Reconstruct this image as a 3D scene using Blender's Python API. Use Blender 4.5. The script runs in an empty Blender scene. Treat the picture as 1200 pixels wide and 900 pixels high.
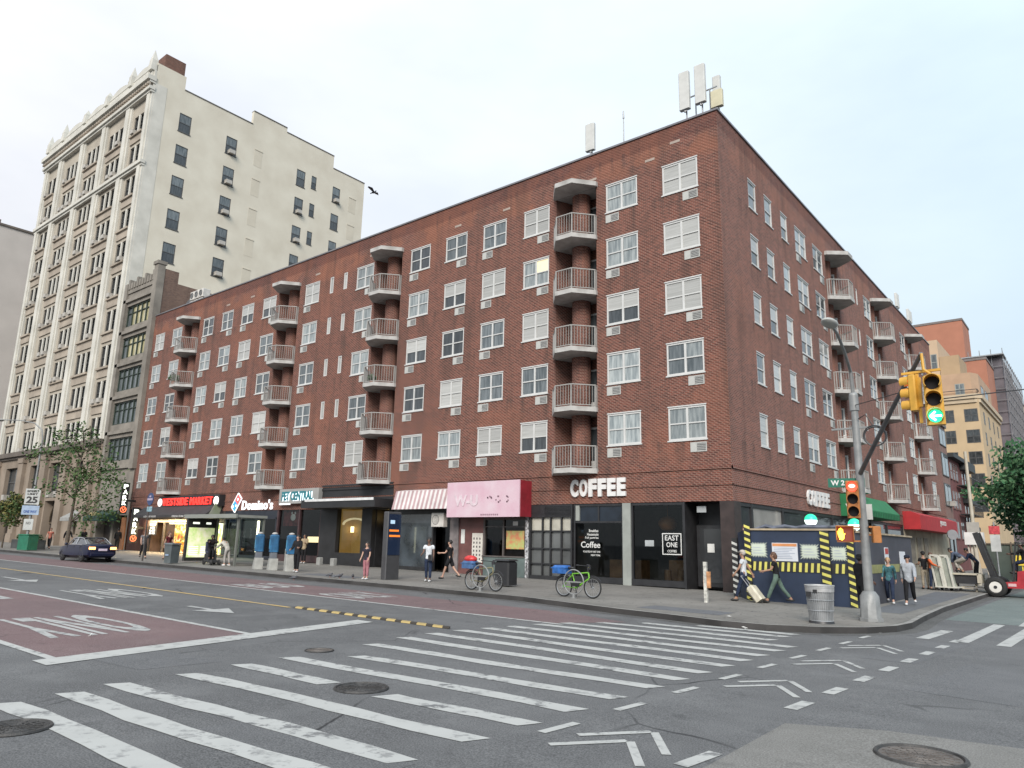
import bpy, math, random
from mathutils import Vector, Matrix
from mathutils.geometry import tessellate_polygon
random.seed(7)
R = math.radians
SC = bpy.context.scene
COL = SC.collection

# ---------------------------------------------------------------- camera
cam_d = bpy.data.cameras.new('camera'); cam = bpy.data.objects.new('camera', cam_d)
COL.objects.link(cam); SC.camera = cam
cam_d.sensor_width = 36.0; cam_d.lens = 856.83 / 1200 * 36
cam_d.clip_start = 0.1; cam_d.clip_end = 6000
yaw, pit, rol = R(129.216), R(12.292), R(1.2074)
fw = Vector((math.cos(pit)*math.cos(yaw), math.cos(pit)*math.sin(yaw), math.sin(pit)))
rt = Vector((math.sin(yaw), -math.cos(yaw), 0)); up = rt.cross(fw)
ax = rt*math.cos(rol) + up*math.sin(rol); ay = up*math.cos(rol) - rt*math.sin(rol)
cam.matrix_world = Matrix(((ax.x, ay.x, -fw.x, 0), (ax.y, ay.y, -fw.y, 0), (ax.z, ay.z, -fw.z, 1.95), (0, 0, 0, 1)))

# ---------------------------------------------------------------- world, sun, exposure
SUN_EL, SUN_AZ = R(33), R(300)          # azimuth: direction the light comes from, measured from +x towards +y
world = bpy.data.worlds.new('World'); SC.world = world; world.use_nodes = True
nt = world.node_tree; nt.nodes.clear()
wo = nt.nodes.new('ShaderNodeOutputWorld'); bg = nt.nodes.new('ShaderNodeBackground')
sky = nt.nodes.new('ShaderNodeTexSky'); sky.sky_type = 'NISHITA'; sky.sun_disc = False
sky.sun_elevation = SUN_EL; sky.sun_rotation = R(90) - SUN_AZ
sky.air_density = 1.0; sky.dust_density = 1.4; sky.ozone_density = 1.2
tc = nt.nodes.new('ShaderNodeTexCoord')
mp = nt.nodes.new('ShaderNodeMapping'); mp.inputs['Scale'].default_value = (1, 1, 2.6)
cn = nt.nodes.new('ShaderNodeTexNoise'); cn.inputs['Scale'].default_value = 1.7; cn.inputs['Detail'].default_value = 5
cn.inputs['Roughness'].default_value = .55
cr = nt.nodes.new('ShaderNodeValToRGB'); cr.color_ramp.elements[0].position = .30; cr.color_ramp.elements[1].position = .72
cr.color_ramp.elements[0].color = (.66, .66, .66, 1); cr.color_ramp.elements[1].color = (.90, .90, .90, 1)
mx = nt.nodes.new('ShaderNodeMix'); mx.data_type = 'RGBA'
cl1 = nt.nodes.new('ShaderNodeSeparateXYZ'); nt.links.new(tc.outputs['Generated'], cl1.inputs[0])      # cloud deck, brighter towards the zenith like any overcast
cl2 = nt.nodes.new('ShaderNodeMapRange'); cl2.inputs['To Min'].default_value = .88; cl2.inputs['To Max'].default_value = 2.0; nt.links.new(cl1.outputs['Z'], cl2.inputs['Value'])
cl3 = nt.nodes.new('ShaderNodeVectorMath'); cl3.operation = 'SCALE'; 
clm = nt.nodes.new('ShaderNodeMix'); clm.data_type = 'RGBA'; clm.inputs['A'].default_value = (6.35, 6.3, 6.4, 1); clm.inputs['B'].default_value = (5.0, 5.95, 6.6, 1)   # paler towards the west, bluer to the north
clf = nt.nodes.new('ShaderNodeMapRange'); clf.inputs['From Min'].default_value = -.95; clf.inputs['From Max'].default_value = -.05; nt.links.new(cl1.outputs['X'], clf.inputs['Value']); nt.links.new(clf.outputs[0], clm.inputs['Factor'])
nt.links.new(clm.outputs['Result'], cl3.inputs[0]); nt.links.new(cl2.outputs[0], cl3.inputs['Scale']); nt.links.new(cl3.outputs[0], mx.inputs['B'])
nt.links.new(tc.outputs['Generated'], mp.inputs[0]); nt.links.new(mp.outputs[0], cn.inputs['Vector'])
nt.links.new(cn.outputs['Fac'], cr.inputs[0]); nt.links.new(cr.outputs[0], mx.inputs['Factor'])
nt.links.new(sky.outputs[0], mx.inputs['A']); nt.links.new(mx.outputs['Result'], bg.inputs[0])
bg.inputs[1].default_value = 0.085
nt.links.new(bg.outputs[0], wo.inputs[0])
sd = bpy.data.lights.new('sun', 'SUN'); sun = bpy.data.objects.new('sun', sd); COL.objects.link(sun)
sd.energy = 2.3; sd.angle = R(26); sd.color = (1.0, .93, .85)
ldir = Vector((math.cos(SUN_EL)*math.cos(SUN_AZ), math.cos(SUN_EL)*math.sin(SUN_AZ), math.sin(SUN_EL)))
sun.rotation_euler = (-ldir).to_track_quat('-Z', 'Y').to_euler()
SC.view_settings.view_transform = 'Standard'; SC.view_settings.look = 'None'
SC.view_settings.exposure = 0.68; SC.view_settings.gamma = 1; SC.view_settings.use_curve_mapping = False
SC.cycles.max_bounces = 5; SC.cycles.diffuse_bounces = 3; SC.cycles.glossy_bounces = 3
SC.cycles.transmission_bounces = 3; SC.cycles.transparent_max_bounces = 6
SC.cycles.caustics_reflective = False; SC.cycles.caustics_refractive = False

# ---------------------------------------------------------------- helpers
GS = .0093                                # the avenue climbs gently to the west
def zg(x): return GS*min(max(-x, 0), 90)
def zs(x): return zg(x) + .15

class MB:
    """collects polygons for ONE mesh"""
    def __init__(s): s.v = []; s.f = []; s.m = []; s.uv = []; s.mi = 0; s.sm = []; s.smooth = False
    def poly(s, pts, uv=None):
        pts = [Vector(p) for p in pts]; i = len(s.v); s.v += pts; s.f.append(list(range(i, i+len(pts)))); s.m.append(s.mi); s.sm.append(s.smooth)
        if uv is None:
            n = Vector((0, 0, 0))
            for a, b in zip(pts, pts[1:]+pts[:1]): n += Vector(((a.y-b.y)*(a.z+b.z), (a.z-b.z)*(a.x+b.x), (a.x-b.x)*(a.y+b.y)))
            if n.length: n.normalize()
            if abs(n.z) > .8: uv = [(p.x, p.y) for p in pts]
            else:
                t = Vector((-n.y, n.x, 0)).normalized(); uv = [(p.dot(t), p.z) for p in pts]
        s.uv += uv
        return s
    def hexa(s, c):                      # 8 corners: bottom 4 ccw, top 4 ccw
        for q in ((3, 2, 1, 0), (4, 5, 6, 7), (0, 1, 5, 4), (1, 2, 6, 5), (2, 3, 7, 6), (3, 0, 4, 7)): s.poly([c[k] for k in q])
        return s
    def box(s, x0, x1, y0, y1, z0, z1):
        if x0 > x1: x0, x1 = x1, x0
        if y0 > y1: y0, y1 = y1, y0
        if z0 > z1: z0, z1 = z1, z0
        return s.hexa([(x0, y0, z0), (x1, y0, z0), (x1, y1, z0), (x0, y1, z0), (x0, y0, z1), (x1, y0, z1), (x1, y1, z1), (x0, y1, z1)])
    def bbox(s, x0, x1, y0, y1, z0, z1, b=.02):   # box with chamfered vertical and top edges
        s.prism([(x0+b, y0), (x1-b, y0), (x1, y0+b), (x1, y1-b), (x1-b, y1), (x0+b, y1), (x0, y1-b), (x0, y0+b)], z0, z1-b)
        P = [(x0+b, y0), (x1-b, y0), (x1, y0+b), (x1, y1-b), (x1-b, y1), (x0+b, y1), (x0, y1-b), (x0, y0+b)]
        cx, cy = (x0+x1)/2, (y0+y1)/2; kx, ky = 1-2*b/max(x1-x0, .01), 1-2*b/max(y1-y0, .01)
        Q = [((p[0]-cx)*kx+cx, (p[1]-cy)*ky+cy) for p in P]
        for i in range(8):
            j = (i+1) % 8; s.poly([(*P[i], z1-b), (*P[j], z1-b), (*Q[j], z1), (*Q[i], z1)])
        s.poly([(*q, z1) for q in Q]); return s
    def beam(s, p0, p1, w, h=None):      # square bar between two points
        p0, p1 = Vector(p0), Vector(p1); d = (p1-p0).normalized(); h = h or w
        a = d.cross(Vector((0, 0, 1)));
        if a.length < .05: a = d.cross(Vector((1, 0, 0)))
        a.normalize(); b = a.cross(d).normalized(); a = a*w/2; b = b*h/2
        return s.hexa([p0-a-b, p0+a-b, p0+a+b, p0-a+b, p1-a-b, p1+a-b, p1+a+b, p1-a+b])
    def prism(s, poly, z0, z1, cap=True):
        n = len(poly)
        ar = sum(poly[i][0]*poly[(i+1) % n][1]-poly[(i+1) % n][0]*poly[i][1] for i in range(n))
        if ar < 0: poly = poly[::-1]
        for i in range(n):
            a, b = poly[i], poly[(i+1) % n]; s.poly([(a[0], a[1], z0), (b[0], b[1], z0), (b[0], b[1], z1), (a[0], a[1], z1)])
        if cap: s.poly([(p[0], p[1], z1) for p in poly]); s.poly([(p[0], p[1], z0) for p in poly[::-1]])
        return s
    def extr(s, poly, d):                # planar 3D polygon pushed along d
        poly = [Vector(p) for p in poly]; d = Vector(d); n = len(poly); q = [p+d for p in poly]
        s.poly(poly[::-1]); s.poly(q)
        for i in range(n):
            j = (i+1) % n; s.poly([poly[i], poly[j], q[j], q[i]])
        return s
    def tube(s, pts, r, n=8, cap=True):
        pts = [Vector(p) for p in pts]; rs = r if isinstance(r, (list, tuple)) else [r]*len(pts); rings = []
        prev = None; sm, s.smooth = s.smooth, True
        for i, p in enumerate(pts):
            d = (pts[min(i+1, len(pts)-1)]-pts[max(i-1, 0)]).normalized()
            a = prev - d*prev.dot(d) if prev else (d.cross(Vector((0, 0, 1))) if abs(d.z) < .95 else d.cross(Vector((1, 0, 0))))
            a.normalize(); prev = a; b = d.cross(a)
            rings.append([p+(a*math.cos(2*math.pi*k/n)+b*math.sin(2*math.pi*k/n))*rs[i] for k in range(n)])
        for A, B in zip(rings, rings[1:]):
            for k in range(n):
                j = (k+1) % n; s.poly([A[k], A[j], B[j], B[k]])
        s.smooth = sm
        if cap: s.poly(rings[0][::-1]); s.poly(rings[-1])
        return s
    def cyl(s, p0, p1, r0, r1=None, n=12): return s.tube([p0, p1], [r0, r1 if r1 is not None else r0], n)
    def ball(s, c, r, nu=12, nv=8):
        c = Vector(c); r = Vector(r if isinstance(r, (list, tuple, Vector)) else (r, r, r)); sm, s.smooth = s.smooth, True
        P = lambda i, j: c+Vector((r.x*math.cos(2*math.pi*i/nu)*math.sin(math.pi*j/nv), r.y*math.sin(2*math.pi*i/nu)*math.sin(math.pi*j/nv), -r.z*math.cos(math.pi*j/nv)))
        for j in range(nv):
            for i in range(nu):
                q = [P(i, j), P(i+1, j), P(i+1, j+1), P(i, j+1)]
                if j == 0: q = [q[0], q[2], q[3]]
                elif j == nv-1: q = q[:3]
                s.poly(q)
        s.smooth = sm; return s
    def torus(s, c, axis, R0, r, n=28, k=6):
        c = Vector(c); axis = Vector(axis).normalized(); a = axis.orthogonal().normalized(); b = axis.cross(a)
        sm, s.smooth = s.smooth, True
        def P(i, j):
            t, u = 2*math.pi*i/n, 2*math.pi*j/k; d = a*math.cos(t)+b*math.sin(t); return c+d*(R0+r*math.cos(u))+axis*r*math.sin(u)
        for i in range(n):
            for j in range(k): s.poly([P(i, j), P(i+1, j), P(i+1, j+1), P(i, j+1)])
        s.smooth = sm; return s
    def disc(s, c, axis, r, n=20):
        c = Vector(c); axis = Vector(axis).normalized(); a = axis.orthogonal().normalized(); b = axis.cross(a)
        return s.poly([c+(a*math.cos(2*math.pi*i/n)+b*math.sin(2*math.pi*i/n))*r for i in range(n)])
    def add_mesh(s, me, M):
        i = len(s.v); s.v += [M @ v.co for v in me.vertices]
        for p in me.polygons:
            s.f.append([i+k for k in p.vertices]); s.m.append(s.mi); s.sm.append(False); s.uv += [(0, 0)]*len(p.vertices)
        return s
    def mesh(s, name, mats, off=None):
        me = bpy.data.meshes.new(name)
        vs = [v-off for v in s.v] if off is not None else s.v
        me.from_pydata([tuple(v) for v in vs], [], s.f)
        for m in (mats if isinstance(mats, (list, tuple)) else [mats]): me.materials.append(m)
        me.polygons.foreach_set('material_index', s.m); me.polygons.foreach_set('use_smooth', s.sm)
        ul = me.uv_layers.new(name='UVMap'); ul.data.foreach_set('uv', [c for u in s.uv for c in u])
        me.update()
        if any(s.sm):
            import bmesh
            b = bmesh.new(); b.from_mesh(me); bmesh.ops.remove_doubles(b, verts=b.verts, dist=1e-4); b.to_mesh(me); b.free()
            me.set_sharp_from_angle(angle=math.radians(42))
        return me
    def build(s, name, mats, parent=None, w=True, merge=False):
        """w: coordinates are world coordinates, parents are unrotated"""
        off = None
        if w and parent is not None:
            off = Vector((0, 0, 0)); p = parent
            while p: off += p.location; p = p.parent
        me = s.mesh(name, mats, off)
        if merge:
            import bmesh
            b = bmesh.new(); b.from_mesh(me); bmesh.ops.remove_doubles(b, verts=b.verts, dist=1e-4); b.to_mesh(me); b.free()
        o = bpy.data.objects.new(name, me); COL.objects.link(o)
        if parent is not None: o.parent = parent
        return o

def tag(o, label, cat, group=None):
    o['label'] = label; o['category'] = cat
    if group: o['group'] = group
    return o
def thing(name, label, cat, loc=(0, 0, 0), rz=0, group=None):
    o = bpy.data.objects.new(name, None); COL.objects.link(o); o.empty_display_size = .3
    o.location = loc; o.rotation_euler = (0, 0, rz); return tag(o, label, cat, group)
def struct(o, kind='structure'): o['kind'] = kind; return o
def lone(name, mb, mats, label, cat, loc=None, group=None, rz=0):
    """a thing that is a single mesh; local coordinates if loc given"""
    me = mb.mesh(name, mats); o = bpy.data.objects.new(name, me); COL.objects.link(o)
    if loc is not None: o.location = loc; o.rotation_euler = (0, 0, rz)
    return tag(o, label, cat, group)
def put(name, me, parent, loc=(0, 0, 0), rz=0, off=None):
    o = bpy.data.objects.new(name, me); COL.objects.link(o); o.parent = parent
    o.location = Vector(loc) - (parent.location if off is None else Vector(off)); o.rotation_euler = (0, 0, rz); return o
def copy_tree(o, parent=None):
    c = o.copy(); COL.objects.link(c); c.parent = parent
    for ch in list(o.children): copy_tree(ch, c)
    return c

FA = Matrix(((1, 0, 0, 0), (0, 0, -1, 0), (0, 1, 0, 0), (0, 0, 0, 1)))      # text on a wall facing -y
FB = Matrix(((0, 0, 1, 0), (1, 0, 0, 0), (0, 1, 0, 0), (0, 0, 0, 1)))       # text on a wall facing +x
_tc = {}
def text_mesh(body, w=None, h=1., depth=.03, bold=.0, align='CENTER', xs=1., shear=0, spacing=1.):
    c = bpy.data.curves.new('t', 'FONT'); c.body = body; c.size = 1; c.offset = bold; c.extrude = depth/2/h; c.align_x = align
    c.shear = shear; c.resolution_u = 3; c.space_character = spacing
    o = bpy.data.objects.new('t', c); me = bpy.data.meshes.new_from_object(o); bpy.data.objects.remove(o)
    xsb = [v.co.x for v in me.vertices]; ysb = [v.co.y for v in me.vertices]
    x0, x1, y0, y1 = min(xsb), max(xsb), min(ysb), max(ysb)
    k = h/(y1-y0); kx = k*xs if w is None else w/(x1-x0)
    ox = (x0+x1)/2 if align == 'CENTER' else x0
    for v in me.vertices: v.co = Vector(((v.co.x-ox)*kx, (v.co.y-y0)*k, v.co.z*h))
    return me
def text_to(mb, body, at, face, **k):
    me = text_mesh(body, **k); mb.add_mesh(me, Matrix.Translation(Vector(at)) @ face); bpy.data.meshes.remove(me); return mb

# ---------------------------------------------------------------- materials
MATS = {}
def M(name, col=(.5, .5, .5), rough=.7, var=.12, scale=3., metal=0, bump=0., spec=.5, emit=None, es=0, col2=None, detail=6, coord='Object', bscale=None, coat=0):
    if name in MATS: return MATS[name]
    m = bpy.data.materials.new(name); m.use_nodes = True; t = m.node_tree; b = t.nodes['Principled BSDF']
    b.inputs['Roughness'].default_value = rough; b.inputs['Metallic'].default_value = metal
    b.inputs['Specular IOR Level'].default_value = spec; b.inputs['Coat Weight'].default_value = coat
    tx = t.nodes.new('ShaderNodeTexCoord'); n = t.nodes.new('ShaderNodeTexNoise'); n.inputs['Scale'].default_value = scale; n.inputs['Detail'].default_value = detail
    t.links.new(tx.outputs[coord], n.inputs['Vector'])
    r = t.nodes.new('ShaderNodeValToRGB'); r.color_ramp.elements[0].position = .32; r.color_ramp.elements[1].position = .68
    c2 = col2 or tuple(min(1, c*(1+var)) for c in col); c1 = col if col2 else tuple(c*(1-var) for c in col)
    r.color_ramp.elements[0].color = (*c1, 1); r.color_ramp.elements[1].color = (*c2, 1)
    t.links.new(n.outputs['Fac'], r.inputs[0]); t.links.new(r.outputs[0], b.inputs['Base Color'])
    if bump:
        n2 = t.nodes.new('ShaderNodeTexNoise'); n2.inputs['Scale'].default_value = bscale or scale*8; n2.inputs['Detail'].default_value = 4
        t.links.new(tx.outputs[coord], n2.inputs['Vector'])
        bp = t.nodes.new('ShaderNodeBump'); bp.inputs['Strength'].default_value = bump; bp.inputs['Distance'].default_value = .02
        t.links.new(n2.outputs['Fac'], bp.inputs['Height']); t.links.new(bp.outputs[0], b.inputs['Normal'])
    if emit: b.inputs['Emission Color'].default_value = (*emit, 1); b.inputs['Emission Strength'].default_value = es
    MATS[name] = m; return m

def node(t, typ, **kw):
    n = t.nodes.new(typ)
    for k, v in kw.items():
        if hasattr(n, k) and not isinstance(n.inputs.get(k), bpy.types.NodeSocket): setattr(n, k, v)
        else: n.inputs[k].default_value = v
    return n
def mixc(t, fac, a, b, mode='MIX'):
    x = t.nodes.new('ShaderNodeMix'); x.data_type = 'RGBA'; x.blend_type = mode
    for s, v in (('Factor', fac), ('A', a), ('B', b)):
        if isinstance(v, (int, float)): x.inputs[s].default_value = v
        elif isinstance(v, tuple): x.inputs[s].default_value = (*v, 1) if len(v) == 3 else v
        else: t.links.new(v, x.inputs[s])
    return x.outputs['Result']
def noise(t, vec, scale, detail=5, lo=.4, hi=.6, rough=.5):
    n = t.nodes.new('ShaderNodeTexNoise'); n.inputs['Scale'].default_value = scale; n.inputs['Detail'].default_value = detail; n.inputs['Roughness'].default_value = rough
    t.links.new(vec, n.inputs['Vector'])
    r = t.nodes.new('ShaderNodeMapRange'); r.inputs['From Min'].default_value = lo; r.inputs['From Max'].default_value = hi
    t.links.new(n.outputs['Fac'], r.inputs['Value']); return r.outputs['Result']
def brick_mat(name, c1, c2, mortar, bw=.215, bh=.075, ms=.010, patch=None, patchamt=.5, soot=(.06, .045, .04), sootamt=.5, rough=.85, stagger=True):
    m = bpy.data.materials.new(name); m.use_nodes = True; t = m.node_tree; b = t.nodes['Principled BSDF']; b.inputs['Roughness'].default_value = rough
    b.inputs['Specular IOR Level'].default_value = .25
    uv = t.nodes.new('ShaderNodeTexCoord').outputs['UV']
    k = t.nodes.new('ShaderNodeTexBrick'); k.offset = .5; k.squash = 1
    for s, v in (('Scale', 1.), ('Brick Width', bw), ('Row Height', bh), ('Mortar Size', ms), ('Mortar Smooth', .2), ('Bias', -.1)): k.inputs[s].default_value = v
    k.inputs['Color1'].default_value = (*c1, 1); k.inputs['Color2'].default_value = (*c2, 1); k.inputs['Mortar'].default_value = (*mortar, 1)
    t.links.new(uv, k.inputs['Vector']); c = k.outputs['Color']
    if patch:
        c = mixc(t, noise(t, uv, .22, 3, .54, .60), c, mixc(t, patchamt*.3, c, patch))
        sx = t.nodes.new('ShaderNodeSeparateXYZ'); t.links.new(uv, sx.inputs[0])            # repointed patches just under the parapet
        up_ = t.nodes.new('ShaderNodeMapRange'); up_.inputs['From Min'].default_value = 18.9; up_.inputs['From Max'].default_value = 19.3; t.links.new(sx.outputs['Y'], up_.inputs['Value'])
        g = t.nodes.new('ShaderNodeMath'); g.operation = 'MULTIPLY'; t.links.new(up_.outputs[0], g.inputs[0]); t.links.new(noise(t, uv, .5, 4, .46, .54), g.inputs[1])
        c = mixc(t, g.outputs[0], c, mixc(t, patchamt*.55, c, patch))
    c = mixc(t, noise(t, uv, .55, 6, .5, .85), c, mixc(t, sootamt*.8, c, soot))
    mpg = t.nodes.new('ShaderNodeMapping'); mpg.inputs['Scale'].default_value = (1.6, .12, 1); t.links.new(uv, mpg.inputs[0])
    c = mixc(t, noise(t, mpg.outputs[0], 1.0, 5, .50, .72), c, mixc(t, sootamt, c, soot))
    c = mixc(t, noise(t, uv, 3.0, 4, .3, .7), mixc(t, .12, c, (0, 0, 0)), c)
    if patch:
        dv = t.nodes.new('ShaderNodeVectorMath'); dv.operation = 'DOT_PRODUCT'; dv.inputs[1].default_value = (1/.215, 1/.15, 0); t.links.new(uv, dv.inputs[0])   # headers step down course by course: a diagonal weave
        fr = t.nodes.new('ShaderNodeMath'); fr.operation = 'FRACT'; t.links.new(dv.outputs['Value'], fr.inputs[0])
        gt_ = t.nodes.new('ShaderNodeMath'); gt_.operation = 'GREATER_THAN'; gt_.inputs[1].default_value = .55; t.links.new(fr.outputs[0], gt_.inputs[0])
        c = mixc(t, gt_.outputs[0], mixc(t, .16, c, (.02, .01, .01)), mixc(t, .10, c, (.55, .26, .19)))
        def band(lo_, hi_):
            m_ = t.nodes.new('ShaderNodeMapRange'); m_.inputs['From Min'].default_value = lo_; m_.inputs['From Max'].default_value = hi_; return m_
        ph = t.nodes.new('ShaderNodeMath'); ph.operation = 'MULTIPLY_ADD'; ph.inputs[1].default_value = 1/2.83; ph.inputs[2].default_value = -6.34/2.83; t.links.new(sx.outputs['Y'], ph.inputs[0])
        pf = t.nodes.new('ShaderNodeMath'); pf.operation = 'FRACT'; t.links.new(ph.outputs[0], pf.inputs[0]); bd = band(.62, .98); t.links.new(pf.outputs[0], bd.inputs['Value'])
        mq = t.nodes.new('ShaderNodeMapping'); mq.inputs['Scale'].default_value = (3.2, .25, 1); t.links.new(uv, mq.inputs[0])
        g2 = t.nodes.new('ShaderNodeMath'); g2.operation = 'MULTIPLY'; t.links.new(bd.outputs[0], g2.inputs[0]); t.links.new(noise(t, mq.outputs[0], 1, 3, .52, .66), g2.inputs[1])
        c = mixc(t, g2.outputs[0], c, mixc(t, .5, c, soot))
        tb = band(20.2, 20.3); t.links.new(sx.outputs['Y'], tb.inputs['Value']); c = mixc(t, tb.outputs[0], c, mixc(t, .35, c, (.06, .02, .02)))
    t.links.new(c, b.inputs['Base Color'])
    bp = t.nodes.new('ShaderNodeBump'); bp.inputs['Strength'].default_value = .5; bp.inputs['Distance'].default_value = .01; bp.invert = True
    t.links.new(k.outputs['Fac'], bp.inputs['Height']); t.links.new(bp.outputs[0], b.inputs['Normal'])
    MATS[name] = m; return m
def glow(name, col, s, rough=.4): return M(name, tuple(c*.6 for c in col), rough, emit=col, es=s)
def pane_mat(name, col, col2, sc=(2.2, .25, .25), rough=.06, spec=.55):
    """window glass backed by curtains or a dim room, folds as vertical streaks"""
    m = bpy.data.materials.new(name); m.use_nodes = True; t = m.node_tree; b = t.nodes['Principled BSDF']; b.inputs['Roughness'].default_value = .5
    b.inputs['Coat Weight'].default_value = 1; b.inputs['Coat Roughness'].default_value = .03; b.inputs['Coat IOR'].default_value = 1.5; b.inputs['Specular IOR Level'].default_value = .2
    g = t.nodes.new('ShaderNodeNewGeometry'); oi = t.nodes.new('ShaderNodeObjectInfo')
    mp_ = t.nodes.new('ShaderNodeMapping'); mp_.inputs['Scale'].default_value = (sc[0]*4, sc[0]*4, sc[1]*4); t.links.new(g.outputs['Position'], mp_.inputs[0])
    c = mixc(t, noise(t, mp_.outputs[0], 1, 3, .35, .65), col, col2)
    hsv = t.nodes.new('ShaderNodeHueSaturation'); mr = t.nodes.new('ShaderNodeMapRange'); mr.inputs['To Min'].default_value = .75; mr.inputs['To Max'].default_value = 1.2
    t.links.new(oi.outputs['Random'], mr.inputs['Value']); t.links.new(mr.outputs[0], hsv.inputs['Value']); t.links.new(c, hsv.inputs['Color'])
    t.links.new(hsv.outputs[0], b.inputs['Base Color']); MATS[name] = m; return m
def glass_mat(name, col=(.02, .025, .028), rough=.03, coat=1.):
    return M(name, col, .5, var=.3, scale=.6, coat=coat, spec=.3)

def seg_wall(mb, P, u, ops, U, Z, depth, cols=None):
    """a flat wall from P along unit u (horizontal) with size U x Z and rectangular openings (u0,u1,z0,z1); outward = u x z reversed"""
    P = Vector(P); u = Vector(u); n = Vector((u.y, -u.x, 0))
    us = sorted({0, U, *[o[0] for o in ops], *[o[1] for o in ops]}); zs_ = sorted({Z[0], Z[1], *[o[2] for o in ops], *[o[3] for o in ops]})
    us = [x for x in us if 0 <= x <= U]; zs_ = [z for z in zs_ if Z[0] <= z <= Z[1]]
    W = lambda a, z, d=0: P + u*a - n*d + Vector((0, 0, z-P.z))
    for i in range(len(us)-1):
        a0, a1 = us[i], us[i+1]; am = (a0+a1)/2; run = None
        for j in range(len(zs_)-1):
            z0, z1 = zs_[j], zs_[j+1]; zm = (z0+z1)/2
            if any(o[0] < am < o[1] and o[2] < zm < o[3] for o in ops): 
                if run: mb.poly([W(a0, run[0]), W(a1, run[0]), W(a1, run[1]), W(a0, run[1])]); run = None
            else: run = (run[0] if run else z0, z1)
        if run: mb.poly([W(a0, run[0]), W(a1, run[0]), W(a1, run[1]), W(a0, run[1])])
    for o in ops:
        d = o[4] if len(o) > 4 else depth
        if d <= 0: continue
        a0, a1, z0, z1 = o[:4]
        mb.poly([W(a0, z0), W(a0, z0, d), W(a0, z1, d), W(a0, z1)][::-1]); mb.poly([W(a1, z0), W(a1, z0, d), W(a1, z1, d), W(a1, z1)])
        mb.poly([W(a0, z0), W(a1, z0), W(a1, z0, d), W(a0, z0, d)]); mb.poly([W(a0, z1), W(a1, z1), W(a1, z1, d), W(a0, z1, d)][::-1])
    return mb
# ================================================================ ground, road, pavement
XB, YA = -11.6, 28.21          # the two street fronts of the corner block
def asphalt(name, base, dark, light, tint=None, crack=True):
    m = bpy.data.materials.new(name); m.use_nodes = True; t = m.node_tree; b = t.nodes['Principled BSDF']
    b.inputs['Roughness'].default_value = .82; b.inputs['Specular IOR Level'].default_value = .35
    pos = t.nodes.new('ShaderNodeNewGeometry').outputs['Position']
    c = mixc(t, noise(t, pos, .16, 5, .4, .62), base, dark)
    c = mixc(t, noise(t, pos, .9, 8, .45, .7, .65), c, light)
    mp_ = t.nodes.new('ShaderNodeMapping'); mp_.inputs['Scale'].default_value = (.05, 1.1, 1); mp_.inputs['Location'].default_value = (3, 1.3, 0)
    t.links.new(pos, mp_.inputs[0]); c = mixc(t, noise(t, mp_.outputs[0], 1, 4, .52, .72), c, mixc(t, .5, c, dark))     # tyre-polished lanes
    c = mixc(t, noise(t, pos, 60, 3, .3, .7), mixc(t, .38, c, (0, 0, 0)), mixc(t, .24, c, (.4, .4, .4)))              # aggregate
    c = mixc(t, noise(t, pos, 2.1, 6, .64, .82), c, mixc(t, .6, c, (.025, .025, .027)))                                                # oil spots
    if crack:
        v = t.nodes.new('ShaderNodeTexVoronoi'); v.feature = 'DISTANCE_TO_EDGE'; v.inputs['Scale'].default_value = .33
        nz = t.nodes.new('ShaderNodeTexNoise'); nz.inputs['Scale'].default_value = 1.3; nz.inputs['Detail'].default_value = 6; t.links.new(pos, nz.inputs['Vector'])
        w = mixc(t, .22, pos, nz.outputs['Color'], 'ADD'); t.links.new(w, v.inputs['Vector'])
        r = t.nodes.new('ShaderNodeMapRange'); r.inputs['From Min'].default_value = .002; r.inputs['From Max'].default_value = .009; r.inputs['To Min'].default_value = 1; r.inputs['To Max'].default_value = 0
        t.links.new(v.outputs['Distance'], r.inputs['Value'])
        g = t.nodes.new('ShaderNodeMath'); g.operation = 'MULTIPLY'; t.links.new(r.outputs[0], g.inputs[0]); t.links.new(noise(t, pos, .35, 2, .54, .66), g.inputs[1])
        c = mixc(t, g.outputs[0], c, (.022, .022, .024))
    t.links.new(c, b.inputs['Base Color'])
    n2 = t.nodes.new('ShaderNodeTexNoise'); n2.inputs['Scale'].default_value = 90; n2.inputs['Detail'].default_value = 3; t.links.new(pos, n2.inputs['Vector'])
    bp = t.nodes.new('ShaderNodeBump'); bp.inputs['Strength'].default_value = .45; bp.inputs['Distance'].default_value = .01
    t.links.new(n2.outputs['Fac'], bp.inputs['Height']); t.links.new(bp.outputs[0], b.inputs['Normal'])
    MATS[name] = m; return m
def paint(name, col, under, wear=.5, dirt=(.3, .3, .29)):
    m = bpy.data.materials.new(name); m.use_nodes = True; t = m.node_tree; b = t.nodes['Principled BSDF']; b.inputs['Roughness'].default_value = .7
    pos = t.nodes.new('ShaderNodeNewGeometry').outputs['Position']
    c = mixc(t, noise(t, pos, 2.2, 6, .4, .75), col, mixc(t, .35, col, dirt))
    c = mixc(t, noise(t, pos, 45, 3, .35, .75), c, mixc(t, .12, c, dirt))
    a = noise(t, pos, 5, 10, .60-.08*wear, .70-.08*wear, .68); a2 = noise(t, pos, .9, 4, .34, .56)
    g = t.nodes.new('ShaderNodeMath'); g.operation = 'MULTIPLY'; t.links.new(a, g.inputs[0]); t.links.new(a2, g.inputs[1])
    c = mixc(t, g.outputs[0], c, under)
    t.links.new(c, b.inputs['Base Color']); MATS[name] = m; return m
m_asph = asphalt('asphalt', (.098, .098, .101), (.068, .068, .071), (.132, .132, .134))
m_conc_patch = asphalt('road_concrete', (.175, .167, .152), (.14, .134, .122), (.21, .20, .185), crack=False)
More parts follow.
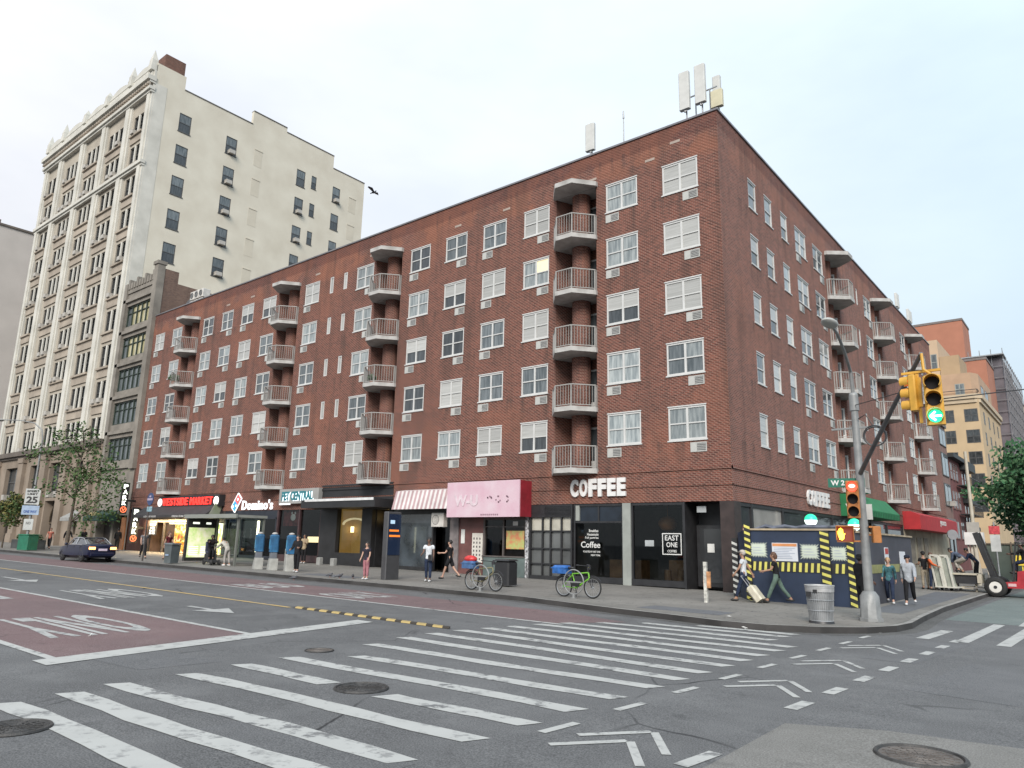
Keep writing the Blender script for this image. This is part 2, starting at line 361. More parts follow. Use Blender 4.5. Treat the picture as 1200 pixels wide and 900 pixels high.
m_white = paint('road_paint_white', (.40, .40, .385), (.13, .13, .132), 1.0)
m_white_old = paint('road_paint_worn', (.36, .36, .35), (.14, .14, .145), 1.3)
m_yellow = paint('road_paint_yellow', (.50, .34, .11), (.14, .14, .145), .9)
m_red = asphalt('bus_lane_red', (.145, .072, .074), (.115, .064, .067), (.175, .10, .10))
m_green = asphalt('bike_lane_green', (.135, .17, .16), (.11, .145, .135), (.17, .205, .19))

g = MB()
xs_ = [-3000, -90, -60, -30, 0, 60, 3000]
for a, b in zip(xs_, xs_[1:]):
    for c, d in ((-3000, 0), (0, 60), (60, 3000)): g.poly([(a, c, zg(a)), (b, c, zg(b)), (b, d, zg(b)), (a, d, zg(a))])
struct(g.build('road', m_asph))

def sheet(mb, poly, h):
    ar = sum(poly[i][0]*poly[(i+1) % len(poly)][1]-poly[(i+1) % len(poly)][0]*poly[i][1] for i in range(len(poly)))
    if ar < 0: poly = poly[::-1]
    mb.poly([(x, y, zg(x)+h) for x, y in poly]); return mb
def strip(mb, x0, y0, x1, y1, w, h):
    d = Vector((x1-x0, y1-y0)).normalized(); n = Vector((-d.y, d.x))*w/2
    N = max(1, int(abs(x1-x0)/30)); 
    for i in range(N):
        a, b = i/N, (i+1)/N; p = Vector((x0+(x1-x0)*a, y0+(y1-y0)*a)); q = Vector((x0+(x1-x0)*b, y0+(y1-y0)*b))
        sheet(mb, [tuple(p-n), tuple(q-n), tuple(q+n), tuple(p+n)], h)
    return mb

# pavement (one raised slab round the corner) and its steel-faced kerb
curb = [(-90, 19.3), (-60, 19.3), (-52.6, 19.3), (-45, 19.3), (-30, 19.45), (-20, 19.5), (-15, 19.35), (-12.6, 18.8), (-11, 18.45), (-9, 18.15), (-7.7, 17.85), (-6.7, 17.95), (-5.7, 18.5), (-4.95, 19.4), (-4.55, 20.4), (-4.45, 21.6), (-4.62, 24), (-4.82, 28.3), (-4.95, 42), (-5.0, 90), (-5.1, 400)]
inner = [(-12.1, 400), (-12.1, 28.7), (-90, 28.7)]
def conc(name, a, b, joint, jw=1.5):
    m = bpy.data.materials.new(name); m.use_nodes = True; t = m.node_tree; bs = t.nodes['Principled BSDF']; bs.inputs['Roughness'].default_value = .85
    pos = t.nodes.new('ShaderNodeNewGeometry').outputs['Position']
    k = t.nodes.new('ShaderNodeTexBrick'); k.offset = 0
    for s, v in (('Scale', 1.), ('Brick Width', jw), ('Row Height', jw), ('Mortar Size', .012), ('Mortar Smooth', .3)): k.inputs[s].default_value = v
    k.inputs['Color1'].default_value = (*a, 1); k.inputs['Color2'].default_value = (*b, 1); k.inputs['Mortar'].default_value = (*joint, 1)
    t.links.new(pos, k.inputs['Vector']); c = k.outputs['Color']
    c = mixc(t, noise(t, pos, .35, 6, .4, .65), c, mixc(t, .35, c, (.09, .085, .08)))
    c = mixc(t, noise(t, pos, 2.3, 7, .5, .72), c, mixc(t, .3, c, (.06, .055, .05)))
    c = mixc(t, noise(t, pos, 7., 1, .70, .72), c, (.05, .05, .05))            # gum spots
    c = mixc(t, noise(t, pos, 40, 3, .3, .7), mixc(t, .15, c, (0, 0, 0)), c)
    t.links.new(c, bs.inputs['Base Color']); MATS[name] = m; return m
m_walk = conc('pavement_concrete', (.20, .188, .17), (.225, .212, .193), (.10, .095, .088))
m_kerb = M('kerb_steel', (.038, .035, .034), .7, .35, 1.2, bump=.3)  # steel face, with the kerb's own shade put into its dark colour
m_ktop = M('kerb_stone', (.25, .24, .225), .8, .2, 2)
sw = MB(); P = curb + inner
tris = tessellate_polygon([[Vector((x, y, 0)) for x, y in P]])
for tr in tris:
    q = [P[i] for i in tr]; a = (q[1][0]-q[0][0])*(q[2][1]-q[0][1])-(q[2][0]-q[0][0])*(q[1][1]-q[0][1])
    if a < 0: q = q[::-1]
    sw.poly([(x, y, zs(x)) for x, y in q])
sw.poly([(-200, 19.3, zs(-90)), (-90, 19.3, zs(-90)), (-90, 28.7, zs(-90)), (-200, 28.7, zs(-90))])
struct(sw.build('pavement', m_walk))
kb = MB()
cp = [(-200, 19.3)] + curb
for i, (p, q) in enumerate(zip(cp, cp[1:])):
    d = Vector((q[0]-p[0], q[1]-p[1])).normalized()
    def off(j):
        a = Vector(cp[max(j-1, 0)]); b = Vector(cp[min(j+1, len(cp)-1)]); dd = (b-a).normalized(); return Vector((dd.y, -dd.x))*.15
    o0, o1 = off(i), off(i+1)
    z0, z1 = zs(p[0])-.004, zs(q[0])-.004
    a0, a1 = (p[0]+o0.x*.0, p[1]+o0.y*.0), (q[0], q[1]); b0, b1 = (p[0]+o0.x, p[1]+o0.y), (q[0]+o1.x, q[1]+o1.y)
    kb.mi = 1; kb.poly([(*b0, z0), (*b1, z1), (*a1, z1), (*a0, z0)])
    kb.mi = 0; kb.poly([(*b0, z0-.146-.05), (*b1, z1-.146-.05), (*b1, z1), (*b0, z0)])
struct(kb.build('kerb', [m_kerb, m_ktop]))
# darker relaid slabs in the pavement
rs = MB()
def ssheet(mb, poly, h=.004):
    ar = sum(poly[i][0]*poly[(i+1) % len(poly)][1]-poly[(i+1) % len(poly)][0]*poly[i][1] for i in range(len(poly)))
    if ar < 0: poly = poly[::-1]
    mb.poly([(x, y, zs(x)+h) for x, y in poly])
ssheet(rs, [(-6.0, 24.2), (-5.05, 24.2), (-5.25, 38.5), (-6.6, 38.5)])
ssheet(rs, [(-28.6, 20.2), (-25.0, 20.2), (-25.0, 21.4), (-28.6, 21.4)])
ssheet(rs, [(-10.8, 19.0), (-8.3, 18.9), (-8.3, 20.0), (-10.8, 20.1)])
struct(rs.build('pavement_patch', conc('relaid_concrete', (.12, .125, .14), (.135, .14, .15), (.08, .08, .085), 30)))
# darker gutter strip along the kerb
gt = MB()
for p, q in zip(curb[:-2], curb[1:-1]):
    d = Vector((q[0]-p[0], q[1]-p[1])).normalized(); n = Vector((d.y, -d.x))
    a = [(p[0]+n.x*.16, p[1]+n.y*.16), (q[0]+n.x*.16, q[1]+n.y*.16), (q[0]+n.x*.5, q[1]+n.y*.5), (p[0]+n.x*.5, p[1]+n.y*.5)]
    sheet(gt, a, .003)
struct(gt.build('gutter', asphalt('gutter_dark', (.065, .062, .058), (.045, .043, .04), (.09, .086, .08), crack=False)))

# painted lanes ------------------------------------------------------------
bl = MB(); sheet(bl, [(-88, 14.95), (-88, 17.5), (-30, 17.75), (-12.5, 17.4), (-9.7, 16.6), (-10.7, 14.95)], .004)
sheet(bl, [(-88, 4.75), (-88, 8.35), (-13.2, 8.35), (-12.5, 4.75)], .004)
struct(bl.build('bus_lane', m_red))
gl = MB(); sheet(gl, [(-4.15, 25.2), (-2.35, 25.2), (-2.4, 120), (-4.25, 120)], .004); struct(gl.build('bike_lane', m_green))
ln = MB()
strip(ln, -88, 14.83, -10.4, 14.83, .16, .008); strip(ln, -88, 8.4, -13.25, 8.4, .14, .008); strip(ln, -88, 4.7, -12.4, 4.7, .14, .008)
strip(ln, -2.3, 24.9, -2.35, 140, .12, .008); strip(ln, -2.3, 24.9, -2.35, 140, .12, .008) if False else None
struct(ln.build('lane_lines', m_white))
yl = MB(); strip(yl, -88, 12.0, -17.3, 12.05, .13, .008); struct(yl.build('centre_line', m_yellow))
st = MB(); sheet(st, [(-12.05, 4.42), (-12.6, 4.42), (-13.95, 11.6), (-13.4, 11.6)], .009); struct(st.build('stop_line', m_white))
cw = MB(); rr = random.Random(3)
rows = [(3.25, 3.36, -9.85), (3.92, 4.15, -9.95), (4.59, 4.88, -10.15), (5.55, 5.86, -10.2), (6.45, 6.70, -10.4), (7.37, 7.66, -10.5), (8.25, 8.63, -9.9), (9.29, 9.58, -10.8), (10.38, 10.45, -11.1), (11.3, 11.26, -11.2), (12.1, 12.12, -11.2), (12.85, 12.98, -11.1), (13.6, 13.80, -11.0), (14.4, 14.62, -10.85), (15.2, 15.42, -10.6), (16.0, 16.2, -10.1), (16.8, 17.0, -9.4), (17.45, 17.6, -8.2)]
for k, (yl, yr, xl) in enumerate(rows):
    xr = -5.1-.01*k if k < 15 else -5.9; w = .30
    segs = [(xl, -8.35), (-7.3, xr)] if k == 4 else [(xl, xr)]
    for a, b in segs:
        nn = 8
        for i in range(nn):      # hand-laid stripes: the edges wander a little
            p, q = a+(b-a)*i/nn, a+(b-a)*(i+1)/nn
            f = lambda x: yl+(yr-yl)*(x-xl)/(xr-xl)+.03*math.sin(x*1.3+k*2.1)
            e = lambda x: .012*math.sin(x*5+k)+.008*math.sin(x*13+k*3)
            sheet(cw, [(p-.06, f(p)-w/2+e(p)), (q-.06, f(q)-w/2+e(q)), (q+.06, f(q)+w/2-e(q)), (p+.06, f(p)+w/2-e(p))], .0065)
for i in range(7):
    x = -3.68+.77*i
    strip(cw, x, 19.35, x+.12, 24.9 if i else 21.8, .27, .0065)
struct(cw.build('crosswalk', m_white))
bk = MB()
for i in range(12):                                                       # dashes each side of the bicycle crossing
    y = 6.85+1.49*i*.98; strip(bk, -4.86+.02*i, y-.3, -4.82+.02*i, y+.3, .11, .0065)
for i in range(8):
    y = 9.95+1.36*i; strip(bk, -3.36+.045*i, y-.3, -3.33+.045*i, y+.3, .17, .0065)
strip(bk, -3.28, 6.52, -3.22, 7.15, .15, .0065)
for y in (6.24, 10.42, 13.2, 16.1):                                        # double chevrons
    for dy in (0, .5):
        for s in (-1, 1): strip(bk, -4.03+s*.02, y+dy+.66, -4.03+s*.5, y+dy, .10 if s < 0 else .09, .0065)
struct(bk.build('bike_crossing_marks', m_white))
# lettering for traffic coming from the west, arrow, worn ghost marks
lt = MB()
def road_text(body, cx, cy, length, width, up_dir):
    me = text_mesh(body, w=width, h=length, depth=0.002, bold=.03)
    # read by a driver heading along up_dir: text right = up_dir rotated -90
    u = Vector((*up_dir, 0)); r = Vector((u.y, -u.x, 0)); i = len(lt.v)
    for v in me.vertices: 
        p = Vector((cx, cy, 0)) + r*v.co.x + u*v.co.y; lt.v.append(Vector((p.x, p.y, zg(p.x)+.0085)))
    for p in me.polygons:
        if p.normal.z > .5: lt.f.append([i+k for k in p.vertices]); lt.m.append(0); lt.sm.append(False); lt.uv += [(0, 0)]*len(p.vertices)
road_text('ONLY', -18.4, 6.45, 3.6, 2.0, (1, 0)); road_text('BUS', -26.8, 6.5, 3.6, 2.0, (1, 0)); road_text('ONLY', -25.6, 10.2, 3.6, 2.0, (1, 0))
strip(lt, -19.0, 10.15, -17.9, 10.15, .16, .0085); sheet(lt, [(-17.9, 9.65), (-16.8, 10.15), (-17.9, 10.65)], .0085)
strip(lt, -33.0, 10.15, -30.9, 10.15, .16, .0085); sheet(lt, [(-30.9, 9.65), (-29.6, 10.15), (-30.9, 10.65)], .0085)
road_text('ONLY', -42.0, 10.2, 2.4, 2.0, (1, 0)); road_text('BUS', -23.5, 16.2, 2.3, 1.9, (-1, 0)); road_text('ONLY', -18.4, 16.2, 2.3, 1.9, (-1, 0))
struct(lt.build('road_lettering', m_white_old))
sp = MB(); sheet(sp, [(-2.2, 9.35), (-3.15, 8.85), (-3.05, 4.6), (-2.2, 2.5), (4, 2.5), (4, 11.2), (-.2, 9.7)], .005); struct(sp.build('concrete_road_patch', m_conc_patch))
# raised rubber divider with yellow and black bands
rb = MB()
for i in range(22):
    x = -17.2+i*.255; rb.mi = i % 2
    z = zg(x); sec = [(-.11, 0), (-.08, .03), (.08, .03), (.11, 0)]
    x0_ = x+(.06 if i % 2 == 0 else .105); x1_ = x+.255+(.06 if i % 2 else .105); A = [(x0_-a*.8, 12.16+a, z+b+.004) for a, b in sec]; B = [(x1_-a*.8, 12.16+a, z+b+.004) for a, b in sec]
    rb.extr([A[0], A[1], A[2], A[3]], Vector(B[0])-Vector(A[0]))
lone('lane_divider', rb, [M('divider_yellow', (.38, .28, .11), .7), M('divider_black', (.035, .028, .02), .8)], 'low rubber lane divider banded yellow and black at the end of the yellow line', 'lane divider')
# cut-and-fill repairs in the asphalt
rp_ = MB()
for q in ([(-13.2, 5.0), (-10.9, 5.2), (-10.8, 6.4), (-13.0, 6.2)], [(-8.6, 12.0), (-6.0, 12.1), (-6.0, 12.9), (-8.6, 12.8)], [(-2.6, 12.2), (-.9, 12.0), (-.5, 15.5), (-2.3, 15.8)], [(-7.4, 4.1), (-5.0, 4.3), (-5.0, 4.9), (-7.4, 4.75)], [(-24, 13.0), (-19, 13.0), (-19, 14.0), (-24, 14.1)], [(-3.9, 15.0), (-3.0, 15.0), (-2.7, 19), (-3.7, 19)]): sheet(rp_, q, .0025)
struct(rp_.build('asphalt_repair', asphalt('asphalt_repair', (.098, .099, .105), (.075, .076, .08), (.125, .125, .13), crack=False)))
# manholes
m_iron = M('cast_iron', (.05, .048, .047), .55, .4, 9, metal=.4, bump=.4)
m_iron2 = M('rusty_cast_iron', (.115, .10, .09), .6, .35, 6, metal=.2, bump=.4)
def manhole(x, y, r, mat, label, ring=True):
    o = thing('manhole_cover', label, 'manhole cover', (x, y, zg(x)+.006))
    mb = MB(); mb.cyl((0, 0, -.03), (0, 0, .006), r*.86, r*.86, 32)
    for rr_ in (.3, .5, .7): mb.torus((0, 0, .006), (0, 0, 1), r*rr_, .008, 32, 4)
    for k in range(16):
        a = k*math.pi/8; mb.beam((math.cos(a)*r*.12, math.sin(a)*r*.12, .008), (math.cos(a)*r*.8, math.sin(a)*r*.8, .008), .014, .008)
    mb.build('lid', mat, o, w=False)
    rg = MB(); rg.torus((0, 0, .0), (0, 0, 1), r*.93, r*.06, 36, 6); rg.build('rim', m_iron, o, w=False)
manhole(-7.83, 6.64, .36, m_iron, 'dark iron manhole cover breaking a crosswalk stripe')
manhole(-8.6, 2.95, .34, m_iron, 'iron manhole cover at the left edge of the photo below the crosswalk')
manhole(-10.75, 8.15, .25, m_iron2, 'small worn manhole cover between stop line and crosswalk')
manhole(-1.72, 8.45, .42, m_iron2, 'large rust toned manhole cover in the pale concrete road patch')
for x, y in ((-28.5, 13.6), (-3.0, 30.5)): pass
# litter in the gutter
for (x, y, s, lb) in ((-7.1, 17.55, .07, 'crumpled white paper scrap in the gutter below the kerb by the litter bin'), (-7.9, 18.6, .06, 'white litter scrap lying on the pavement edge left of the mesh bin'), (-14.6, 6.0, .06, 'white paper scrap in front of the word painted on the red lane')):
    l = MB(); r_ = random.Random(x)
    for k in range(3): l.extr([(r_.uniform(-s, s), r_.uniform(-s, s), .01+.02*k), (r_.uniform(0, s*1.6), r_.uniform(-s, s), .03), (r_.uniform(-s, s), r_.uniform(0, s), .02+.02*k)], (0, 0, .004))
    zz = zs(x) if y > 18.2 else zg(x)+.01
    lone('litter', l, M('litter_paper', (.7, .7, .68)), lb, 'litter', (x, y, zz))
# ================================================================ the brick corner block
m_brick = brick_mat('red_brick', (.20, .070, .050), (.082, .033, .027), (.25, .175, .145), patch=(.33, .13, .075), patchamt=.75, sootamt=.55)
m_brick_s = brick_mat('red_brick_lightened', (.265, .094, .070), (.115, .048, .040), (.31, .235, .20), patch=(.34, .15, .10), patchamt=.7, sootamt=.45)  # paler copy of the same brick: light put into the shaded side front
m_whitem = M('white_window_frame', (.53, .53, .52), .45, .06, 2)
m_stone_w = M('painted_concrete', (.46, .45, .435), .8, .16, 1.6, col2=(.28, .27, .255))
m_rail = M('balcony_rail_paint', (.31, .30, .285), .5, .12, 5)
m_cap = M('parapet_flashing', (.20, .19, .20), .45, .2, 1, metal=.5)
m_roof = M('roof_felt', (.09, .09, .09), .9)
m_ac = M('ac_sleeve', (.42, .42, .40), .5, .12, 4); m_acg = M('ac_grille', (.13, .13, .13), .6)
m_dark = M('dark_recess', (.02, .02, .022), .6)
P_CURT = pane_mat('pane_white_curtain', (.33, .36, .36), (.16, .185, .195))
P_GREY = pane_mat('pane_grey_curtain', (.15, .17, .18), (.065, .08, .088))
P_DARK = pane_mat('pane_dark_room', (.06, .068, .075), (.028, .034, .038))
P_BLIND = pane_mat('pane_blind', (.41, .41, .395), (.33, .33, .315), sc=(.2, 6))
P_WARM = M('pane_lit_room', (.5, .45, .3), .3, emit=(1, .82, .45), es=.45, coat=1)

ROOF, SH = 21.0, 3.78            # parapet top, top of the shop floor
bb = thing('brick_apartment_building', 'long six storey red brick apartment block on the corner with white balconies and shops below', 'building', (XB, YA, zs(XB)))
WROWS = [6.34+2.83*k for k in range(5)]
UA, UB = 52.4, 48.0             # lengths of the two fronts
X0 = -64.0
# (left edge, width, curtain style, ac side)
winA = [(-14.34, 1.74, 'R'), (-17.37, 1.72, 'L'), (-22.42, 1.66, 'R'), (-25.29, 1.66, 'L'), (-28.16, 1.66, 'R'), (-31.09, 1.66, 'L'), (-36.13, 1.66, 'R'), (-41.65, 1.60, 'L'), (-46.81, 1.66, 'R'), (-49.65, 1.60, 'L'), (-52.47, 1.60, 'R'), (-55.33, 1.60, 'L'), (-60.4, 1.60, 'R'), (-63.43, 1.60, 'L')]
slotA = [-37.47, -38.91]
balA = [-19.12, -33.05, -43.5, -57.15]
winB = [(38.15, 1.82, 'L'), (41.2, 1.82, 'R'), (52.2, 1.84, 'R'), (63.15, 1.84, 'R'), (70.9, 1.8, 'L')]
slimB = [(31.55, .98), (33.65, 1.02), (35.96, .98)]
slotB = [50.3, 61.0]
balB = [44.8, 55.4, 66.4]
BH = 1.2                         # half the recess width
WZ = [6.34+2.83*k for k in range(5)]; SZ = [6.65+2.83*k for k in range(5)]; BZ = [5.33+2.83*k for k in range(5)]
def bay_ops(lefts, u0, extra):
    ops = []
    for x, w, *_ in lefts:
        for z in WZ: ops.append((x-u0, x-u0+w, z, z+1.43, .13))
    for x, w in extra:
        for z in (WZ if w > .6 else SZ): ops.append((x-u0, x-u0+w, z, z+(1.43 if w > .6 else 1.15), .13))
    return ops
opsA = bay_ops(winA, X0, [(x, .38) for x in slotA]); opsB = bay_ops(winB, YA, slimB+[(y, .40) for y in slotB])
for c in balA: opsA.append((c-BH-X0, c+BH-X0, BZ[0]-.2, 19.3, 0))
for c in balB: opsB.append((c-BH-YA, c+BH-YA, BZ[0]-.2, 19.3, 0))
wl = MB()
seg_wall(wl, (X0, YA, 0), (1, 0, 0), opsA, UA, (SH, ROOF), .13)
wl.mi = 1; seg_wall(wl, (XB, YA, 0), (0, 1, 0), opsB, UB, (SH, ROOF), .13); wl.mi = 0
# far end walls, back, roof
wl.poly([(X0, YA+14, SH), (X0, YA, SH), (X0, YA, ROOF), (X0, YA+14, ROOF)])
wl.poly([(XB, YA+UB, SH), (XB-14, YA+UB, SH), (XB-14, YA+UB, ROOF), (XB, YA+UB, ROOF)])
wl.poly([(XB-14, YA+14, SH), (X0, YA+14, SH), (X0, YA+14, ROOF), (XB-14, YA+14, ROOF)])
wl.poly([(XB-14, YA+UB, SH), (XB-14, YA+14, SH), (XB-14, YA+14, ROOF), (XB-14, YA+UB, ROOF)])
wl.poly([(X0, YA, SH), (XB, YA, SH), (XB, YA+14, SH), (X0, YA+14, SH)][::-1])
# two thin projecting brick courses above the shops
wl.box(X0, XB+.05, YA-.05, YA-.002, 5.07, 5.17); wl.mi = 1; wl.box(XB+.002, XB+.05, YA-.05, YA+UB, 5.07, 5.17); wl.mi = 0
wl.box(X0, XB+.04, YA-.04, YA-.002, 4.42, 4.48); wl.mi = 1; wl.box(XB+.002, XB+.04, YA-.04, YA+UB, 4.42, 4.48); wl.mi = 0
# balcony recesses: angled cheeks, back wall, ceiling
def recess(P, u, n, c, mi):
    P, u, n = Vector(P), Vector(u), Vector(n)
    W = lambda a, d, z: Vector((*(P+u*(c+a)-n*d).xy, z))
    z0, z1 = BZ[0]-.2, 19.3; wl.mi = mi
    pl = [(-BH, 0), (-.75, 1.05), (.75, 1.05), (BH, 0)]
    for (a, d), (b, e) in zip(pl, pl[1:]): wl.poly([W(a, d, z0), W(b, e, z0), W(b, e, z1), W(a, d, z1)])
    wl.poly([W(a, d, z1) for a, d in pl][::-1]); wl.poly([W(a, d, z0) for a, d in pl]); wl.mi = 0
for c in balA: recess((0, YA, 0), (1, 0, 0), (0, -1, 0), c, 0)
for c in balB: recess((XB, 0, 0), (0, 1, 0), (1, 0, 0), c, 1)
wl.build('wall', [m_brick, m_brick_s], bb)
rf = MB(); z = ROOF-.25
rf.poly([(X0+.2, YA+.3, z), (XB-.3, YA+.3, z), (XB-.3, YA+14, z), (X0+.2, YA+14, z)]); rf.poly([(XB-13.7, YA+14, z), (XB-.3, YA+14, z), (XB-.3, YA+UB-.2, z), (XB-13.7, YA+UB-.2, z)])
rf.build('roof', m_roof, bb)
cp_ = MB()
cp_.box(X0-.04, XB+.06, YA-.06, YA+.3, ROOF, ROOF+.09); cp_.box(XB-.3, XB+.06, YA+.303, YA+UB+.04, ROOF, ROOF+.09); cp_.box(X0-.04, X0+.25, YA+.303, YA+14, ROOF, ROOF+.09)
cp_.box(XB-14, XB-13.7, YA+14, YA+UB, ROOF, ROOF+.09); cp_.box(X0+.25, XB-14, YA+13.7, YA+14, ROOF, ROOF+.09)
cp_.build('parapet_cap', m_cap, bb)
# weep vents under the parapet
vt = MB(); vt.box(0, .5, -.012, .02, 0, .12); vt_me = vt.mesh('wall_vent', M('vent_metal', (.33, .27, .23), .6))
for x in (-15.2, -18.4, -23.9, -27.5, -34.9, -40.6, -48.6, -52.0): put('wall_vent', vt_me, bb, (x, YA, 19.62))
put('wall_vent', vt_me, bb, (-13.9, YA, 20.1))
# ---- windows: one mesh per width, panes in several dressings
_wm = {}
def win_meshes(w, h):
    k = (round(w, 2), h)
    if k in _wm: return _wm[k]
    f = MB(); t = .078
    f.box(0, t, .02, .1, 0, h); f.box(w-t, w, .02, .1, 0, h); f.box(t, w-t, .02, .1, h-t, h); f.box(t, w-t, .02, .1, 0, t)
    nb = 2 if w > 1.2 else 1
    if nb == 2: f.box(w/2-.05, w/2+.05, .024, .1, t, h-t)
    segs = [(t, w/2-.05), (w/2+.05, w-t)] if nb == 2 else [(t, w-t)]
    if w > .6:
        for a, b in segs: f.box(a, b, .035, .09, h*.5-.028, h*.5+.028)
        f.box(-.04, w+.04, -.045, .02, -.055, -.0)                     # sill
        f.box(-.02, w+.02, -.012, .02, h, h+.05)
    fm = f.mesh('window', m_whitem)
    p = []
    for sty in ('curtain', 'grey', 'dark', 'blind', 'half', 'parted', 'lit'):
        q = MB()
        for i, (a, b) in enumerate(segs):
            for j, (c, d) in enumerate(((t, h*.5), (h*.5, h-t))) if w > .6 else ((0, (t, h-t)),):
                y = .075 if j == 0 else .055
                q.mi = {'curtain': 0, 'grey': 1, 'dark': 2, 'blind': 3, 'half': 3 if j else 2, 'parted': (0 if i else 1) if j else 1, 'lit': 4 if (i and j) else 0}[sty]
                q.poly([(a, y, c), (b, y, c), (b, y, d), (a, y, d)])
        p.append(q.mesh('pane', [P_CURT, P_GREY, P_DARK, P_BLIND, P_WARM]))
    _wm[k] = (fm, p); return _wm[k]
_ac = MB(); _ac.box(0, .72, -.03, .03, 0, .40); _ac.mi = 1; _ac.box(.30, .68, -.036, -.028, .05, .35)
_ac.mi = 0
for k in range(4): _ac.box(.30, .68, -.046, -.034, .09+.07*k, .11+.07*k)
_ac.box(.28, .30, -.04, -.03, .02, .38)
ac_me = _ac.mesh('air_conditioner', [m_ac, m_acg]); rw = random.Random(11)
STY = ['curtain', 'grey', 'dark', 'blind', 'half', 'parted', 'lit']
def add_window(wall, a, w, z, h, sty, ac=None, name='window'):
    fm, ps = win_meshes(w, h)
    loc, rz = ((a, YA, z), 0) if wall == 'A' else ((XB, a, z), R(90))
    o = put(name, fm, bb, loc, rz); 
    p = bpy.data.objects.new('pane', ps[STY.index(sty)]); COL.objects.link(p); p.parent = o
    if ac:
        dx = (w-.74 if ac == 'R' else .0)
        if wall == 'A': put('air_conditioner', ac_me, bb, (a+dx, YA, z-.53), 0)
        else: put('air_conditioner', ac_me, bb, (XB, a+dx, z-.53), R(90))
fix = {(0, 4): 'blind', (0, 3): 'blind', (0, 2): 'blind', (0, 1): 'parted', (0, 0): 'curtain', (1, 4): 'curtain', (1, 3): 'curtain', (1, 2): 'half', (1, 1): 'curtain', (1, 0): 'curtain', (2, 3): 'lit', (2, 1): 'grey', (2, 0): 'half', (4, 2): 'dark', (5, 1): 'dark', (5, 2): 'half'}
for i, (x, w, ac) in enumerate(winA):
    for k, z in enumerate(WZ): add_window('A', x, w, z, 1.43, fix.get((i, k)) or rw.choice(['curtain', 'curtain', 'grey', 'grey', 'half', 'parted', 'dark', 'blind']), ac)
for i, (y, w, ac) in enumerate(winB):
    for k, z in enumerate(WZ): add_window('B', y, w, z, 1.43, rw.choice(['curtain', 'blind', 'grey', 'half', 'parted', 'dark']), ac)
for y, w in slimB:
    for z in WZ: add_window('B', y, w, z, 1.43, rw.choice(['curtain', 'blind', 'half', 'half', 'parted']), name='slim_window')
for x in slotA:
    for z in SZ: add_window('A', x, .38, z, 1.15, 'blind', name='slot_window')
for y in slotB:
    for z in SZ: add_window('B', y, .40, z, 1.15, 'grey', name='slot_window')
# ---- balconies
PL = [(-1.25, .0), (-1.25, -.14), (-.47, -1.08), (.47, -1.08), (1.25, -.14), (1.25, .0)]
sl = MB(); sl.prism([(-1.25, -.002)]+PL[1:-1]+[(1.25, -.002)], -.22, 0); sl.prism([(-1.15, .0), (1.15, 0), (.72, 1.0), (-.72, 1.0)], -.24, -.003)
slab_me = sl.mesh('balcony', m_stone_w)
cn_ = MB(); cn_.prism([(-1.29, -.002), (-1.29, -.16), (-.50, -1.14), (.50, -1.14), (1.29, -.16), (1.29, -.002)], -.03, .20); cn_.prism([(-1.15, 0), (1.15, 0), (.72, 1.0), (-.72, 1.0)], -.05, -.04)
can_me = cn_.mesh('canopy', m_stone_w)
rl = MB(); C_ = [(-1.2, -.03), (-1.2, -.15), (-.45, -1.02), (.45, -1.02), (1.2, -.15), (1.2, -.03)]
for a, b in zip(C_, C_[1:]):
    rl.beam((*a, 1.02), (*b, 1.02), .055, .045); rl.beam((*a, .08), (*b, .08), .035)
    L = math.dist(a, b); n = max(1, int(L/.135))
    for k in range(1, n): 
        p = (a[0]+(b[0]-a[0])*k/n, a[1]+(b[1]-a[1])*k/n); rl.beam((*p, .08), (*p, 1.0), .018)
for p in C_: rl.beam((*p, 0), (*p, 1.04), .055)
rail_me = rl.mesh('railing', m_rail)
pr_ = MB(); pr_.cyl((0, .42, 5.13), (0, .42, 19.28), .5, .5, 20); pier_me = None
d1 = MB(); d1.box(-.45, .45, 0, .06, 0, 2.1); d1.mi = 1; d1.box(-.36, .36, -.012, 0, .5, 2.0)
door_me = d1.mesh('balcony_door', [m_whitem, P_DARK])
for wall, cs in (('A', balA), ('B', balB)):
    for c in cs:
        rz = 0 if wall == 'A' else R(90)
        T = (lambda a, d: (c+a, YA+d)) if wall == 'A' else (lambda a, d: (XB-d, c+a))
        pm = MB(); x, y = T(0, .50); pm.mi = 0
        pm.cyl((x, y, BZ[0]-.2), (x, y, 19.29), .46, .46, 20)
        # cylinder uv: wrap the bond round the pier
        for fi, f in enumerate(pm.f[:20]): pass
        pm.build('brick_pier', m_brick, bb)
        put('canopy', can_me, bb, (*T(0, 0), 19.24), rz)
        for z in BZ:
            o = put('balcony', slab_me, bb, (*T(0, 0), z), rz)
            r = bpy.data.objects.new('railing', rail_me); COL.objects.link(r); r.parent = o
            for s in ((-1, 1) if wall == 'B' else (1,)):
                if wall == 'A': put('balcony_door', door_me, bb, (c+.30, YA+.99, z), 0); continue
                dx, dy = T(s*.95, .56); ang = rz + s*R(-66)
                d = put('balcony_door', door_me, bb, (dx, dy, z+.0), ang)
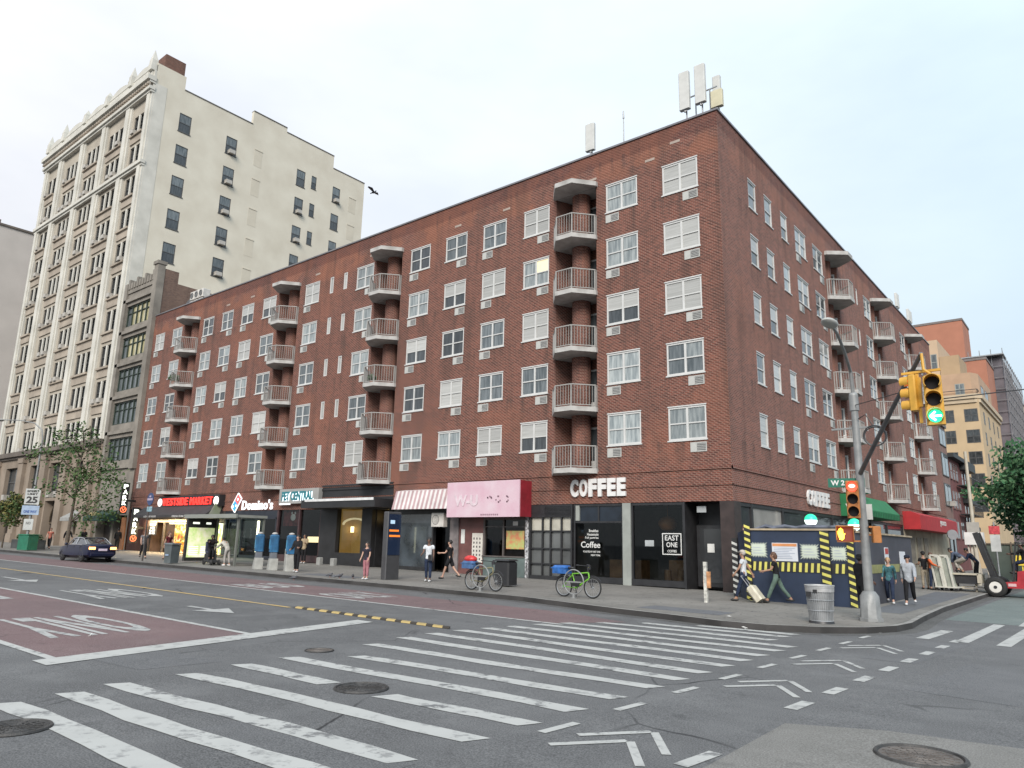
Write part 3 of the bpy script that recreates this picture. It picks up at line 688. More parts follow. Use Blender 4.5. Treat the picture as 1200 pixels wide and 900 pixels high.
# potted greenery on one balcony is its own thing
def leaf_clump(mb, c, r, n, s, rnd, flat=.7):
    for _ in range(n):
        d = Vector((rnd.gauss(0, 1), rnd.gauss(0, 1), rnd.gauss(0, 1))).normalized()*r*rnd.random()**.4; d.z *= flat; p = Vector(c)+d
        a = Vector((rnd.gauss(0, 1), rnd.gauss(0, 1), rnd.gauss(0, 1))).normalized(); b = a.orthogonal().normalized(); k = s*rnd.uniform(.6, 1.3)
        mb.mi = 0 if rnd.random() < .6 else 1
        mb.poly([p-a*k-b*k*.4, p+a*k*.2-b*k*.6, p+a*k, p-a*k*.1+b*k*.6])
m_leaf1 = M('leaf_green', (.040, .085, .030), .6, .35, 2); m_leaf2 = M('leaf_light', (.075, .125, .045), .6, .3, 2); m_bark = M('bark', (.10, .08, .062), .9, .3, 8, bump=.5)
m_ter = M('terracotta', (.30, .12, .07), .8)
def pot(x, y, z, label, sc=1):
    t = thing('potted_plant', label, 'plant', (x, y, z)); a = MB(); a.cyl((0, 0, 0), (0, 0, .28*sc), .13*sc, .18*sc, 14); a.build('pot', m_ter, t, w=False)
    b = MB(); leaf_clump(b, (0, 0, .5*sc), .36*sc, 260, .07, random.Random(x)); b.build('foliage', [m_leaf1, m_leaf2], t, w=False)
pot(-57.7, YA-.75, BZ[3], 'bushy potted plant on the second highest leftmost balcony', 1.25)
pot(-33.3, YA-.6, BZ[2], 'small potted plant on the middle balcony of the second balcony stack from the corner', .8)
# ---- rooftop masts
m_ant = M('antenna_shell', (.52, .52, .50), .5, .08, 3); m_ant2 = M('antenna_cream', (.52, .48, .34), .5, .08, 3); m_steel = M('galvanised_steel', (.30, .31, .32), .45, .2, 5, metal=.5)
def antenna(x, y, z0, z1, w, mat, label, lean=0):
    t = thing('cell_antenna', label, 'antenna', (x, y, ROOF+.09)); h0, h1 = z0-ROOF-.09, z1-ROOF-.09
    a = MB(); a.bbox(-w/2, w/2, -.11, .11, h0, h1, .03); a.build('panel', mat, t, w=False)
    b = MB(); b.cyl((0, .16, 0), (0, .16, h1-.15), .035); b.box(-.06, .06, .05, .18, h0+.1, h0+.2); b.box(-.06, .06, .05, .18, h1-.4, h1-.3); b.cyl((0, .0, h0-.12), (0, 0, h0), .05); b.cyl((.08, 0, h0-.1), (.08, 0, h0), .03)
    b.build('mast', m_steel, t, w=False)
antenna(-18.44, 28.5, 21.5, 23.0, .52, m_ant, 'single pale cell antenna on the parapet left of the thin rod')
antenna(-13.2, 28.45, 21.75, 23.7, .50, m_ant, 'tall pale cell antenna, leftmost of the cluster at the roof corner')
antenna(-12.42, 28.45, 21.8, 23.75, .50, m_ant, 'tall pale cell antenna in the middle of the cluster at the roof corner')
antenna(-11.75, 28.7, 21.45, 22.3, .55, m_ant2, 'square cream antenna box at the very corner of the roof')
antenna(-11.9, 29.1, 22.45, 23.3, .36, m_ant, 'short grey cell antenna rising behind the cream box at the roof corner')
a = MB(); a.cyl((0, 0, 0), (0, 0, 1.5), .03, .02); a.cyl((0, 0, 1.5), (0, 0, 1.9), .045, .03); lone('rod_antenna', a, m_steel, 'thin upright rod antenna on the parapet of the brick block', 'antenna', (-16.5, 28.5, ROOF+.09))
a = MB(); a.beam((-13.2, 28.75, 22.5), (-11.75, 28.75, 22.55), .05); a.beam((-12.8, 28.75, ROOF), (-12.8, 28.75, 22.5), .05); a.beam((-12.1, 28.75, ROOF), (-12.1, 28.75, 22.5), .05)
lone('antenna_frame', a, m_steel, 'grey pipe frame tying the antennas together at the roof corner', 'frame')
def far_antenna(y, h, label, n):
    t = thing('cell_antenna', label, 'antenna', (XB-.25, y, ROOF+.09)); b = MB()
    for k in range(n): b.cyl((0, k*.5, 0), (0, k*.5, h), .03); 
    b.beam((0, 0, h*.4), (0, (n-1)*.5, h*.4), .04); b.build('mast', m_steel, t, w=False)
    a = MB()
    for k in range(n): a.bbox(-.1, .1, k*.5-.16, k*.5+.16, h*.35, h, .02)
    a.build('panel', m_ant, t, w=False)
far_antenna(64.6, 1.8, 'pair of slim antennas on the roof far down the side street', 2)
far_antenna(69.0, 1.6, 'antenna rack at the far end of the brick roof on the side street', 3)
# ================================================================ shop floor of the brick block
def shop_glass(name, tint=(.8, .85, .85), refl=.9):
    m = bpy.data.materials.new(name); m.use_nodes = True; t = m.node_tree; t.nodes.clear()
    o = t.nodes.new('ShaderNodeOutputMaterial'); a = t.nodes.new('ShaderNodeBsdfTransparent'); g = t.nodes.new('ShaderNodeBsdfGlossy'); mx_ = t.nodes.new('ShaderNodeMixShader')
    fr = t.nodes.new('ShaderNodeFresnel'); fr.inputs['IOR'].default_value = 1.5
    mu = t.nodes.new('ShaderNodeMath'); mu.operation = 'MULTIPLY'; mu.inputs[1].default_value = refl; t.links.new(fr.outputs[0], mu.inputs[0])
    a.inputs[0].default_value = (*tint, 1); g.inputs['Roughness'].default_value = .02; g.inputs['Color'].default_value = (.75, .8, .85, 1)
    t.links.new(mu.outputs[0], mx_.inputs[0]); t.links.new(a.outputs[0], mx_.inputs[1]); t.links.new(g.outputs[0], mx_.inputs[2]); t.links.new(mx_.outputs[0], o.inputs[0])
    MATS[name] = m; return m
m_sglass = shop_glass('shop_glass', (.55, .6, .6)); m_sglass_d = shop_glass('tinted_glass', (.18, .20, .20))
m_blk = M('black_metal', (.022, .022, .024), .45, .25, 3); m_blk2 = M('charcoal_panel', (.020, .020, .022), .55, .2, 2)
m_brown = M('brown_black_stone', (.040, .028, .026), .35, .3, 2.5); m_wht = M('white_column', (.27, .285, .265), .6, .12, 2)
m_int = M('interior_wall', (.12, .11, .10), .8, .5, .8); m_floor = M('interior_floor', (.10, .08, .06), .6, .3, 1)
m_wood = M('interior_wood', (.22, .12, .06), .6, .3, 3)
def zbase(x): return zs(x)
def part(mb, name, mats, parent=None): return mb.build(name, mats, parent or bb)
# interiors: one open room per shop, behind the glass
def room(x0, x1, y0, depth, z1=SH-.02, mat=m_int, name='shop_interior'):
    r = MB(); zb = zs(x0)+.02; y1 = y0+depth
    r.mi = 1; r.poly([(x0, y0, zb), (x1, y0, zb), (x1, y1, zb), (x0, y1, zb)]); r.mi = 0
    r.poly([(x0, y1, zb), (x1, y1, zb), (x1, y1, z1), (x0, y1, z1)]); r.poly([(x0, y0, zb), (x0, y1, zb), (x0, y1, z1), (x0, y0, z1)]); r.poly([(x1, y0, zb), (x1, y0, z1), (x1, y1, z1), (x1, y1, zb)])
    r.poly([(x0, y0, z1), (x0, y1, z1), (x1, y1, z1), (x1, y0, z1)])
    return part(r, name, [mat, m_floor])
G0 = YA+.12      # glass line
def glass(x0, x1, z0, z1, y=None, mat=None, name='shop_window', parent=None):
    g = MB(); y = y or G0; g.poly([(x0, y, z0), (x1, y, z0), (x1, y, z1), (x0, y, z1)]); return part(g, name, mat or m_sglass, parent)
# -- coffee shop: corner entry, two show windows, black gate
room(-19.2, -13.8, G0+.05, 5.0); 
f = MB()
f.box(-19.24, -13.74, YA+.02, YA+.3, zs(-19), .58); f.box(-19.24, -13.74, YA+.04, YA+.2, 3.66, SH)
for x in (-19.2, -16.68, -16.2, -13.80): f.box(x-.04, x+.04, YA+.05, YA+.2, .58, 3.66)
f.box(-19.16, -16.7, YA+.06, YA+.18, 2.92, 3.0); f.box(-17.95, -17.87, YA+.06, YA+.17, 3.0, 3.66)
fr = part(f, 'shopfront_frame', m_blk)
glass(-19.16, -16.72, .58, 2.92); glass(-16.16, -13.84, .58, 3.66)
f = MB(); f.box(-19.0, -17.95, YA+.1, YA+.16, 3.0, 3.66); f.box(-17.87, -16.72, YA+.1, YA+.16, 3.0, 3.66); part(f, 'transom_panel', M('blue_black_panel', (.012, .018, .028), .2, .3, 2))
f = MB(); f.box(-16.64, -16.24, YA-.02, YA+.3, zs(-16.4), SH-.01); f.box(-19.12, -18.92, YA+.02, YA+.1, 3.02, 3.7); part(f, 'white_pillar', m_wht)
f = MB()  # furniture glimpsed inside
f.box(-16.0, -14.0, 31.2, 31.9, zs(-15), 1.35); f.box(-18.9, -17.2, 30.8, 31.6, zs(-18), 1.3)
for x in (-15.6, -15.0, -14.4): f.cyl((x, 30.3, zs(x)), (x, 30.3, .95), .17, .15, 12)
part(f, 'shop_counter', m_wood)
f = MB(); f.ball((-15.5, 30.2, 2.95), (.42, .42, .34)); f.cyl((-15.5, 30.2, 3.2), (-15.5, 30.2, 3.74), .015); part(f, 'pendant_lamp', M('copper_lamp', (.50, .20, .07), .45, .2, 3))
f = MB(); f.box(-15.62, -15.2, G0-.012, G0-.004, 1.95, 2.2); part(f, 'window_notice', M('notice_paper', (.35, .37, .38), .7))
# entry recess with door and dark stone piers
f = MB(); f.box(-12.15, -11.56, YA-.05, YA+.62, zs(-12), SH-.004); part(f, 'corner_pier', m_brown)
f = MB(); f.poly([(-13.74, YA+1.3, zs(-13)), (-12.15, YA+1.3, zs(-13)), (-12.15, YA+1.3, SH), (-13.74, YA+1.3, SH)]); f.box(-13.78, -13.70, YA, YA+1.3, zs(-13), SH); f.poly([(-13.7, YA, SH-.01), (-13.7, YA+1.3, SH-.01), (-12.15, YA+1.3, SH-.01), (-12.15, YA, SH-.01)]); part(f, 'entry_recess', m_blk)
dr = MB(); dr.box(-13.62, -12.3, YA+.9, YA+.98, .38, 2.85); d_ = part(dr, 'shop_door', m_blk)
gg = MB(); gg.box(-13.48, -12.44, YA+.885, YA+.898, .55, 2.7); gg.build('pane', glass_mat('door_glass', (.03, .032, .035)), d_)
gg = MB(); gg.box(-13.15, -12.85, YA+.87, YA+.884, 1.75, 2.1); gg.build('notice', M('notice_white', (.6, .6, .58), .7), d_)
gg = MB(); gg.box(-13.3, -12.9, YA+.3, YA+.34, 3.35, 3.6); part(gg, 'ceiling_sign', M('notice_paper'))
# black folding gate / gridded front
f = MB(); x0, x1 = -21.78, -19.3; zb = zs(-20.5)
f.box(x0, x1, YA+.02, YA+.25, 3.18, SH); f.box(x0, x0+.08, YA, YA+.25, zb, 3.18); f.box(x1-.08, x1, YA, YA+.25, zb, 3.18); f.box(x0, x1, YA+.02, YA+.25, zb, .52)
for k in range(1, 4): x = x0+(x1-x0)*k/4-.02+.15*(k == 1); f.box(x-.035, x+.035, YA+.04, YA+.14, .52, 3.18)
for z in (1.05, 1.75, 2.55): f.box(x0, x1, YA+.05, YA+.13, z-.03, z+.03)
for k in range(8): f.box(x0+.9, x1-.1, YA-.01, YA+.02, 3.25+k*.06, 3.28+k*.06)
part(f, 'folding_gate', m_blk)
gl_ = MB(); gl_.poly([(x0, YA+.15, .5), (x1, YA+.15, .5), (x1, YA+.15, 2.58), (x0, YA+.15, 2.58)]); part(gl_, 'shop_window', glass_mat('grey_shop_glass', (.10, .105, .105)))
gl_ = MB(); gl_.poly([(x0, YA+.15, 2.58), (x1, YA+.15, 2.58), (x1, YA+.15, 3.18), (x0, YA+.15, 3.18)]); part(gl_, 'transom_pane', M('pale_transom', (.42, .40, .34), .4, .15, 2, coat=1))
f = MB(); f.box(-21.98, -21.80, YA-.03, YA+.2, zs(-22), SH-.02)
o_ = part(f, 'stickered_post', M('sticker_post', (.30, .30, .31), .7, .9, 9, detail=2))
# -- pink-signed takeaway kiosk
room(-26.3, -22.0, YA+.2, 2.5, mat=M('kiosk_interior', (.20, .11, .09), .8, .3, 1.5))
f = MB(); f.box(-26.95, -26.36, YA-.04, YA+.4, zs(-26.6), SH-.02); part(f, 'concrete_pilaster', M('pilaster_grey', (.17, .15, .15), .8, .3, 2))
f = MB(); f.box(-24.62, -22.0, YA-.02, YA+.2, zs(-23), 1.28); part(f, 'counter_panel', M('grey_green_panel', (.10, .13, .125), .5, .25, 1.5))
f = MB(); f.box(-24.7, -22.0, YA-.06, YA+.2, 1.28, 1.34); f.box(-24.7, -24.6, YA+.02, YA+.2, 1.34, 3.7); f.box(-23.45, -23.38, YA+.04, YA+.16, 1.34, 3.1); f.box(-24.6, -22.0, YA+.03, YA+.17, 3.08, 3.7); f.box(-22.06, -22.0, YA+.02, YA+.2, 1.34, 3.1); f.box(-24.6, -22.06, YA+.05, YA+.15, 2.72, 2.76)
part(f, 'kiosk_frame', M('kiosk_frame', (.10, .085, .08), .6, .2, 2)); glass(-24.6, -22.06, 1.34, 3.08, YA+.12)
f = MB(); f.box(-26.36, -24.7, YA+.04, YA+.18, zs(-25.5), 3.7); part(f, 'side_panel', M('maroon_panel', (.13, .055, .05), .55, .35, 1.3))
f = MB(); f.box(-25.42, -24.72, YA+.005, YA+.035, .98, 2.42); p_ = part(f, 'menu_board', M('menu_board', (.58, .55, .50), .6, .1, 2))
q = MB()
for i in range(3):
    for j in range(6): q.box(-25.33+.2*i, -25.25+.2*i, YA-.004, YA+.003, 1.1+.2*j, 1.2+.2*j)
q.build('menu_print', M('menu_print', (.10, .09, .09), .7), p_)
f = MB(); f.box(-23.25, -22.14, YA+.09, YA+.115, 1.68, 2.55); part(f, 'food_poster', M('food_poster', (.55, .20, .10), .5, col2=(.40, .46, .16), scale=5, detail=2))
f = MB(); f.box(-22.85, -22.55, YA+.09, YA+.115, 2.8, 3.0); f.box(-26.2, -25.95, YA+.01, YA+.035, 1.9, 2.6); part(f, 'window_notice', M('notice_white'))
# -- dark shop under the striped awning
room(-31.4, -27.0, YA+.3, 3, mat=M('dark_interior', (.05, .05, .055), .8, .3, 1))
f = MB(); f.box(-31.45, -26.96, YA+.03, YA+.25, 3.4, SH); f.box(-31.45, -28.3, YA+.03, YA+.25, zs(-31), .62)
for x in (-31.4, -28.3, -27.0): f.box(x-.05, x+.05, YA+.03, YA+.25, zs(x), 3.4)
part(f, 'shopfront_frame', m_blk); glass(-31.35, -28.35, .62, 3.4, YA+.15, M('shop_glass_poster', (.045, .055, .065), .25, .5, 1.2, coat=1)); glass(-28.25, -27.05, zs(-27), 3.4, YA+.5, m_sglass_d)
# -- black lobby front with lit window
f = MB(); x0, x1 = -38.0, -31.5; zb = zs(-35)
f.box(x0, -36.4, YA-.02, YA+.3, zb, 5.2); f.box(-36.4, -34.1, YA-.02, YA+.3, zb, 1.2); f.box(-36.4, -34.1, YA-.02, YA+.3, 3.8, 5.2); f.box(-34.1, -33.2, YA-.02, YA+.3, zb, 5.2); f.box(-33.2, -31.5, YA-.02, YA+.3, 3.7, 5.2); f.box(-31.75, -31.5, YA-.02, YA+.3, zb, 3.7)
f.box(x0, x1, YA-.08, YA-.022, 4.9, 5.0); f.box(x0, x1, YA-.08, YA-.022, 5.12, 5.22)
part(f, 'lobby_front', m_blk2)
f = MB(); f.poly([(-36.4, YA+1.2, 1.2), (-34.1, YA+1.2, 1.2), (-34.1, YA+1.2, 3.8), (-36.4, YA+1.2, 3.8)]); f.box(-36.45, -36.4, YA+.3, YA+1.2, 1.2, 3.8); f.box(-34.1, -34.05, YA+.3, YA+1.2, 1.2, 3.8); f.box(-36.4, -34.1, YA+.3, YA+1.2, 1.15, 1.2); f.box(-36.4, -34.1, YA+.3, YA+1.2, 3.8, 3.85)
part(f, 'lit_lobby', M('lobby_wall', (.30, .20, .08), .6, emit=(1, .62, .18), es=.10, scale=.9, col2=(.50, .30, .10)))
f = MB(); f.box(-36.2, -36.0, YA+.9, YA+1.0, 2.4, 2.75); part(f, 'wall_lamp', glow('lamp_warm', (1, .8, .4), 3.0))
f = MB(); 
for k in range(10):
    a0, a1 = math.pi*k/10, math.pi*(k+1)/10; f.beam((-35.25-1.05*math.cos(a0), YA+.4, 2.85+.35*math.sin(a0)), (-35.25-1.05*math.cos(a1), YA+.4, 2.85+.35*math.sin(a1)), .1)
part(f, 'arched_trim', M('arch_trim', (.6, .5, .32), .5, emit=(1, .8, .45), es=.5))
glass(-36.4, -34.1, 1.2, 3.8, YA+.2)
f = MB(); f.poly([(-33.2, YA+1.4, zb), (-31.75, YA+1.4, zb), (-31.75, YA+1.4, 3.7), (-33.2, YA+1.4, 3.7)]); f.box(-33.2, -33.15, YA+.3, YA+1.4, zb, 3.7); f.box(-31.8, -31.75, YA+.3, YA+1.4, zb, 3.7); f.box(-33.2, -31.75, YA+.3, YA+1.4, 3.7, 3.75); part(f, 'entry_recess', m_blk)
f = MB(); f.box(-32.9, -32.05, YA+1.3, YA+1.38, zb, 2.9); d_ = part(f, 'lobby_door', m_brown)
f = MB(); f.box(-32.95, -32.35, YA+.9, YA+.95, 3.0, 3.55); part(f, 'ceiling_lamp', M('amber_panel', (.4, .25, .08), .5, emit=(1, .62, .2), es=.45))
f = MB(); f.ball((-32.4, YA+.82, 3.22), .11); part(f, 'wall_lamp', glow('lamp_warm', (1, .8, .4), 3.0))
for x in (-37.2, -36.3): pass
# -- pet shop
room(-42.6, -38.05, YA+.3, 3, mat=M('dark_interior'))
f = MB(); f.box(-42.7, -38.0, YA+.02, YA+.25, 4.0, 5.2); f.box(-42.7, -38.0, YA+.02, YA+.25, zs(-42), .95)
for x in (-42.65, -40.3, -38.05): f.box(x-.07, x+.07, YA+.02, YA+.25, zs(x), 4.0)
part(f, 'shopfront_frame', M('maroon_frame', (.055, .03, .032), .5, .3, 2)); glass(-42.58, -38.1, .95, 4.0, YA+.15)
f = MB(); f.box(-42.4, -40.5, YA+.3, YA+.34, 2.75, 3.75); part(f, 'window_display', M('red_display', (.16, .03, .03), .6, .5, 5))
f = MB(); f.ball((-41.3, YA+.27, 3.3), (.28, .03, .22)); f.ball((-41.45, YA+.27, 3.58), (.08, .03, .1)); f.ball((-41.1, YA+.27, 3.58), (.08, .03, .1)); part(f, 'window_decal', M('white_decal', (.7, .68, .64), .6))
f = MB(); f.box(-39.9, -38.6, YA+.5, YA+.6, 1.75, 2.1); part(f, 'lit_shelf', glow('shelf_glow', (1, .75, .4), 1.6))
# -- pizza shop
room(-48.9, -42.8, YA+.3, 3, mat=M('dark_interior'))
f = MB(); f.box(-49.1, -42.72, YA+.02, YA+.25, 3.2, 5.25); f.box(-49.1, -42.72, YA+.02, YA+.25, zs(-46), .8)
for x in (-49.05, -47.0, -44.9, -42.8): f.box(x-.06, x+.06, YA+.02, YA+.25, zs(x), 3.3)
part(f, 'shopfront_frame', M('navy_frame', (.018, .022, .032), .5, .2, 2)); glass(-49.0, -42.85, .8, 3.2, YA+.15, m_sglass_d)
# -- market: lit shop front
def goods(name, s, cols, es):
    m = bpy.data.materials.new(name); m.use_nodes = True; t = m.node_tree; b = t.nodes['Principled BSDF']
    pos = t.nodes.new('ShaderNodeNewGeometry').outputs['Position']; v = t.nodes.new('ShaderNodeTexVoronoi'); v.inputs['Scale'].default_value = s
    t.links.new(pos, v.inputs['Vector']); r = t.nodes.new('ShaderNodeValToRGB'); r.color_ramp.interpolation = 'CONSTANT'
    sep = t.nodes.new('ShaderNodeSeparateColor'); t.links.new(v.outputs['Color'], sep.inputs[0]); t.links.new(sep.outputs[0], r.inputs[0])
    e = r.color_ramp.elements; e[0].color = (*cols[0], 1); e[1].position = 1/len(cols); e[1].color = (*cols[1], 1)
    for i in range(2, len(cols)): k = e.new(i/len(cols)); k.color = (*cols[i], 1)
    t.links.new(r.outputs[0], b.inputs['Base Color']); t.links.new(r.outputs[0], b.inputs['Emission Color']); b.inputs['Emission Strength'].default_value = es
    MATS[name] = m; return m
m_goods = goods('lit_goods', 5.5, [(1, .68, .22), (.85, .42, .06), (.45, .10, .04), (1, .85, .5), (.30, .30, .08), (.9, .6, .2), (.75, .2, .05), (1, .8, .4)], 1.35)
m_goods2 = goods('lit_goods_orange', 4, [(1, .4, .04), (.9, .3, .02), (1, .5, .1), (.7, .2, .03)], 1.2)
m_goods3 = goods('lit_goods_green', 5, [(.75, .9, .35), (.9, .85, .5), (.4, .6, .2), (.9, .9, .7), (.85, .55, .2)], .85)
f = MB(); zb = zs(-57)
f.box(-60.6, -49.15, YA+.02, YA+.25, 3.0, 4.95)
for x in (-60.55, -58.0, -54.1, -50.6, -49.2): f.box(x-.06, x+.06, YA+.02, YA+.25, zb, 3.0)
part(f, 'shopfront_frame', M('market_frame', (.05, .045, .045), .5, .3, 2))
f = MB(); f.box(-57.9, -54.2, YA+.9, YA+1.0, zb, 2.95); 
gd = part(f, 'produce_display', m_goods)
f = MB(); f.box(-57.0, -54.3, YA+.5, YA+.85, .9, 1.25); f.box(-56.6, -54.3, YA+.45, YA+.84, 1.38, 1.55); f.build('orange_shelf', m_goods2, gd)
f = MB(); f.box(-54.0, -50.7, YA+.9, YA+1.0, zb, 2.95); part(f, 'drinks_display', m_goods3)
room(-60.5, -58.05, YA+.3, 2.5, 3.0, mat=M('warm_hall', (.16, .10, .07), .8, .3, 1.5))
glass(-57.94, -54.16, zb+.1, 3.0, YA+.15); glass(-54.0, -50.7, zb+.1, 3.0, YA+.15)
f = MB(); f.box(-57.8, -54.3, YA+.35, YA+.7, 2.88, 2.95); f.box(-53.9, -50.8, YA+.35, YA+.7, 2.88, 2.95); part(f, 'tube_light', glow('tube_glow', (1, .85, .55), 3.0))
f = MB(); f.box(-64, -60.62, YA, YA+.3, zs(-62), SH+.3); part(f, 'base_wall', brick_mat('dark_base_brick', (.10, .04, .032), (.07, .03, .026), (.08, .06, .055)))
for x_, e_ in ((-56.2, 260), (-52.3, 190), (-59.4, 110)):
    ld = bpy.data.lights.new('shop_light', 'AREA'); ld.shape = 'RECTANGLE'; ld.size = 2.8; ld.size_y = .3; ld.energy = e_; ld.color = (1, .72, .38); lo_ = bpy.data.objects.new('shop_light', ld); COL.objects.link(lo_); lo_.location = (x_, YA-.35, 3.1); lo_.rotation_euler = (R(25), 0, 0)
# unseen solid core added so no daylight leaks under the upper floors
f = MB(); f.box(X0, XB-6, YA+5.5, YA+13.9, 0, SH-.01); f.box(XB-13.9, XB-3.2, YA+5.5, YA+UB-.1, 0, SH-.01); part(f, 'daylight_block', m_int)

# -- side street front
def bwin(y0, y1, z0, z1, mat, name='shop_window', o=.1):
    g = MB(); g.poly([(XB-o, y0, z0), (XB-o, y1, z0), (XB-o, y1, z1), (XB-o, y0, z1)]); return part(g, name, mat)
m_gd = glass_mat('side_shop_glass', (.035, .04, .045)); m_gw = M('side_pale_reflection', (.30, .29, .27), .5, .2, .8, coat=1)  # the pale one is a sky reflection painted into the pane colour
f = MB()
for y in (28.95, 30.2, 33.9, 37.6, 41.5, 45.5, 49.5, 53.6, 58.2): f.box(XB-.3, XB-.02, y-.09, y+.09, zs(-12), SH-.005)
f.box(XB-.28, XB-.03, 28.85, 58.2, zs(-12), .7); f.box(XB-.27, XB-.04, 28.85, 58.2, 3.62, SH-.006); part(f, 'shopfront_frame', m_blk)
bwin(28.9, 30.2, .7, 3.62, m_gd); bwin(30.2, 33.9, 2.3, 3.62, m_gw, 'reflection_pane'); bwin(30.2, 33.9, .7, 2.3, m_gd); bwin(33.9, 58.1, .7, 3.62, m_gd)
f = MB(); f.box(XB-.25, XB-.01, 58.3, 59.0, zs(-12), SH-.003); f.box(XB-.2, XB-.03, 59.0, 68.0, zs(-12), SH-.008); f.box(XB-.25, XB-.015, 68, YA+UB, zs(-12), SH-.003); part(f, 'render_wall', M('cream_render', (.42, .38, .28), .8, .3, .8, col2=(.26, .22, .16)))
for y in (60.0, 62.4, 65.0): f = MB(); f.box(XB-.03, XB+.02, y, y+1.5, .9, 3.0); part(f, 'roller_shutter', M('old_shutter', (.22, .19, .15), .7, .4, 2))

# ================================================================ signs and awnings (things of their own)
m_letter = M('white_letter', (.66, .65, .64), .5, .06, 4)
def letters(t, word, x, z, w, h, F, mat, depth=.08, bold=.03, gap=1., y=None, halign=None):
    """each letter a part, on the plane the matrix F faces; x runs to the right"""
    cx = x; ws = {'I': .42, 'M': 1.3, 'W': 1.35, ' ': .5, "'": .3, '.': .3, 'i': .42, 'l': .4, 'm': 1.3}
    tot = sum(ws.get(c, 1.) for c in word); unit = w/tot
    for c in word:
        cw_ = ws.get(c, 1.)*unit
        if c != ' ':
            hh = h; zz = z
            if c in "'": hh = h*.3; zz = z+h*.68
            elif c in 'omnsae': hh = h*.72
            me = text_mesh(c, w=cw_*.86, h=hh, depth=depth, bold=bold)
            mb = MB(); mb.add_mesh(me, F @ Matrix.Translation((cx+cw_/2, zz, 0)))
            mb.build('letter', mat, t, w=False)
        cx += cw_
    return t
t = thing('shop_sign', 'white block letters reading COFFEE on the brick above the corner shop windows', 'sign', (-19.37, YA-.06, 4.08)); letters(t, 'COFFEE', 0, 0, 2.98, .80, FA, m_letter, .10, .055)
t = thing('shop_sign', 'white block letters reading COFFEE on the side street brick wall above the hoarding', 'sign', (XB+.06, 37.2, 4.08)); letters(t, 'COFFEE', 0, 0, 3.6, .76, FB, m_letter, .10, .055)
# window lettering (decals on the glass)
def glass_text(label, x0, lines, frame=None):
    t = thing('window_lettering', label, 'window lettering', (x0, G0-.012, 1.4)); m_d = M('decal_white', (.62, .62, .60), .6)
    for s, x, z, h, w, al in lines: b = MB(); text_to(b, s, (x, G0-.01, z), FA, h=h, w=w, depth=.004, align=al, bold=.012); b.build('text_line', m_d, t)
    if frame:
        x0_, x1_, z0_, z1_ = frame; b = MB()
        b.box(x0_, x0_+.04, G0-.012, G0-.008, z0_, z1_); b.box(x1_-.04, x1_, G0-.012, G0-.008, z0_, z1_); b.box(x0_, x1_, G0-.0125, G0-.0085, z0_, z0_+.04); b.box(x0_, x1_, G0-.0125, G0-.0085, z1_-.04, z1_); b.build('border', m_d, t)
glass_text('white lettering with the word Coffee on the left show window of the coffee shop', -18.3, [('Breakfast', -18.2, 2.52, .12, .5, 'CENTER'), ('Housemade', -18.25, 2.36, .12, .6, 'CENTER'), ('Full pastries', -18.3, 2.20, .12, .7, 'CENTER'), ('Coffee', -18.37, 1.83, .27, 1.02, 'CENTER'), ('ROASTED BY EAST ONE', -18.31, 1.62, .08, .9, 'CENTER'), ('NEW YORK', -18.1, 1.47, .08, .5, 'CENTER')])
glass_text('framed white lettering reading EAST ONE on the right show window of the coffee shop', -14.37, [('EAST', -14.37, 2.20, .21, .62, 'CENTER'), ('ONE', -14.37, 1.93, .2, .5, 'CENTER'), ('COFFEE', -14.37, 1.72, .1, .42, 'CENTER')], (-14.81, -13.93, 1.62, 2.5))
# pink sign box
pk = thing('shop_sign', 'large faded pink sign box with a red side above the takeaway kiosk', 'sign', (-26.41, YA-.9, 3.18))
m_pink = M('faded_pink', (.56, .36, .43), .6, col2=(.60, .47, .52), scale=1.1); b = MB()
b.extr([(-26.41, YA-.9, 3.18), (-21.68, YA-.9, 3.18), (-21.68, YA-.9, 4.92), (-26.41, YA-.9, 4.92)], (0, .06, 0)); b.build('panel', m_pink, pk)
b = MB(); b.box(-26.40, -21.66, YA-.838, YA-.002, 3.20, 4.90); b.build('box', M('red_sign_side', (.26, .018, .03), .5, .2, 2), pk)
b = MB(); text_to(b, 'W-U', (-25.1, YA-.912, 3.72), FA, h=.55, w=1.6, depth=.02, bold=.04); b.build('ghost_letters', M('ghost_pink', (.59, .49, .53), .7), pk)
b = MB(); r_ = random.Random(4)
for cx in (-23.55, -23.0, -22.5):
    for k in range(6):
        a = r_.uniform(0, 6.28); b.box(cx+.14*math.cos(a)-.03, cx+.14*math.cos(a)+.04, YA-.912, YA-.903, 4.02+.14*math.sin(a)-.03, 4.02+.14*math.sin(a)+.04)
for k in range(9): b.box(-24.1+.13*k, -24.02+.13*k, YA-.912, YA-.903, 3.26, 3.33)
b.build('worn_print', M('worn_print', (.25, .15, .19), .7), pk)
# striped awning
aw = thing('awning', 'pink and white striped awning left of the pink sign box', 'awning', (-30.6, YA-.9, 3.62)); b = MB(); N = 26
for k in range(N):
    a, c = -30.6+4.14*k/N, -30.6+4.14*(k+1)/N; b.mi = k % 2
    b.extr([(a, YA-.86, 3.62), (a, YA-.90, 3.62), (a, YA-.62, 4.62), (a, YA-.0, 4.72), (a, YA-.0, 4.66), (a, YA-.58, 4.56)][::-1], (c-a, 0, 0))
b.build('canvas', [M('stripe_pink', (.40, .27, .28), .8, .15, 2), M('stripe_white', (.60, .57, .56), .8, .12, 2)], aw)
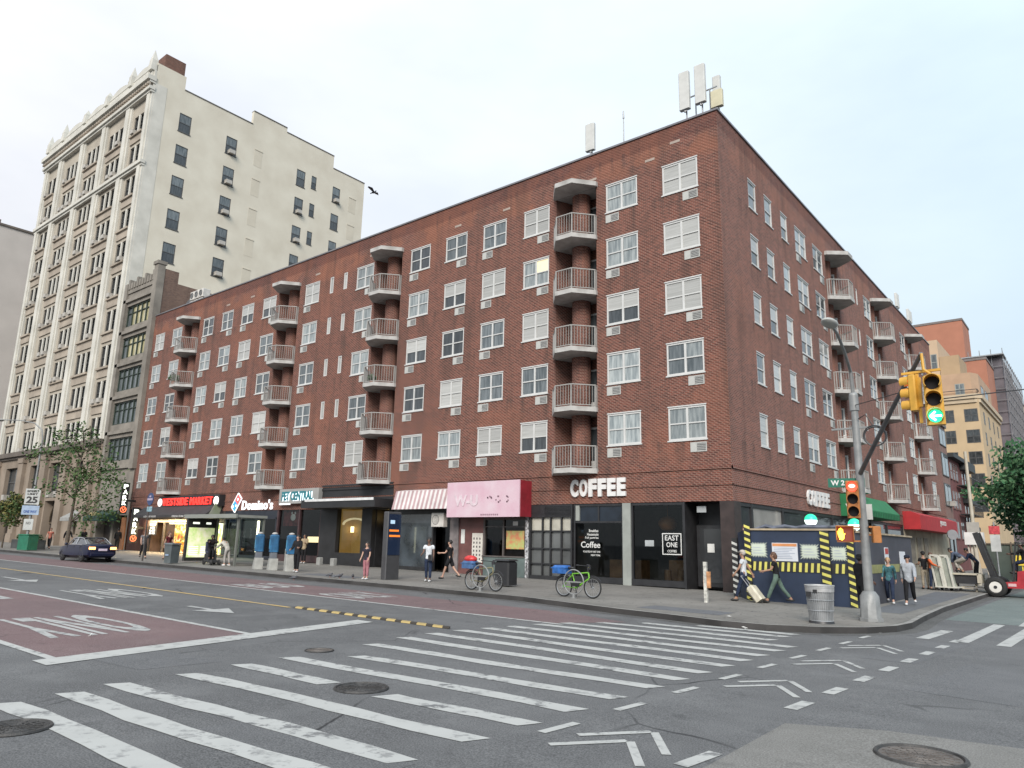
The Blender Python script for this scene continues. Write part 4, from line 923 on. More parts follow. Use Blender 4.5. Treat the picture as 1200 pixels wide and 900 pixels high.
# condenser hung below the awning
ac_ = thing('condenser_unit', 'white air conditioning condenser hung below the striped awning', 'air conditioner', (-28.0, YA-.42, 2.72)); b = MB(); b.bbox(0, .9, 0, .34, 0, .72, .03); b.build('casing', M('condenser_white', (.50, .48, .45), .5, .15, 3), ac_, w=False)
b = MB(); b.torus((.34, -.005, .36), (0, 1, 0), .24, .015, 24, 6)
for k in range(3): b.torus((.34, -.005, .36), (0, 1, 0), .06+.06*k, .006, 20, 4)
b.build('fan_grille', M('ac_grille'), ac_, w=False); b = MB(); b.beam((.1, .34, -.02), (.1, .1, -.02), .04); b.beam((.8, .34, -.02), (.8, .1, -.02), .04); b.build('bracket', m_steel, ac_, w=False)
# lobby canopy
cn = thing('entrance_canopy', 'flat black entrance canopy with a white edge strip over the lobby', 'canopy', (-38.0, YA-1.5, 3.7)); b = MB()
b.box(-37.9, -31.2, YA-1.6, YA-.1, 3.75, 4.22); b.build('canopy_box', m_blk2, cn)
b = MB(); b.box(-37.5, -31.3, YA-1.64, YA-1.602, 4.12, 4.26); b.build('edge_strip', M('white_strip', (.62, .62, .62), .5), cn)
# pet shop sign
ps = thing('shop_sign', 'grey sign board lettered PET CENTRAL in dark teal above the pet shop', 'sign', (-42.2, YA-.3, 4.03)); b = MB(); b.box(-42.2, -38.02, YA-.3, YA-.002, 4.15, 5.08); b.build('board', M('sign_grey', (.30, .295, .285), .5, .12, 1), ps)
b = MB(); text_to(b, 'PET CENTRAL', (-40.2, YA-.33, 4.34), FA, h=.58, w=3.3, depth=.06, bold=.04); b.build('lettering', M('teal_letter', (.03, .17, .20), .5), ps)
b = MB(); text_to(b, 'PET CENTRAL', (-40.14, YA-.318, 4.30), FA, h=.58, w=3.3, depth=.02, bold=.045); b.build('letter_edge', glow('white_edge_glow', (.85, .95, 1), .9), ps)
b = MB(); b.box(-42.1, -40.9, YA-.32, YA-.302, 4.08, 4.15); b.build('light_strip', glow('strip_glow', (1, 1, 1), 1.2), ps)
# pizza sign: letters and a tilted domino tile
ds = thing('shop_sign', "glowing white letters reading Domino's beside a tilted red and blue tile", 'sign', (-48.1, YA-.1, 3.8)); b = MB()
text_to(b, "Domino's", (-45.0, YA-.1, 3.82), FA, h=.66, w=3.7, depth=.06, bold=.02, spacing=1.1); b.build('lettering', glow('white_neon', (.95, .97, 1), .75), ds)
def tile(c, s, F, col, name):
    b = MB(); M_ = Matrix.Translation(c) @ FA @ Matrix.Rotation(R(-38), 4, 'Z'); b.extr([M_ @ Vector(p) for p in col], M_.to_3x3() @ Vector((0, 0, .06))); return b
for nm, q, mt in (('red_half', [(-.27, .02, 0), (.27, .02, 0), (.27, .56, 0), (-.27, .56, 0)], glow('logo_red', (.85, .12, .12), .7)), ('blue_half', [(-.27, -.56, 0), (.27, -.56, 0), (.27, -.02, 0), (-.27, -.02, 0)], glow('logo_blue', (.05, .3, .55), .7))):
    tile((-47.5, YA-.12, 4.32), 1, 0, q, nm).build(nm, mt, ds)
b = MB(); M_ = Matrix.Translation((-47.5, YA-.12, 4.32)) @ FA @ Matrix.Rotation(R(-38), 4, 'Z')
for p in ((-.0, .29), (.12, -.16), (-.12, -.42)): b.disc(M_ @ Vector((p[0], p[1], .066)), (0, -1, 0), .085, 14)
for w_ in (.62,): 
    for a, c in (((-.31, -.6), (.31, -.6)), ((.31, -.6), (.31, .6)), ((.31, .6), (-.31, .6)), ((-.31, .6), (-.31, -.6))): b.beam(M_ @ Vector((*a, .03)), M_ @ Vector((*c, .03)), .05)
b.build('dots', glow('logo_white', (1, 1, 1), .9), ds)
# market sign and its dark sloping awning
ms_ = thing('shop_sign', 'glowing red letters reading WESTSIDE MARKET above a dark awning', 'sign', (-57.6, YA-.5, 4.2)); b = MB()
b.box(-58.3, -49.3, YA-.48, YA-.002, 4.12, 4.95); b.build('backing', m_blk2, ms_)
letters(ms_, 'WESTSIDE MARKET', .05, .05, 7.45, .55, Matrix.Translation((0, -.02, 0)) @ FA, glow('red_neon', (1, .04, .03), 1.1), .06, .02)
for x in (-57.95, -49.6): b = MB(); b.cyl((x, YA-.55, 4.5), (x, YA-.49, 4.5), .3, .3, 20); b.build('round_emblem', glow('emblem_glow', (.95, .9, .85), 1.0), ms_)
ma = thing('awning', 'long dark sloping awning under the glowing red market letters', 'awning', (-60.5, YA-1.3, 3.2)); b = MB()
b.extr([(-60.5, YA-.01, 3.3), (-60.5, YA-1.3, 3.3), (-60.5, YA-1.3, 3.5), (-60.5, YA-.5, 4.15), (-60.5, YA-.01, 4.15)][::-1], (11.0, 0, 0)); b.build('canvas', M('dark_canvas', (.035, .033, .036), .85, .2, 2), ma)
b = MB(); text_to(b, 'GOURMET FOOD', (-57.7, YA-1.31, 3.33), FA, h=.13, w=2.0, depth=.01); text_to(b, 'FRESH DAILY', (-53.2, YA-1.31, 3.33), FA, h=.13, w=2.0, depth=.01); b.build('lettering', m_letter, ma)
b = MB(); b.box(-62.6, -60.8, YA-.4, YA-.02, 3.55, 3.75); lone('wall_light', b, glow('white_fluoro', (1, .95, .88), 1.6), 'bright white strip light on the wall left of the dark awning', 'light')
# projecting parking signs
def park(x, y, z0, z1, label):
    t = thing('parking_sign', label, 'sign', (x, y, z0)); h = z1-z0; b = MB(); b.box(-.07, .07, -.3, .3, 0, h); b.box(-.02, .02, .3, YA-y, h*.4, h*.46); b.build('panel', m_blk, t, w=False)
    n = (h-.75)/4
    for k, c in enumerate('KRAP'):
        q = MB(); q.add_mesh(text_mesh(c, w=.36, h=n*.78, depth=.03, bold=.05), Matrix.Translation((.085, 0, .72+n*k)) @ FB); q.build('letter', glow('letter_neon', (.95, 1, .85), 1.5), t, w=False)
    q = MB(); q.torus((.08, 0, .36), (1, 0, 0), .22, .035, 20, 6); q.beam((.08, -.1, .46), (.08, .0, .26), .05); q.beam((.08, .1, .46), (.08, .0, .26), .05); q.build('neon_arrow', glow('orange_neon', (1, .2, .08), 1.2), t, w=False)
park(-63.3, YA-.95, 3.65, 6.2, 'upper of the two vertical neon PARK signs, high beside the tree')
park(-61.2, YA-.8, 1.35, 4.15, 'lower of the two vertical neon PARK signs, by the shop doorway')
b = MB(); b.box(-60.3, -58.95, YA-.06, YA-.01, 2.0, 3.05); o = lone('rate_board', b, m_blk, 'small dark rate board with white lines beside the lower PARK sign', 'sign')
q = MB(); 
for s, z in (('RATES', 2.75), ('1 HR', 2.5), ('ALL DAY', 2.28), ('24 HR', 2.08)): text_to(q, s, (-59.62, YA-.07, z), FA, h=.15, w=.95 if len(s) > 4 else .7, depth=.01, bold=.02)
q.build('lettering', glow('rate_glow', (.9, .95, 1), .8), o, w=False)
# flags left of the pizza sign
b = MB(); b.extr([(-49.5, YA-1.2, 3.2), (-49.5, YA-.3, 3.3), (-49.5, YA-.05, 4.3), (-49.5, YA-.5, 4.5)], (.04, 0, 0)); lone('hanging_banner', b, M('banner', (.30, .30, .28), .8, col2=(.16, .22, .10), scale=1.2), 'small grey green banner hanging between the market and pizza signs', 'banner')
# side street awnings
ga = thing('awning', 'green shop awning on the side street right of the COFFEE letters', 'awning', (XB, 43.0, 3.8)); b = MB()
b.extr([(XB+.01, 43.0, 5.0), (XB+.55, 43.0, 5.0), (XB+1.3, 43.0, 4.15), (XB+1.3, 43.0, 3.8), (XB+.01, 43.0, 3.8)], (0, 8.0, 0)); b.build('canvas', M('green_canvas', (.012, .15, .055), .7, .15, 2), ga)
b = MB()
for k in range(20): b.box(XB+1.302, XB+1.312, 43.1+.40*k, 43.22+.40*k, 3.8, 4.1)
b.build('valance_stripes', M('dark_green', (.01, .08, .035), .7), ga)
b = MB(); q = text_mesh('W', h=.3, depth=.01, bold=.03); b.add_mesh(q, Matrix.Translation((XB+.5, 42.99, 4.15)) @ FA); b.build('lettering', m_letter, ga)
ra = thing('awning', 'red box awning far along the brick block on the side street', 'awning', (XB, 58.3, 3.5)); b = MB()
b.extr([(XB+.01, 58.3, 4.75), (XB+.5, 58.3, 4.75), (XB+1.1, 58.3, 4.5), (XB+1.1, 58.3, 3.5), (XB+.01, 58.3, 3.5)], (0, 15.4, 0)); b.build('canvas', M('red_canvas', (.38, .02, .025), .65, .12, 2), ra)
b = MB(); text_to(b, 'gnocco', (XB+1.12, 67.0, 3.85), FB, h=.5, w=2.6, depth=.01, bold=.02); b.build('lettering', m_letter, ra)
# ================================================================ neighbouring buildings
m_cream = M('cream_stucco', (.54, .495, .41), .85, scale=.4, col2=(.62, .58, .49), bump=.1, bscale=3)
m_creamf = M('cream_terracotta', (.46, .445, .40), .8, scale=.6, col2=(.60, .58, .525)); m_creamd = M('cream_spandrel', (.34, .29, .235), .8, .2, .6)
m_tan_st = M('brownstone', (.23, .185, .145), .85, .2, .5, bump=.2, bscale=2); m_tan_dk = M('dark_stone', (.12, .10, .085), .85, .25, .6)
m_wfr = M('dark_window_frame', (.07, .07, .07), .5, .2, 3)
def prof_wall(mb, pts3): return mb.poly(pts3)
tw = thing('cream_tower', 'tall cream office tower with pinnacles and many narrow windows at the left', 'building', (-70.85, YA, zs(-70)))
TX0, TX1, TD = -99.2, -70.85, 27.3
bays = [(-98.0, 2.3, 2), (-92.4, 3.5, 3), (-86.5, 3.5, 3), (-80.7, 3.5, 3), (-74.75, 2.4, 2)]
TZ = [12.75-2.2+3.54*k for k in range(10)]
ops = [(x-TX0, x-TX0+w, z, z+2.2, .3) for x, w, n in bays for z in TZ]
sops = []
SW = [(31.0, 1.3, [43.2, 39.6, 36.1, 32.4, 28.8]), (36.3, 1.3, [43.1, 39.5, 36, 32.4, 28.9]), (45.4, 1.2, [43.1, 39.5, 35.9, 32.3]), (50.65, 1.15, [43, 39.4, 35.8])]
SN = [(47.5, .72, [43.5, 39.9, 36.3])]
for y, w, zz in SW: sops += [(y-YA, y-YA+w, z, z+2.05, .12) for z in zz]
for y, w, zz in SN: sops += [(y-YA, y-YA+w, z, z+1.65, .12) for z in zz]
w = MB(); w.mi = 2; seg_wall(w, (TX0, YA, 0), (1, 0, 0), ops, TX1-TX0, (10.3, 49.3), .3); w.mi = 0
seg_wall(w, (TX1, YA, 0), (0, 1, 0), sops, TD, (0, 47.4), .12)
for a, b, z in ((0, 3.0, 49.5), (3.0, 11.0, 47.95), (11.0, 15.4, 49.6), (15.4, 22.3, 49.05)): 
    w.poly([(TX1, YA+a, 47.4), (TX1, YA+b, 47.4), (TX1, YA+b, z), (TX1, YA+a, z)]); w.poly([(TX1-.4, YA+a, 47.4), (TX1-.4, YA+b, 47.4), (TX1-.4, YA+b, z), (TX1-.4, YA+a, z)])
    w.poly([(TX1, YA+a, z), (TX1, YA+b, z), (TX1-.4, YA+b, z), (TX1-.4, YA+a, z)]); 
    for q in (a, b): w.poly([(TX1, YA+q, 47.4), (TX1-.4, YA+q, 47.4), (TX1-.4, YA+q, z), (TX1, YA+q, z)])
w.poly([(TX0, YA, 0), (TX0, YA+TD, 0), (TX0, YA+TD, 49.3), (TX0, YA, 49.3)]); w.poly([(TX0, YA+TD, 0), (TX1, YA+TD, 0), (TX1, YA+TD, 47.4), (TX0, YA+TD, 47.4)])
w.poly([(TX0, YA, 47.3), (TX1, YA, 47.3), (TX1, YA+TD, 47.3), (TX0, YA+TD, 47.3)])
# quoin strip of paler terracotta at the corner
for k in range(48): w.box(TX1-.01, TX1+.02, YA+.0, YA+(1.5 if k % 2 else 1.1), 10.6+k*.8, 10.6+k*.8+.79) if 0 else None
w.mi = 1; w.box(TX1-.05, TX1+.025, YA-.02, YA+1.2, 10.4, 47.2)
w.build('wall', [m_cream, m_creamf, M('cream_back_wall', (.38, .34, .28), .85, .15, .5)], tw)
p = MB()     # vertical piers, string courses, cornice, crown
edges = [TX0]+[(a[0]+a[1]+b[0])/2 for a, b in zip(bays, bays[1:])]+[TX1]
for i, x in enumerate(edges):
    ww = 1.5 if 0 < i < 5 else 1.1; x_ = x if 0 < i < 5 else (x+.55 if i == 0 else x-.55)
    p = MB(); p.box(x_-ww/2, x_+ww/2, YA-.22, YA-.003, 10.5, 48.6); p.box(x_-ww*.28, x_+ww*.28, YA-.36, YA-.222, 10.5, 48.6); p.build('pier', m_creamf, tw)
for nm, z, h, d in (('string_course', 46.3, .35, .6), ('string_course', 38.15, .35, .5), ('cornice', 47.3, .5, .85), ('base_cornice', 10.0, .5, .8)):
    q = MB(); q.box(TX0-.1, TX1+.12, YA-d, YA-.004, z, z+h); q.box(TX0-.1, TX1+.06, YA-d*.7, YA-.006, z-.25, z-.003); q.build(nm, m_tan_dk if nm == 'base_cornice' else m_creamf, tw)
q = MB()
q.box(TX0+.1, TX1-.1, YA-.5, YA-.371, 46.75, 47.03)
for k in range(58): x = TX0+.2+k*.49; q.box(x, x+.24, YA-.74, YA-.49, 46.76, 47.02)
q.build('dentil_row', m_creamd, tw)
q = MB(); q.box(TX0, TX1-.41, YA-.3, YA+.3, 47.81, 49.0)
for i, (a, b) in enumerate(zip(edges, edges[1:])):
    n = 10; c = (a+b)/2
    q.extr([(a+.4, YA-.34, 49.0)]+[(a+.4+(b-a-.8)*k/n, YA-.34, 49.0+.75*math.sin(math.pi*k/n)**.7) for k in range(1, n)]+[(b-.4, YA-.34, 49.0)], (0, .4, 0))
    for k in range(5): q.box(a+.8+k*(b-a-1.6)/5, a+1.1+k*(b-a-1.6)/5, YA-.38, YA-.3, 47.95, 48.8)
q.build('parapet', m_creamf, tw)
for x in (TX0+.5, edges[1], edges[2], edges[3], edges[4], TX1-.5):
    q = MB(); big = x not in (edges[2], edges[3]); hgt = 1.5 if big else .9
    q.box(x-.38, x+.38, YA-.6, YA+.15, 48.6, 49.3); q.prism([(x-.35, YA-.55), (x+.35, YA-.55), (x+.35, YA+.05), (x-.35, YA+.05)], 49.3, 49.8)
    b = [(x-.35, YA-.55, 49.8), (x+.35, YA-.55, 49.8), (x+.35, YA+.05, 49.8), (x-.35, YA+.05, 49.8)]; ap = (x, YA-.25, 49.6+hgt)
    for k in range(4): q.poly([b[k], b[(k+1) % 4], ap])
    q.build('pinnacle', m_creamf, tw)
q = MB(); q.box(-74.0, -70.9, 28.9, 31.0, 49.0, 51.0); q.build('chimney', brick_mat('chimney_brick', (.20, .09, .065), (.13, .065, .05), (.16, .12, .10)), tw)
q = MB()
for a, b, z in ((3.0, 11.0, 47.95), (11.0, 15.4, 49.6), (15.4, 22.3, 49.05), (22.3, 27.3, 47.4)): q.box(TX1-.5, TX1+.06, YA+a, YA+b-.01, z, z+.1)
q.build('coping', M('dark_coping', (.12, .11, .10), .7), tw)
# spandrels
for x, ww, n in bays:
    for z in TZ:
        q = MB(); 
        if z > TZ[0]: q.box(x-.1, x+ww+.1, YA-.12, YA-.005, z-1.0, z-.218)
        q.box(x-.15, x+ww+.15, YA-.3, YA-.006, z-.22, z-.02); q.build('spandrel', m_creamd, tw)
def grp(n, w_, h):
    f = MB(); t = .09
    f.box(0, w_, .1, .28, 0, t); f.box(0, w_, .1, .28, h-t, h)
    for k in range(n+1): x = (w_-t)*k/n; f.box(x, x+t, .1, .28, t, h-t)
    for k in range(1, n): x = w_*k/n; f.mi = 1; f.box(x-.15, x+.15, -.03, .1, 0, h); f.mi = 0
    for k in range(n): f.box(w_*k/n+.1, w_*(k+1)/n-.1, .14, .26, h*.5-.03, h*.5+.03)
    g_ = MB(); g_.poly([(0, .22, 0), (w_, .22, 0), (w_, .22, h), (0, .22, h)])
    return f.mesh('window', [m_wfr, m_creamf]), g_
P_D2 = pane_mat('tower_glass', (.02, .024, .026), (.055, .06, .062), sc=(1, .5))
gm = {n: grp(n, ww, 2.2) for n, ww in ((2, 2.35), (3, 3.5))}; gp = {n: gm[n][1].mesh('pane', P_D2) for n in gm}
ac3 = MB(); ac3.box(0, .6, -.45, .1, 0, .42); ac3_me = ac3.mesh('air_conditioner', M('window_ac', (.36, .34, .31), .6, .25, 2)); rt_ = random.Random(5)
for x, ww, n in bays:
    for z in TZ:
        o = put('window', gm[n][0], tw, (x, YA, z)); c = bpy.data.objects.new('pane', gp[n]); COL.objects.link(c); c.parent = o
        for k in range(n):
            if rt_.random() < .42: a_ = bpy.data.objects.new('air_conditioner', ac3_me); COL.objects.link(a_); a_.parent = o; a_.location = (ww*k/n+.3*rt_.random()+.15, 0, .0)
f = MB(); t = .07
f.box(0, t, .02, .11, 0, 2.05); f.box(1.2-t, 1.2, .02, .11, 0, 2.05); f.box(t, 1.2-t, .02, .11, 2.05-t, 2.05); f.box(t, 1.2-t, .02, .11, 0, t); f.box(t, 1.2-t, .04, .1, 1.0, 1.07); f.box(-.05, 1.25, -.06, .02, -.08, -.0)
side_me = f.mesh('window', m_wfr); g_ = MB(); g_.poly([(t, .07, t), (1.13, .07, t), (1.13, .07, 1.0), (t, .07, 1.0)]); g_.mi = 1; g_.poly([(t, .05, 1.0), (1.13, .05, 1.0), (1.13, .05, 2.0), (t, .05, 2.0)]); sp_me = g_.mesh('pane', [P_DARK, P_GREY])
for y, ww, zz in SW+SN:
    for z in zz:
        sx = ww/1.2; h = 1.0 if ww > 1 else .8
        o = put('window', side_me, tw, (TX1, y, z), R(90)); o.scale = (sx, 1, h); c = bpy.data.objects.new('pane', sp_me); COL.objects.link(c); c.parent = o
        if ww > 1 and y > 33 and rt_.random() < .75: a_ = bpy.data.objects.new('air_conditioner', ac3_me); COL.objects.link(a_); a_.parent = o; a_.location = (.3, 0, .05)
for z in (43.1, 39.5, 35.9, 32.3, 28.8): q = MB(); q.box(TX1, TX1+.05, 39.75, 40.75, z+1.95, z+2.05); q.box(TX1+.001, TX1+.012, 39.75, 40.75, z, z+1.95); q.build('blocked_window', M('blocked_window', (.53, .485, .40), .9, .05, 1), tw)
for z in (42.6, 38.9): q = MB(); q.box(TX1, TX1+.05, 53.2, 54.3, z+1.95, z+2.03); q.box(TX1+.001, TX1+.012, 53.2, 54.3, z, z+1.95); q.build('blocked_window', M('blocked_window', (.53, .485, .40), .9, .05, 1), tw)
# stone base of the tower
w = MB(); bops = []
for x, ww in ((-94.9, 4.3), (-87.6, 3.3), (-82.2, 3.1)): bops += [(x-TX0, x-TX0+ww, 5.4, 8.85, .5), (x-TX0, x-TX0+ww, .9, 5.1, .8)]
bops += [(-74.4-TX0, -74.4-TX0+1.3, .9, 4.4, .8), (-75.9-TX0, -75.9-TX0+1.6, 6.2, 8.7, .4)]
seg_wall(w, (TX0, YA-.35, 0), (1, 0, 0), bops, TX1-TX0+.3, (0, 9.75), .5)
w.box(TX0, TX1+.3, YA-.349, YA, 9.75, 10.0); w.poly([(TX1+.3, YA-.35, 0), (TX1+.3, YA, 0), (TX1+.3, YA, 9.75), (TX1+.3, YA-.35, 9.75)])
for x in (-97.4, -89.6, -83.3, -78.0, -72.2): w.box(x-.7, x+.7, YA-.7, YA-.352, .6, 9.2); w.box(x-.85, x+.85, YA-.85, YA-.702+.35, .5, 1.9); w.box(x-.8, x+.8, YA-.78, YA-.36, 9.2, 9.7)
w.build('stone_base', m_tan_st, tw)
for x, ww in ((-94.9, 4.3), (-87.6, 3.3), (-82.2, 3.1)):
    g_ = MB(); g_.poly([(x, YA+.14, 5.4), (x+ww, YA+.14, 5.4), (x+ww, YA+.14, 8.85), (x, YA+.14, 8.85)]); wn = g_.build('window', P_DARK, tw)
    f = MB()
    for k in range(3): f.box(x+ww*k/2-.06, x+ww*k/2+.06, YA+.04, YA+.13, 5.4, 8.85)
    f.box(x, x+ww, YA+.05, YA+.12, 7.3, 7.4); f.build('frame', m_wfr, wn)
    f = MB(); f.box(x+.1, x+.85, YA-.45, YA+.1, 5.45, 6.0); f.build('air_conditioner', M('window_ac'), wn); f = MB(); f.box(x+ww-1.1, x+ww-.3, YA-.45, YA+.1, 5.45, 6.0); f.build('air_conditioner', M('window_ac'), wn)
    g_ = MB(); g_.poly([(x, YA+.4, .8), (x+ww, YA+.4, .8), (x+ww, YA+.4, 5.1), (x, YA+.4, 5.1)]); dn = g_.build('doorway', M('doorway_dark', (.035, .028, .025), .4, .5, 1), tw)
    f = MB(); c = x+ww/2
    for s in (-1, 1):
        for k in range(8):
            u0, u1 = k/8, (k+1)/8; f.beam((c+s*ww/2*math.cos(u0*1.45), YA+.3, 3.1+1.9*math.sin(u0*1.5)), (c+s*ww/2*math.cos(u1*1.45), YA+.3, 3.1+1.9*math.sin(u1*1.5)), .1)
    f.box(x, x+ww, YA+.28, YA+.36, 2.9, 3.05); f.box(c-.05, c+.05, YA+.28, YA+.35, .8, 3.0); f.build('arch_tracery', M('bronze', (.11, .085, .06), .5, .3, 2), dn)
g_ = MB(); g_.poly([(-75.9, YA+.04, 6.2), (-74.3, YA+.04, 6.2), (-74.3, YA+.04, 8.7), (-75.9, YA+.04, 8.7)]); g_.build('window', P_DARK, tw)
g_ = MB(); g_.poly([(-74.4, YA+.4, .8), (-73.1, YA+.4, .8), (-73.1, YA+.4, 4.4), (-74.4, YA+.4, 4.4)]); g_.build('doorway', M('doorway_dark'), tw)

# ---- brown loft building between the tower and the brick block
m_bs = M('weathered_limestone', (.20, .18, .155), .85, .25, .8, bump=.3, bscale=2)
m_sb = brick_mat('loft_side_brick', (.20, .12, .09), (.13, .075, .06), (.17, .14, .12), sootamt=.4)
lf = thing('loft_building', 'narrow brown loft building with wide green windows between the cream tower and the brick block', 'building', (-67.4, YA, zs(-67)))
LX0, LX1 = -70.5, -64.03; rows = [(20.9, 22.95), (17.85, 19.85), (14.75, 16.8), (11.65, 13.7), (8.35, 10.4)]
w = MB(); seg_wall(w, (LX0, YA-.1, 0), (1, 0, 0), [(.55, 5.2, a, b, .35) for a, b in rows]+[(.4, 3.4, .9, 3.6, .8), (3.8, 6.2, .9, 3.6, .8)], LX1-LX0, (0, 24.6), .35)
w.mi = 1; w.poly([(LX1, YA-.1, 3), (LX1, YA+12, 3), (LX1, YA+12, 24.5), (LX1, YA-.1, 24.5)]); w.poly([(LX1, YA-.1, 24.5), (LX1, YA+1.6, 24.5), (LX1, YA+1.6, 25.6), (LX1, YA-.1, 25.6)]); w.mi = 0
w.poly([(LX0, YA, 24.2), (LX1, YA, 24.2), (LX1, YA+12, 24.2), (LX0, YA+12, 24.2)]); w.build('wall', [m_bs, m_sb], lf)
q = MB(); q.box(LX1-.7, LX1+.05, YA-.35, YA+.3, 7.5, 25.9); q.box(LX1-.8, LX1+.12, YA-.45, YA+.4, 25.9, 26.2); q.box(LX0, LX0+.5, YA-.3, YA-.103, 7.5, 25.2)
for z in (7.6, 10.75, 14.0, 17.1, 20.2, 23.3): q.box(LX0, LX1-.7, YA-.3, YA-.104, z, z+.3)
q.build('pilaster', m_bs, lf)
q = MB()
for k in range(11): x = LX0+.1+k*.53; q.box(x, x+.32, YA-.28, YA+.1, 24.6, 25.2+(.35 if k % 3 == 1 else 0))
q.box(LX0, LX1-.7, YA-.2, YA+.05, 24.2, 24.6); q.build('parapet', m_bs, lf)
for k, (a, b) in enumerate(rows):
    f = MB(); x0, x1 = LX0+.55, LX0+5.2; 
    for i in range(6): x = x0+(x1-x0)*i/5; f.box(x-.05, x+.05, YA+.02, YA+.2, a, b)
    f.box(x0, x1, YA+.03, YA+.19, a, a+.1); f.box(x0, x1, YA+.03, YA+.19, b-.1, b); f.box(x0, x1, YA+.05, YA+.18, (a+b)/2+.3, (a+b)/2+.37)
    o = f.build('window', M('green_window_frame', (.035, .05, .04), .5, .2, 3), lf)
    g_ = MB()
    for i in range(5): xa, xb = x0+(x1-x0)*i/5, x0+(x1-x0)*(i+1)/5; g_.mi = (1 if (k < 2 and i > 0) else 0); g_.poly([(xa, YA+.15, a), (xb, YA+.15, a), (xb, YA+.15, b), (xa, YA+.15, b)])
    g_.build('pane', [P_GREY, M('pane_yellow_glow', (.42, .38, .22), .4, .25, .6, coat=1)], o)  # yellowish glow of the top two rows painted into the pane colour
g_ = MB(); g_.poly([(LX0, YA+.6, .5), (LX1, YA+.6, .5), (LX1, YA+.6, 3.7), (LX0, YA+.6, 3.7)]); g_.build('shopfront', M('doorway_dark'), lf)
g_ = MB(); g_.box(-65.0, -64.25, YA-.2, YA+.5, .6, 3.4); g_.build('door_surround', M('orange_wood', (.28, .12, .05), .6, .2, 2), lf)
def small_awning(x0, x1, z0, z1, mat, label, txt=None):
    t = thing('awning', label, 'awning', (x0, YA-.9, z0)); b = MB(); b.extr([(x0, YA-.36, z0), (x0, YA-1.5, z0), (x0, YA-1.5, z0+.3), (x0, YA-.36, z1)][::-1], (x1-x0, 0, 0)); b.build('canvas', mat, t)
    if txt: b = MB(); text_to(b, txt, ((x0+x1)/2, YA-1.4, z0+.45), FA @ Matrix.Rotation(0, 4, 'X'), h=.25, w=2.0, depth=.01, bold=.02); b.build('lettering', M('gold_letter', (.55, .45, .2), .6), t)
small_awning(-69.6, -65.6, 3.1, 4.0, M('dark_green_canvas', (.014, .045, .035), .8), 'dark green awning with gold lettering beside the upper neon PARK sign', 'TAILOR SHOP')
small_awning(-74.6, -72.6, 3.1, 4.1, M('grey_canvas', (.26, .26, .25), .8), 'small grey awning on the stone base of the cream tower')
# rooftop plant near the far end of the brick roof
hv = thing('rooftop_unit', 'cluster of pale cooling fans on a rooftop in front of the cream wall', 'rooftop unit', (-59.5, 29.6, ROOF-.25)); b = MB()
for i in range(3):
    for j in range(2): b.bbox(i*.75-.9, i*.75-.25, -.3, .4, .45+j*.85, 1.2+j*.85, .04)
b.build('casing', M('condenser_white'), hv, w=False); b = MB()
for i in range(3):
    for j in range(2): b.torus((i*.75-.57, -.31, .82+j*.85), (0, 1, 0), .24, .03, 16, 5); b.disc((i*.75-.57, -.302, .82+j*.85), (0, 1, 0), .22, 16)
b.build('fan_grille', m_acg, hv, w=False); b = MB(); b.box(-.95, 1.35, -.25, .35, 0, .44); b.build('stand', m_steel, hv, w=False)
b = MB(); b.extr([(-62.8, 30.2, ROOF-.2), (-62.8, 30.2, ROOF+1.6), (-61.6, 30.2, ROOF+2.1), (-60.2, 30.2, ROOF+1.5), (-60.2, 30.2, ROOF-.2)][::-1], (0, 3, 0)); lone('roof_hut', b, M('slate_grey', (.10, .10, .11), .8), 'dark grey pitched roof hut behind the cooling fans', 'hut')
b = MB(); b.extr([(-58.2, 30.4, ROOF-.2), (-58.2, 30.4, ROOF+1.3), (-55.0, 30.4, ROOF+.3), (-55.0, 30.4, ROOF-.2)][::-1], (0, 2.5, 0)); lone('roof_hatch', b, M('slate_grey'), 'low dark sloping roof hatch right of the cooling fans', 'hatch')

# ---- far left pinkish building
fl = thing('apartment_slab', 'plain pinkish beige building cut by the left edge of the photo', 'building', (-125, 30, zs(-90))); b = MB(); b.box(-150, -125, 24, 56.5, 0, 47.2); b.build('wall', M('pinkish_beige', (.44, .40, .37), .85, .06, .3), fl)
b = MB(); b.box(-150.1, -124.8, 23.9, 56.6, 47.2, 47.5); b.build('parapet_cap', m_tan_dk, fl); b = MB(); b.box(-128, -126.5, 29.5, 31, 47.5, 48.6); b.cyl((-126, 36, 47.5), (-126, 36, 49.0), .06); b.build('roof_stack', m_tan_dk, fl)

# ---- far side of the side street
def windows_on(parent, plane, at, rects, frame, pane, d=.18):
    """plane 'y': wall faces -y at y=at, rects (x0,x1,z0,z1); plane 'x': wall faces +x at x=at"""
    for a0, a1, z0, z1 in rects:
        f = MB(); g_ = MB(); w_ = a1-a0; h_ = z1-z0; t = .09
        B_ = (lambda u0, u1, d0, d1, v0, v1, mb: mb.box(a0+u0, a0+u1, at+d0, at+d1, z0+v0, z0+v1)) if plane == 'y' else (lambda u0, u1, d0, d1, v0, v1, mb: mb.box(at-d1, at-d0, a0+u0, a0+u1, z0+v0, z0+v1))
        B_(0, t, -.03, .05, 0, h_, f); B_(w_-t, w_, -.03, .05, 0, h_, f); B_(t, w_-t, -.03, .05, 0, t, f); B_(t, w_-t, -.03, .05, h_-t, h_, f)
        if w_ > 1.0: B_(w_/2-.04, w_/2+.04, -.03, .05, t, h_-t, f)
        B_(t, w_-t, -.03, .05, h_*.5-.04, h_*.5+.04, f) if w_ <= 1.6 else None
        B_(t, w_-t, -.015, .03, t, h_-t, g_)
        o = f.build('window', frame, parent); g_.build('pane', pane, o)
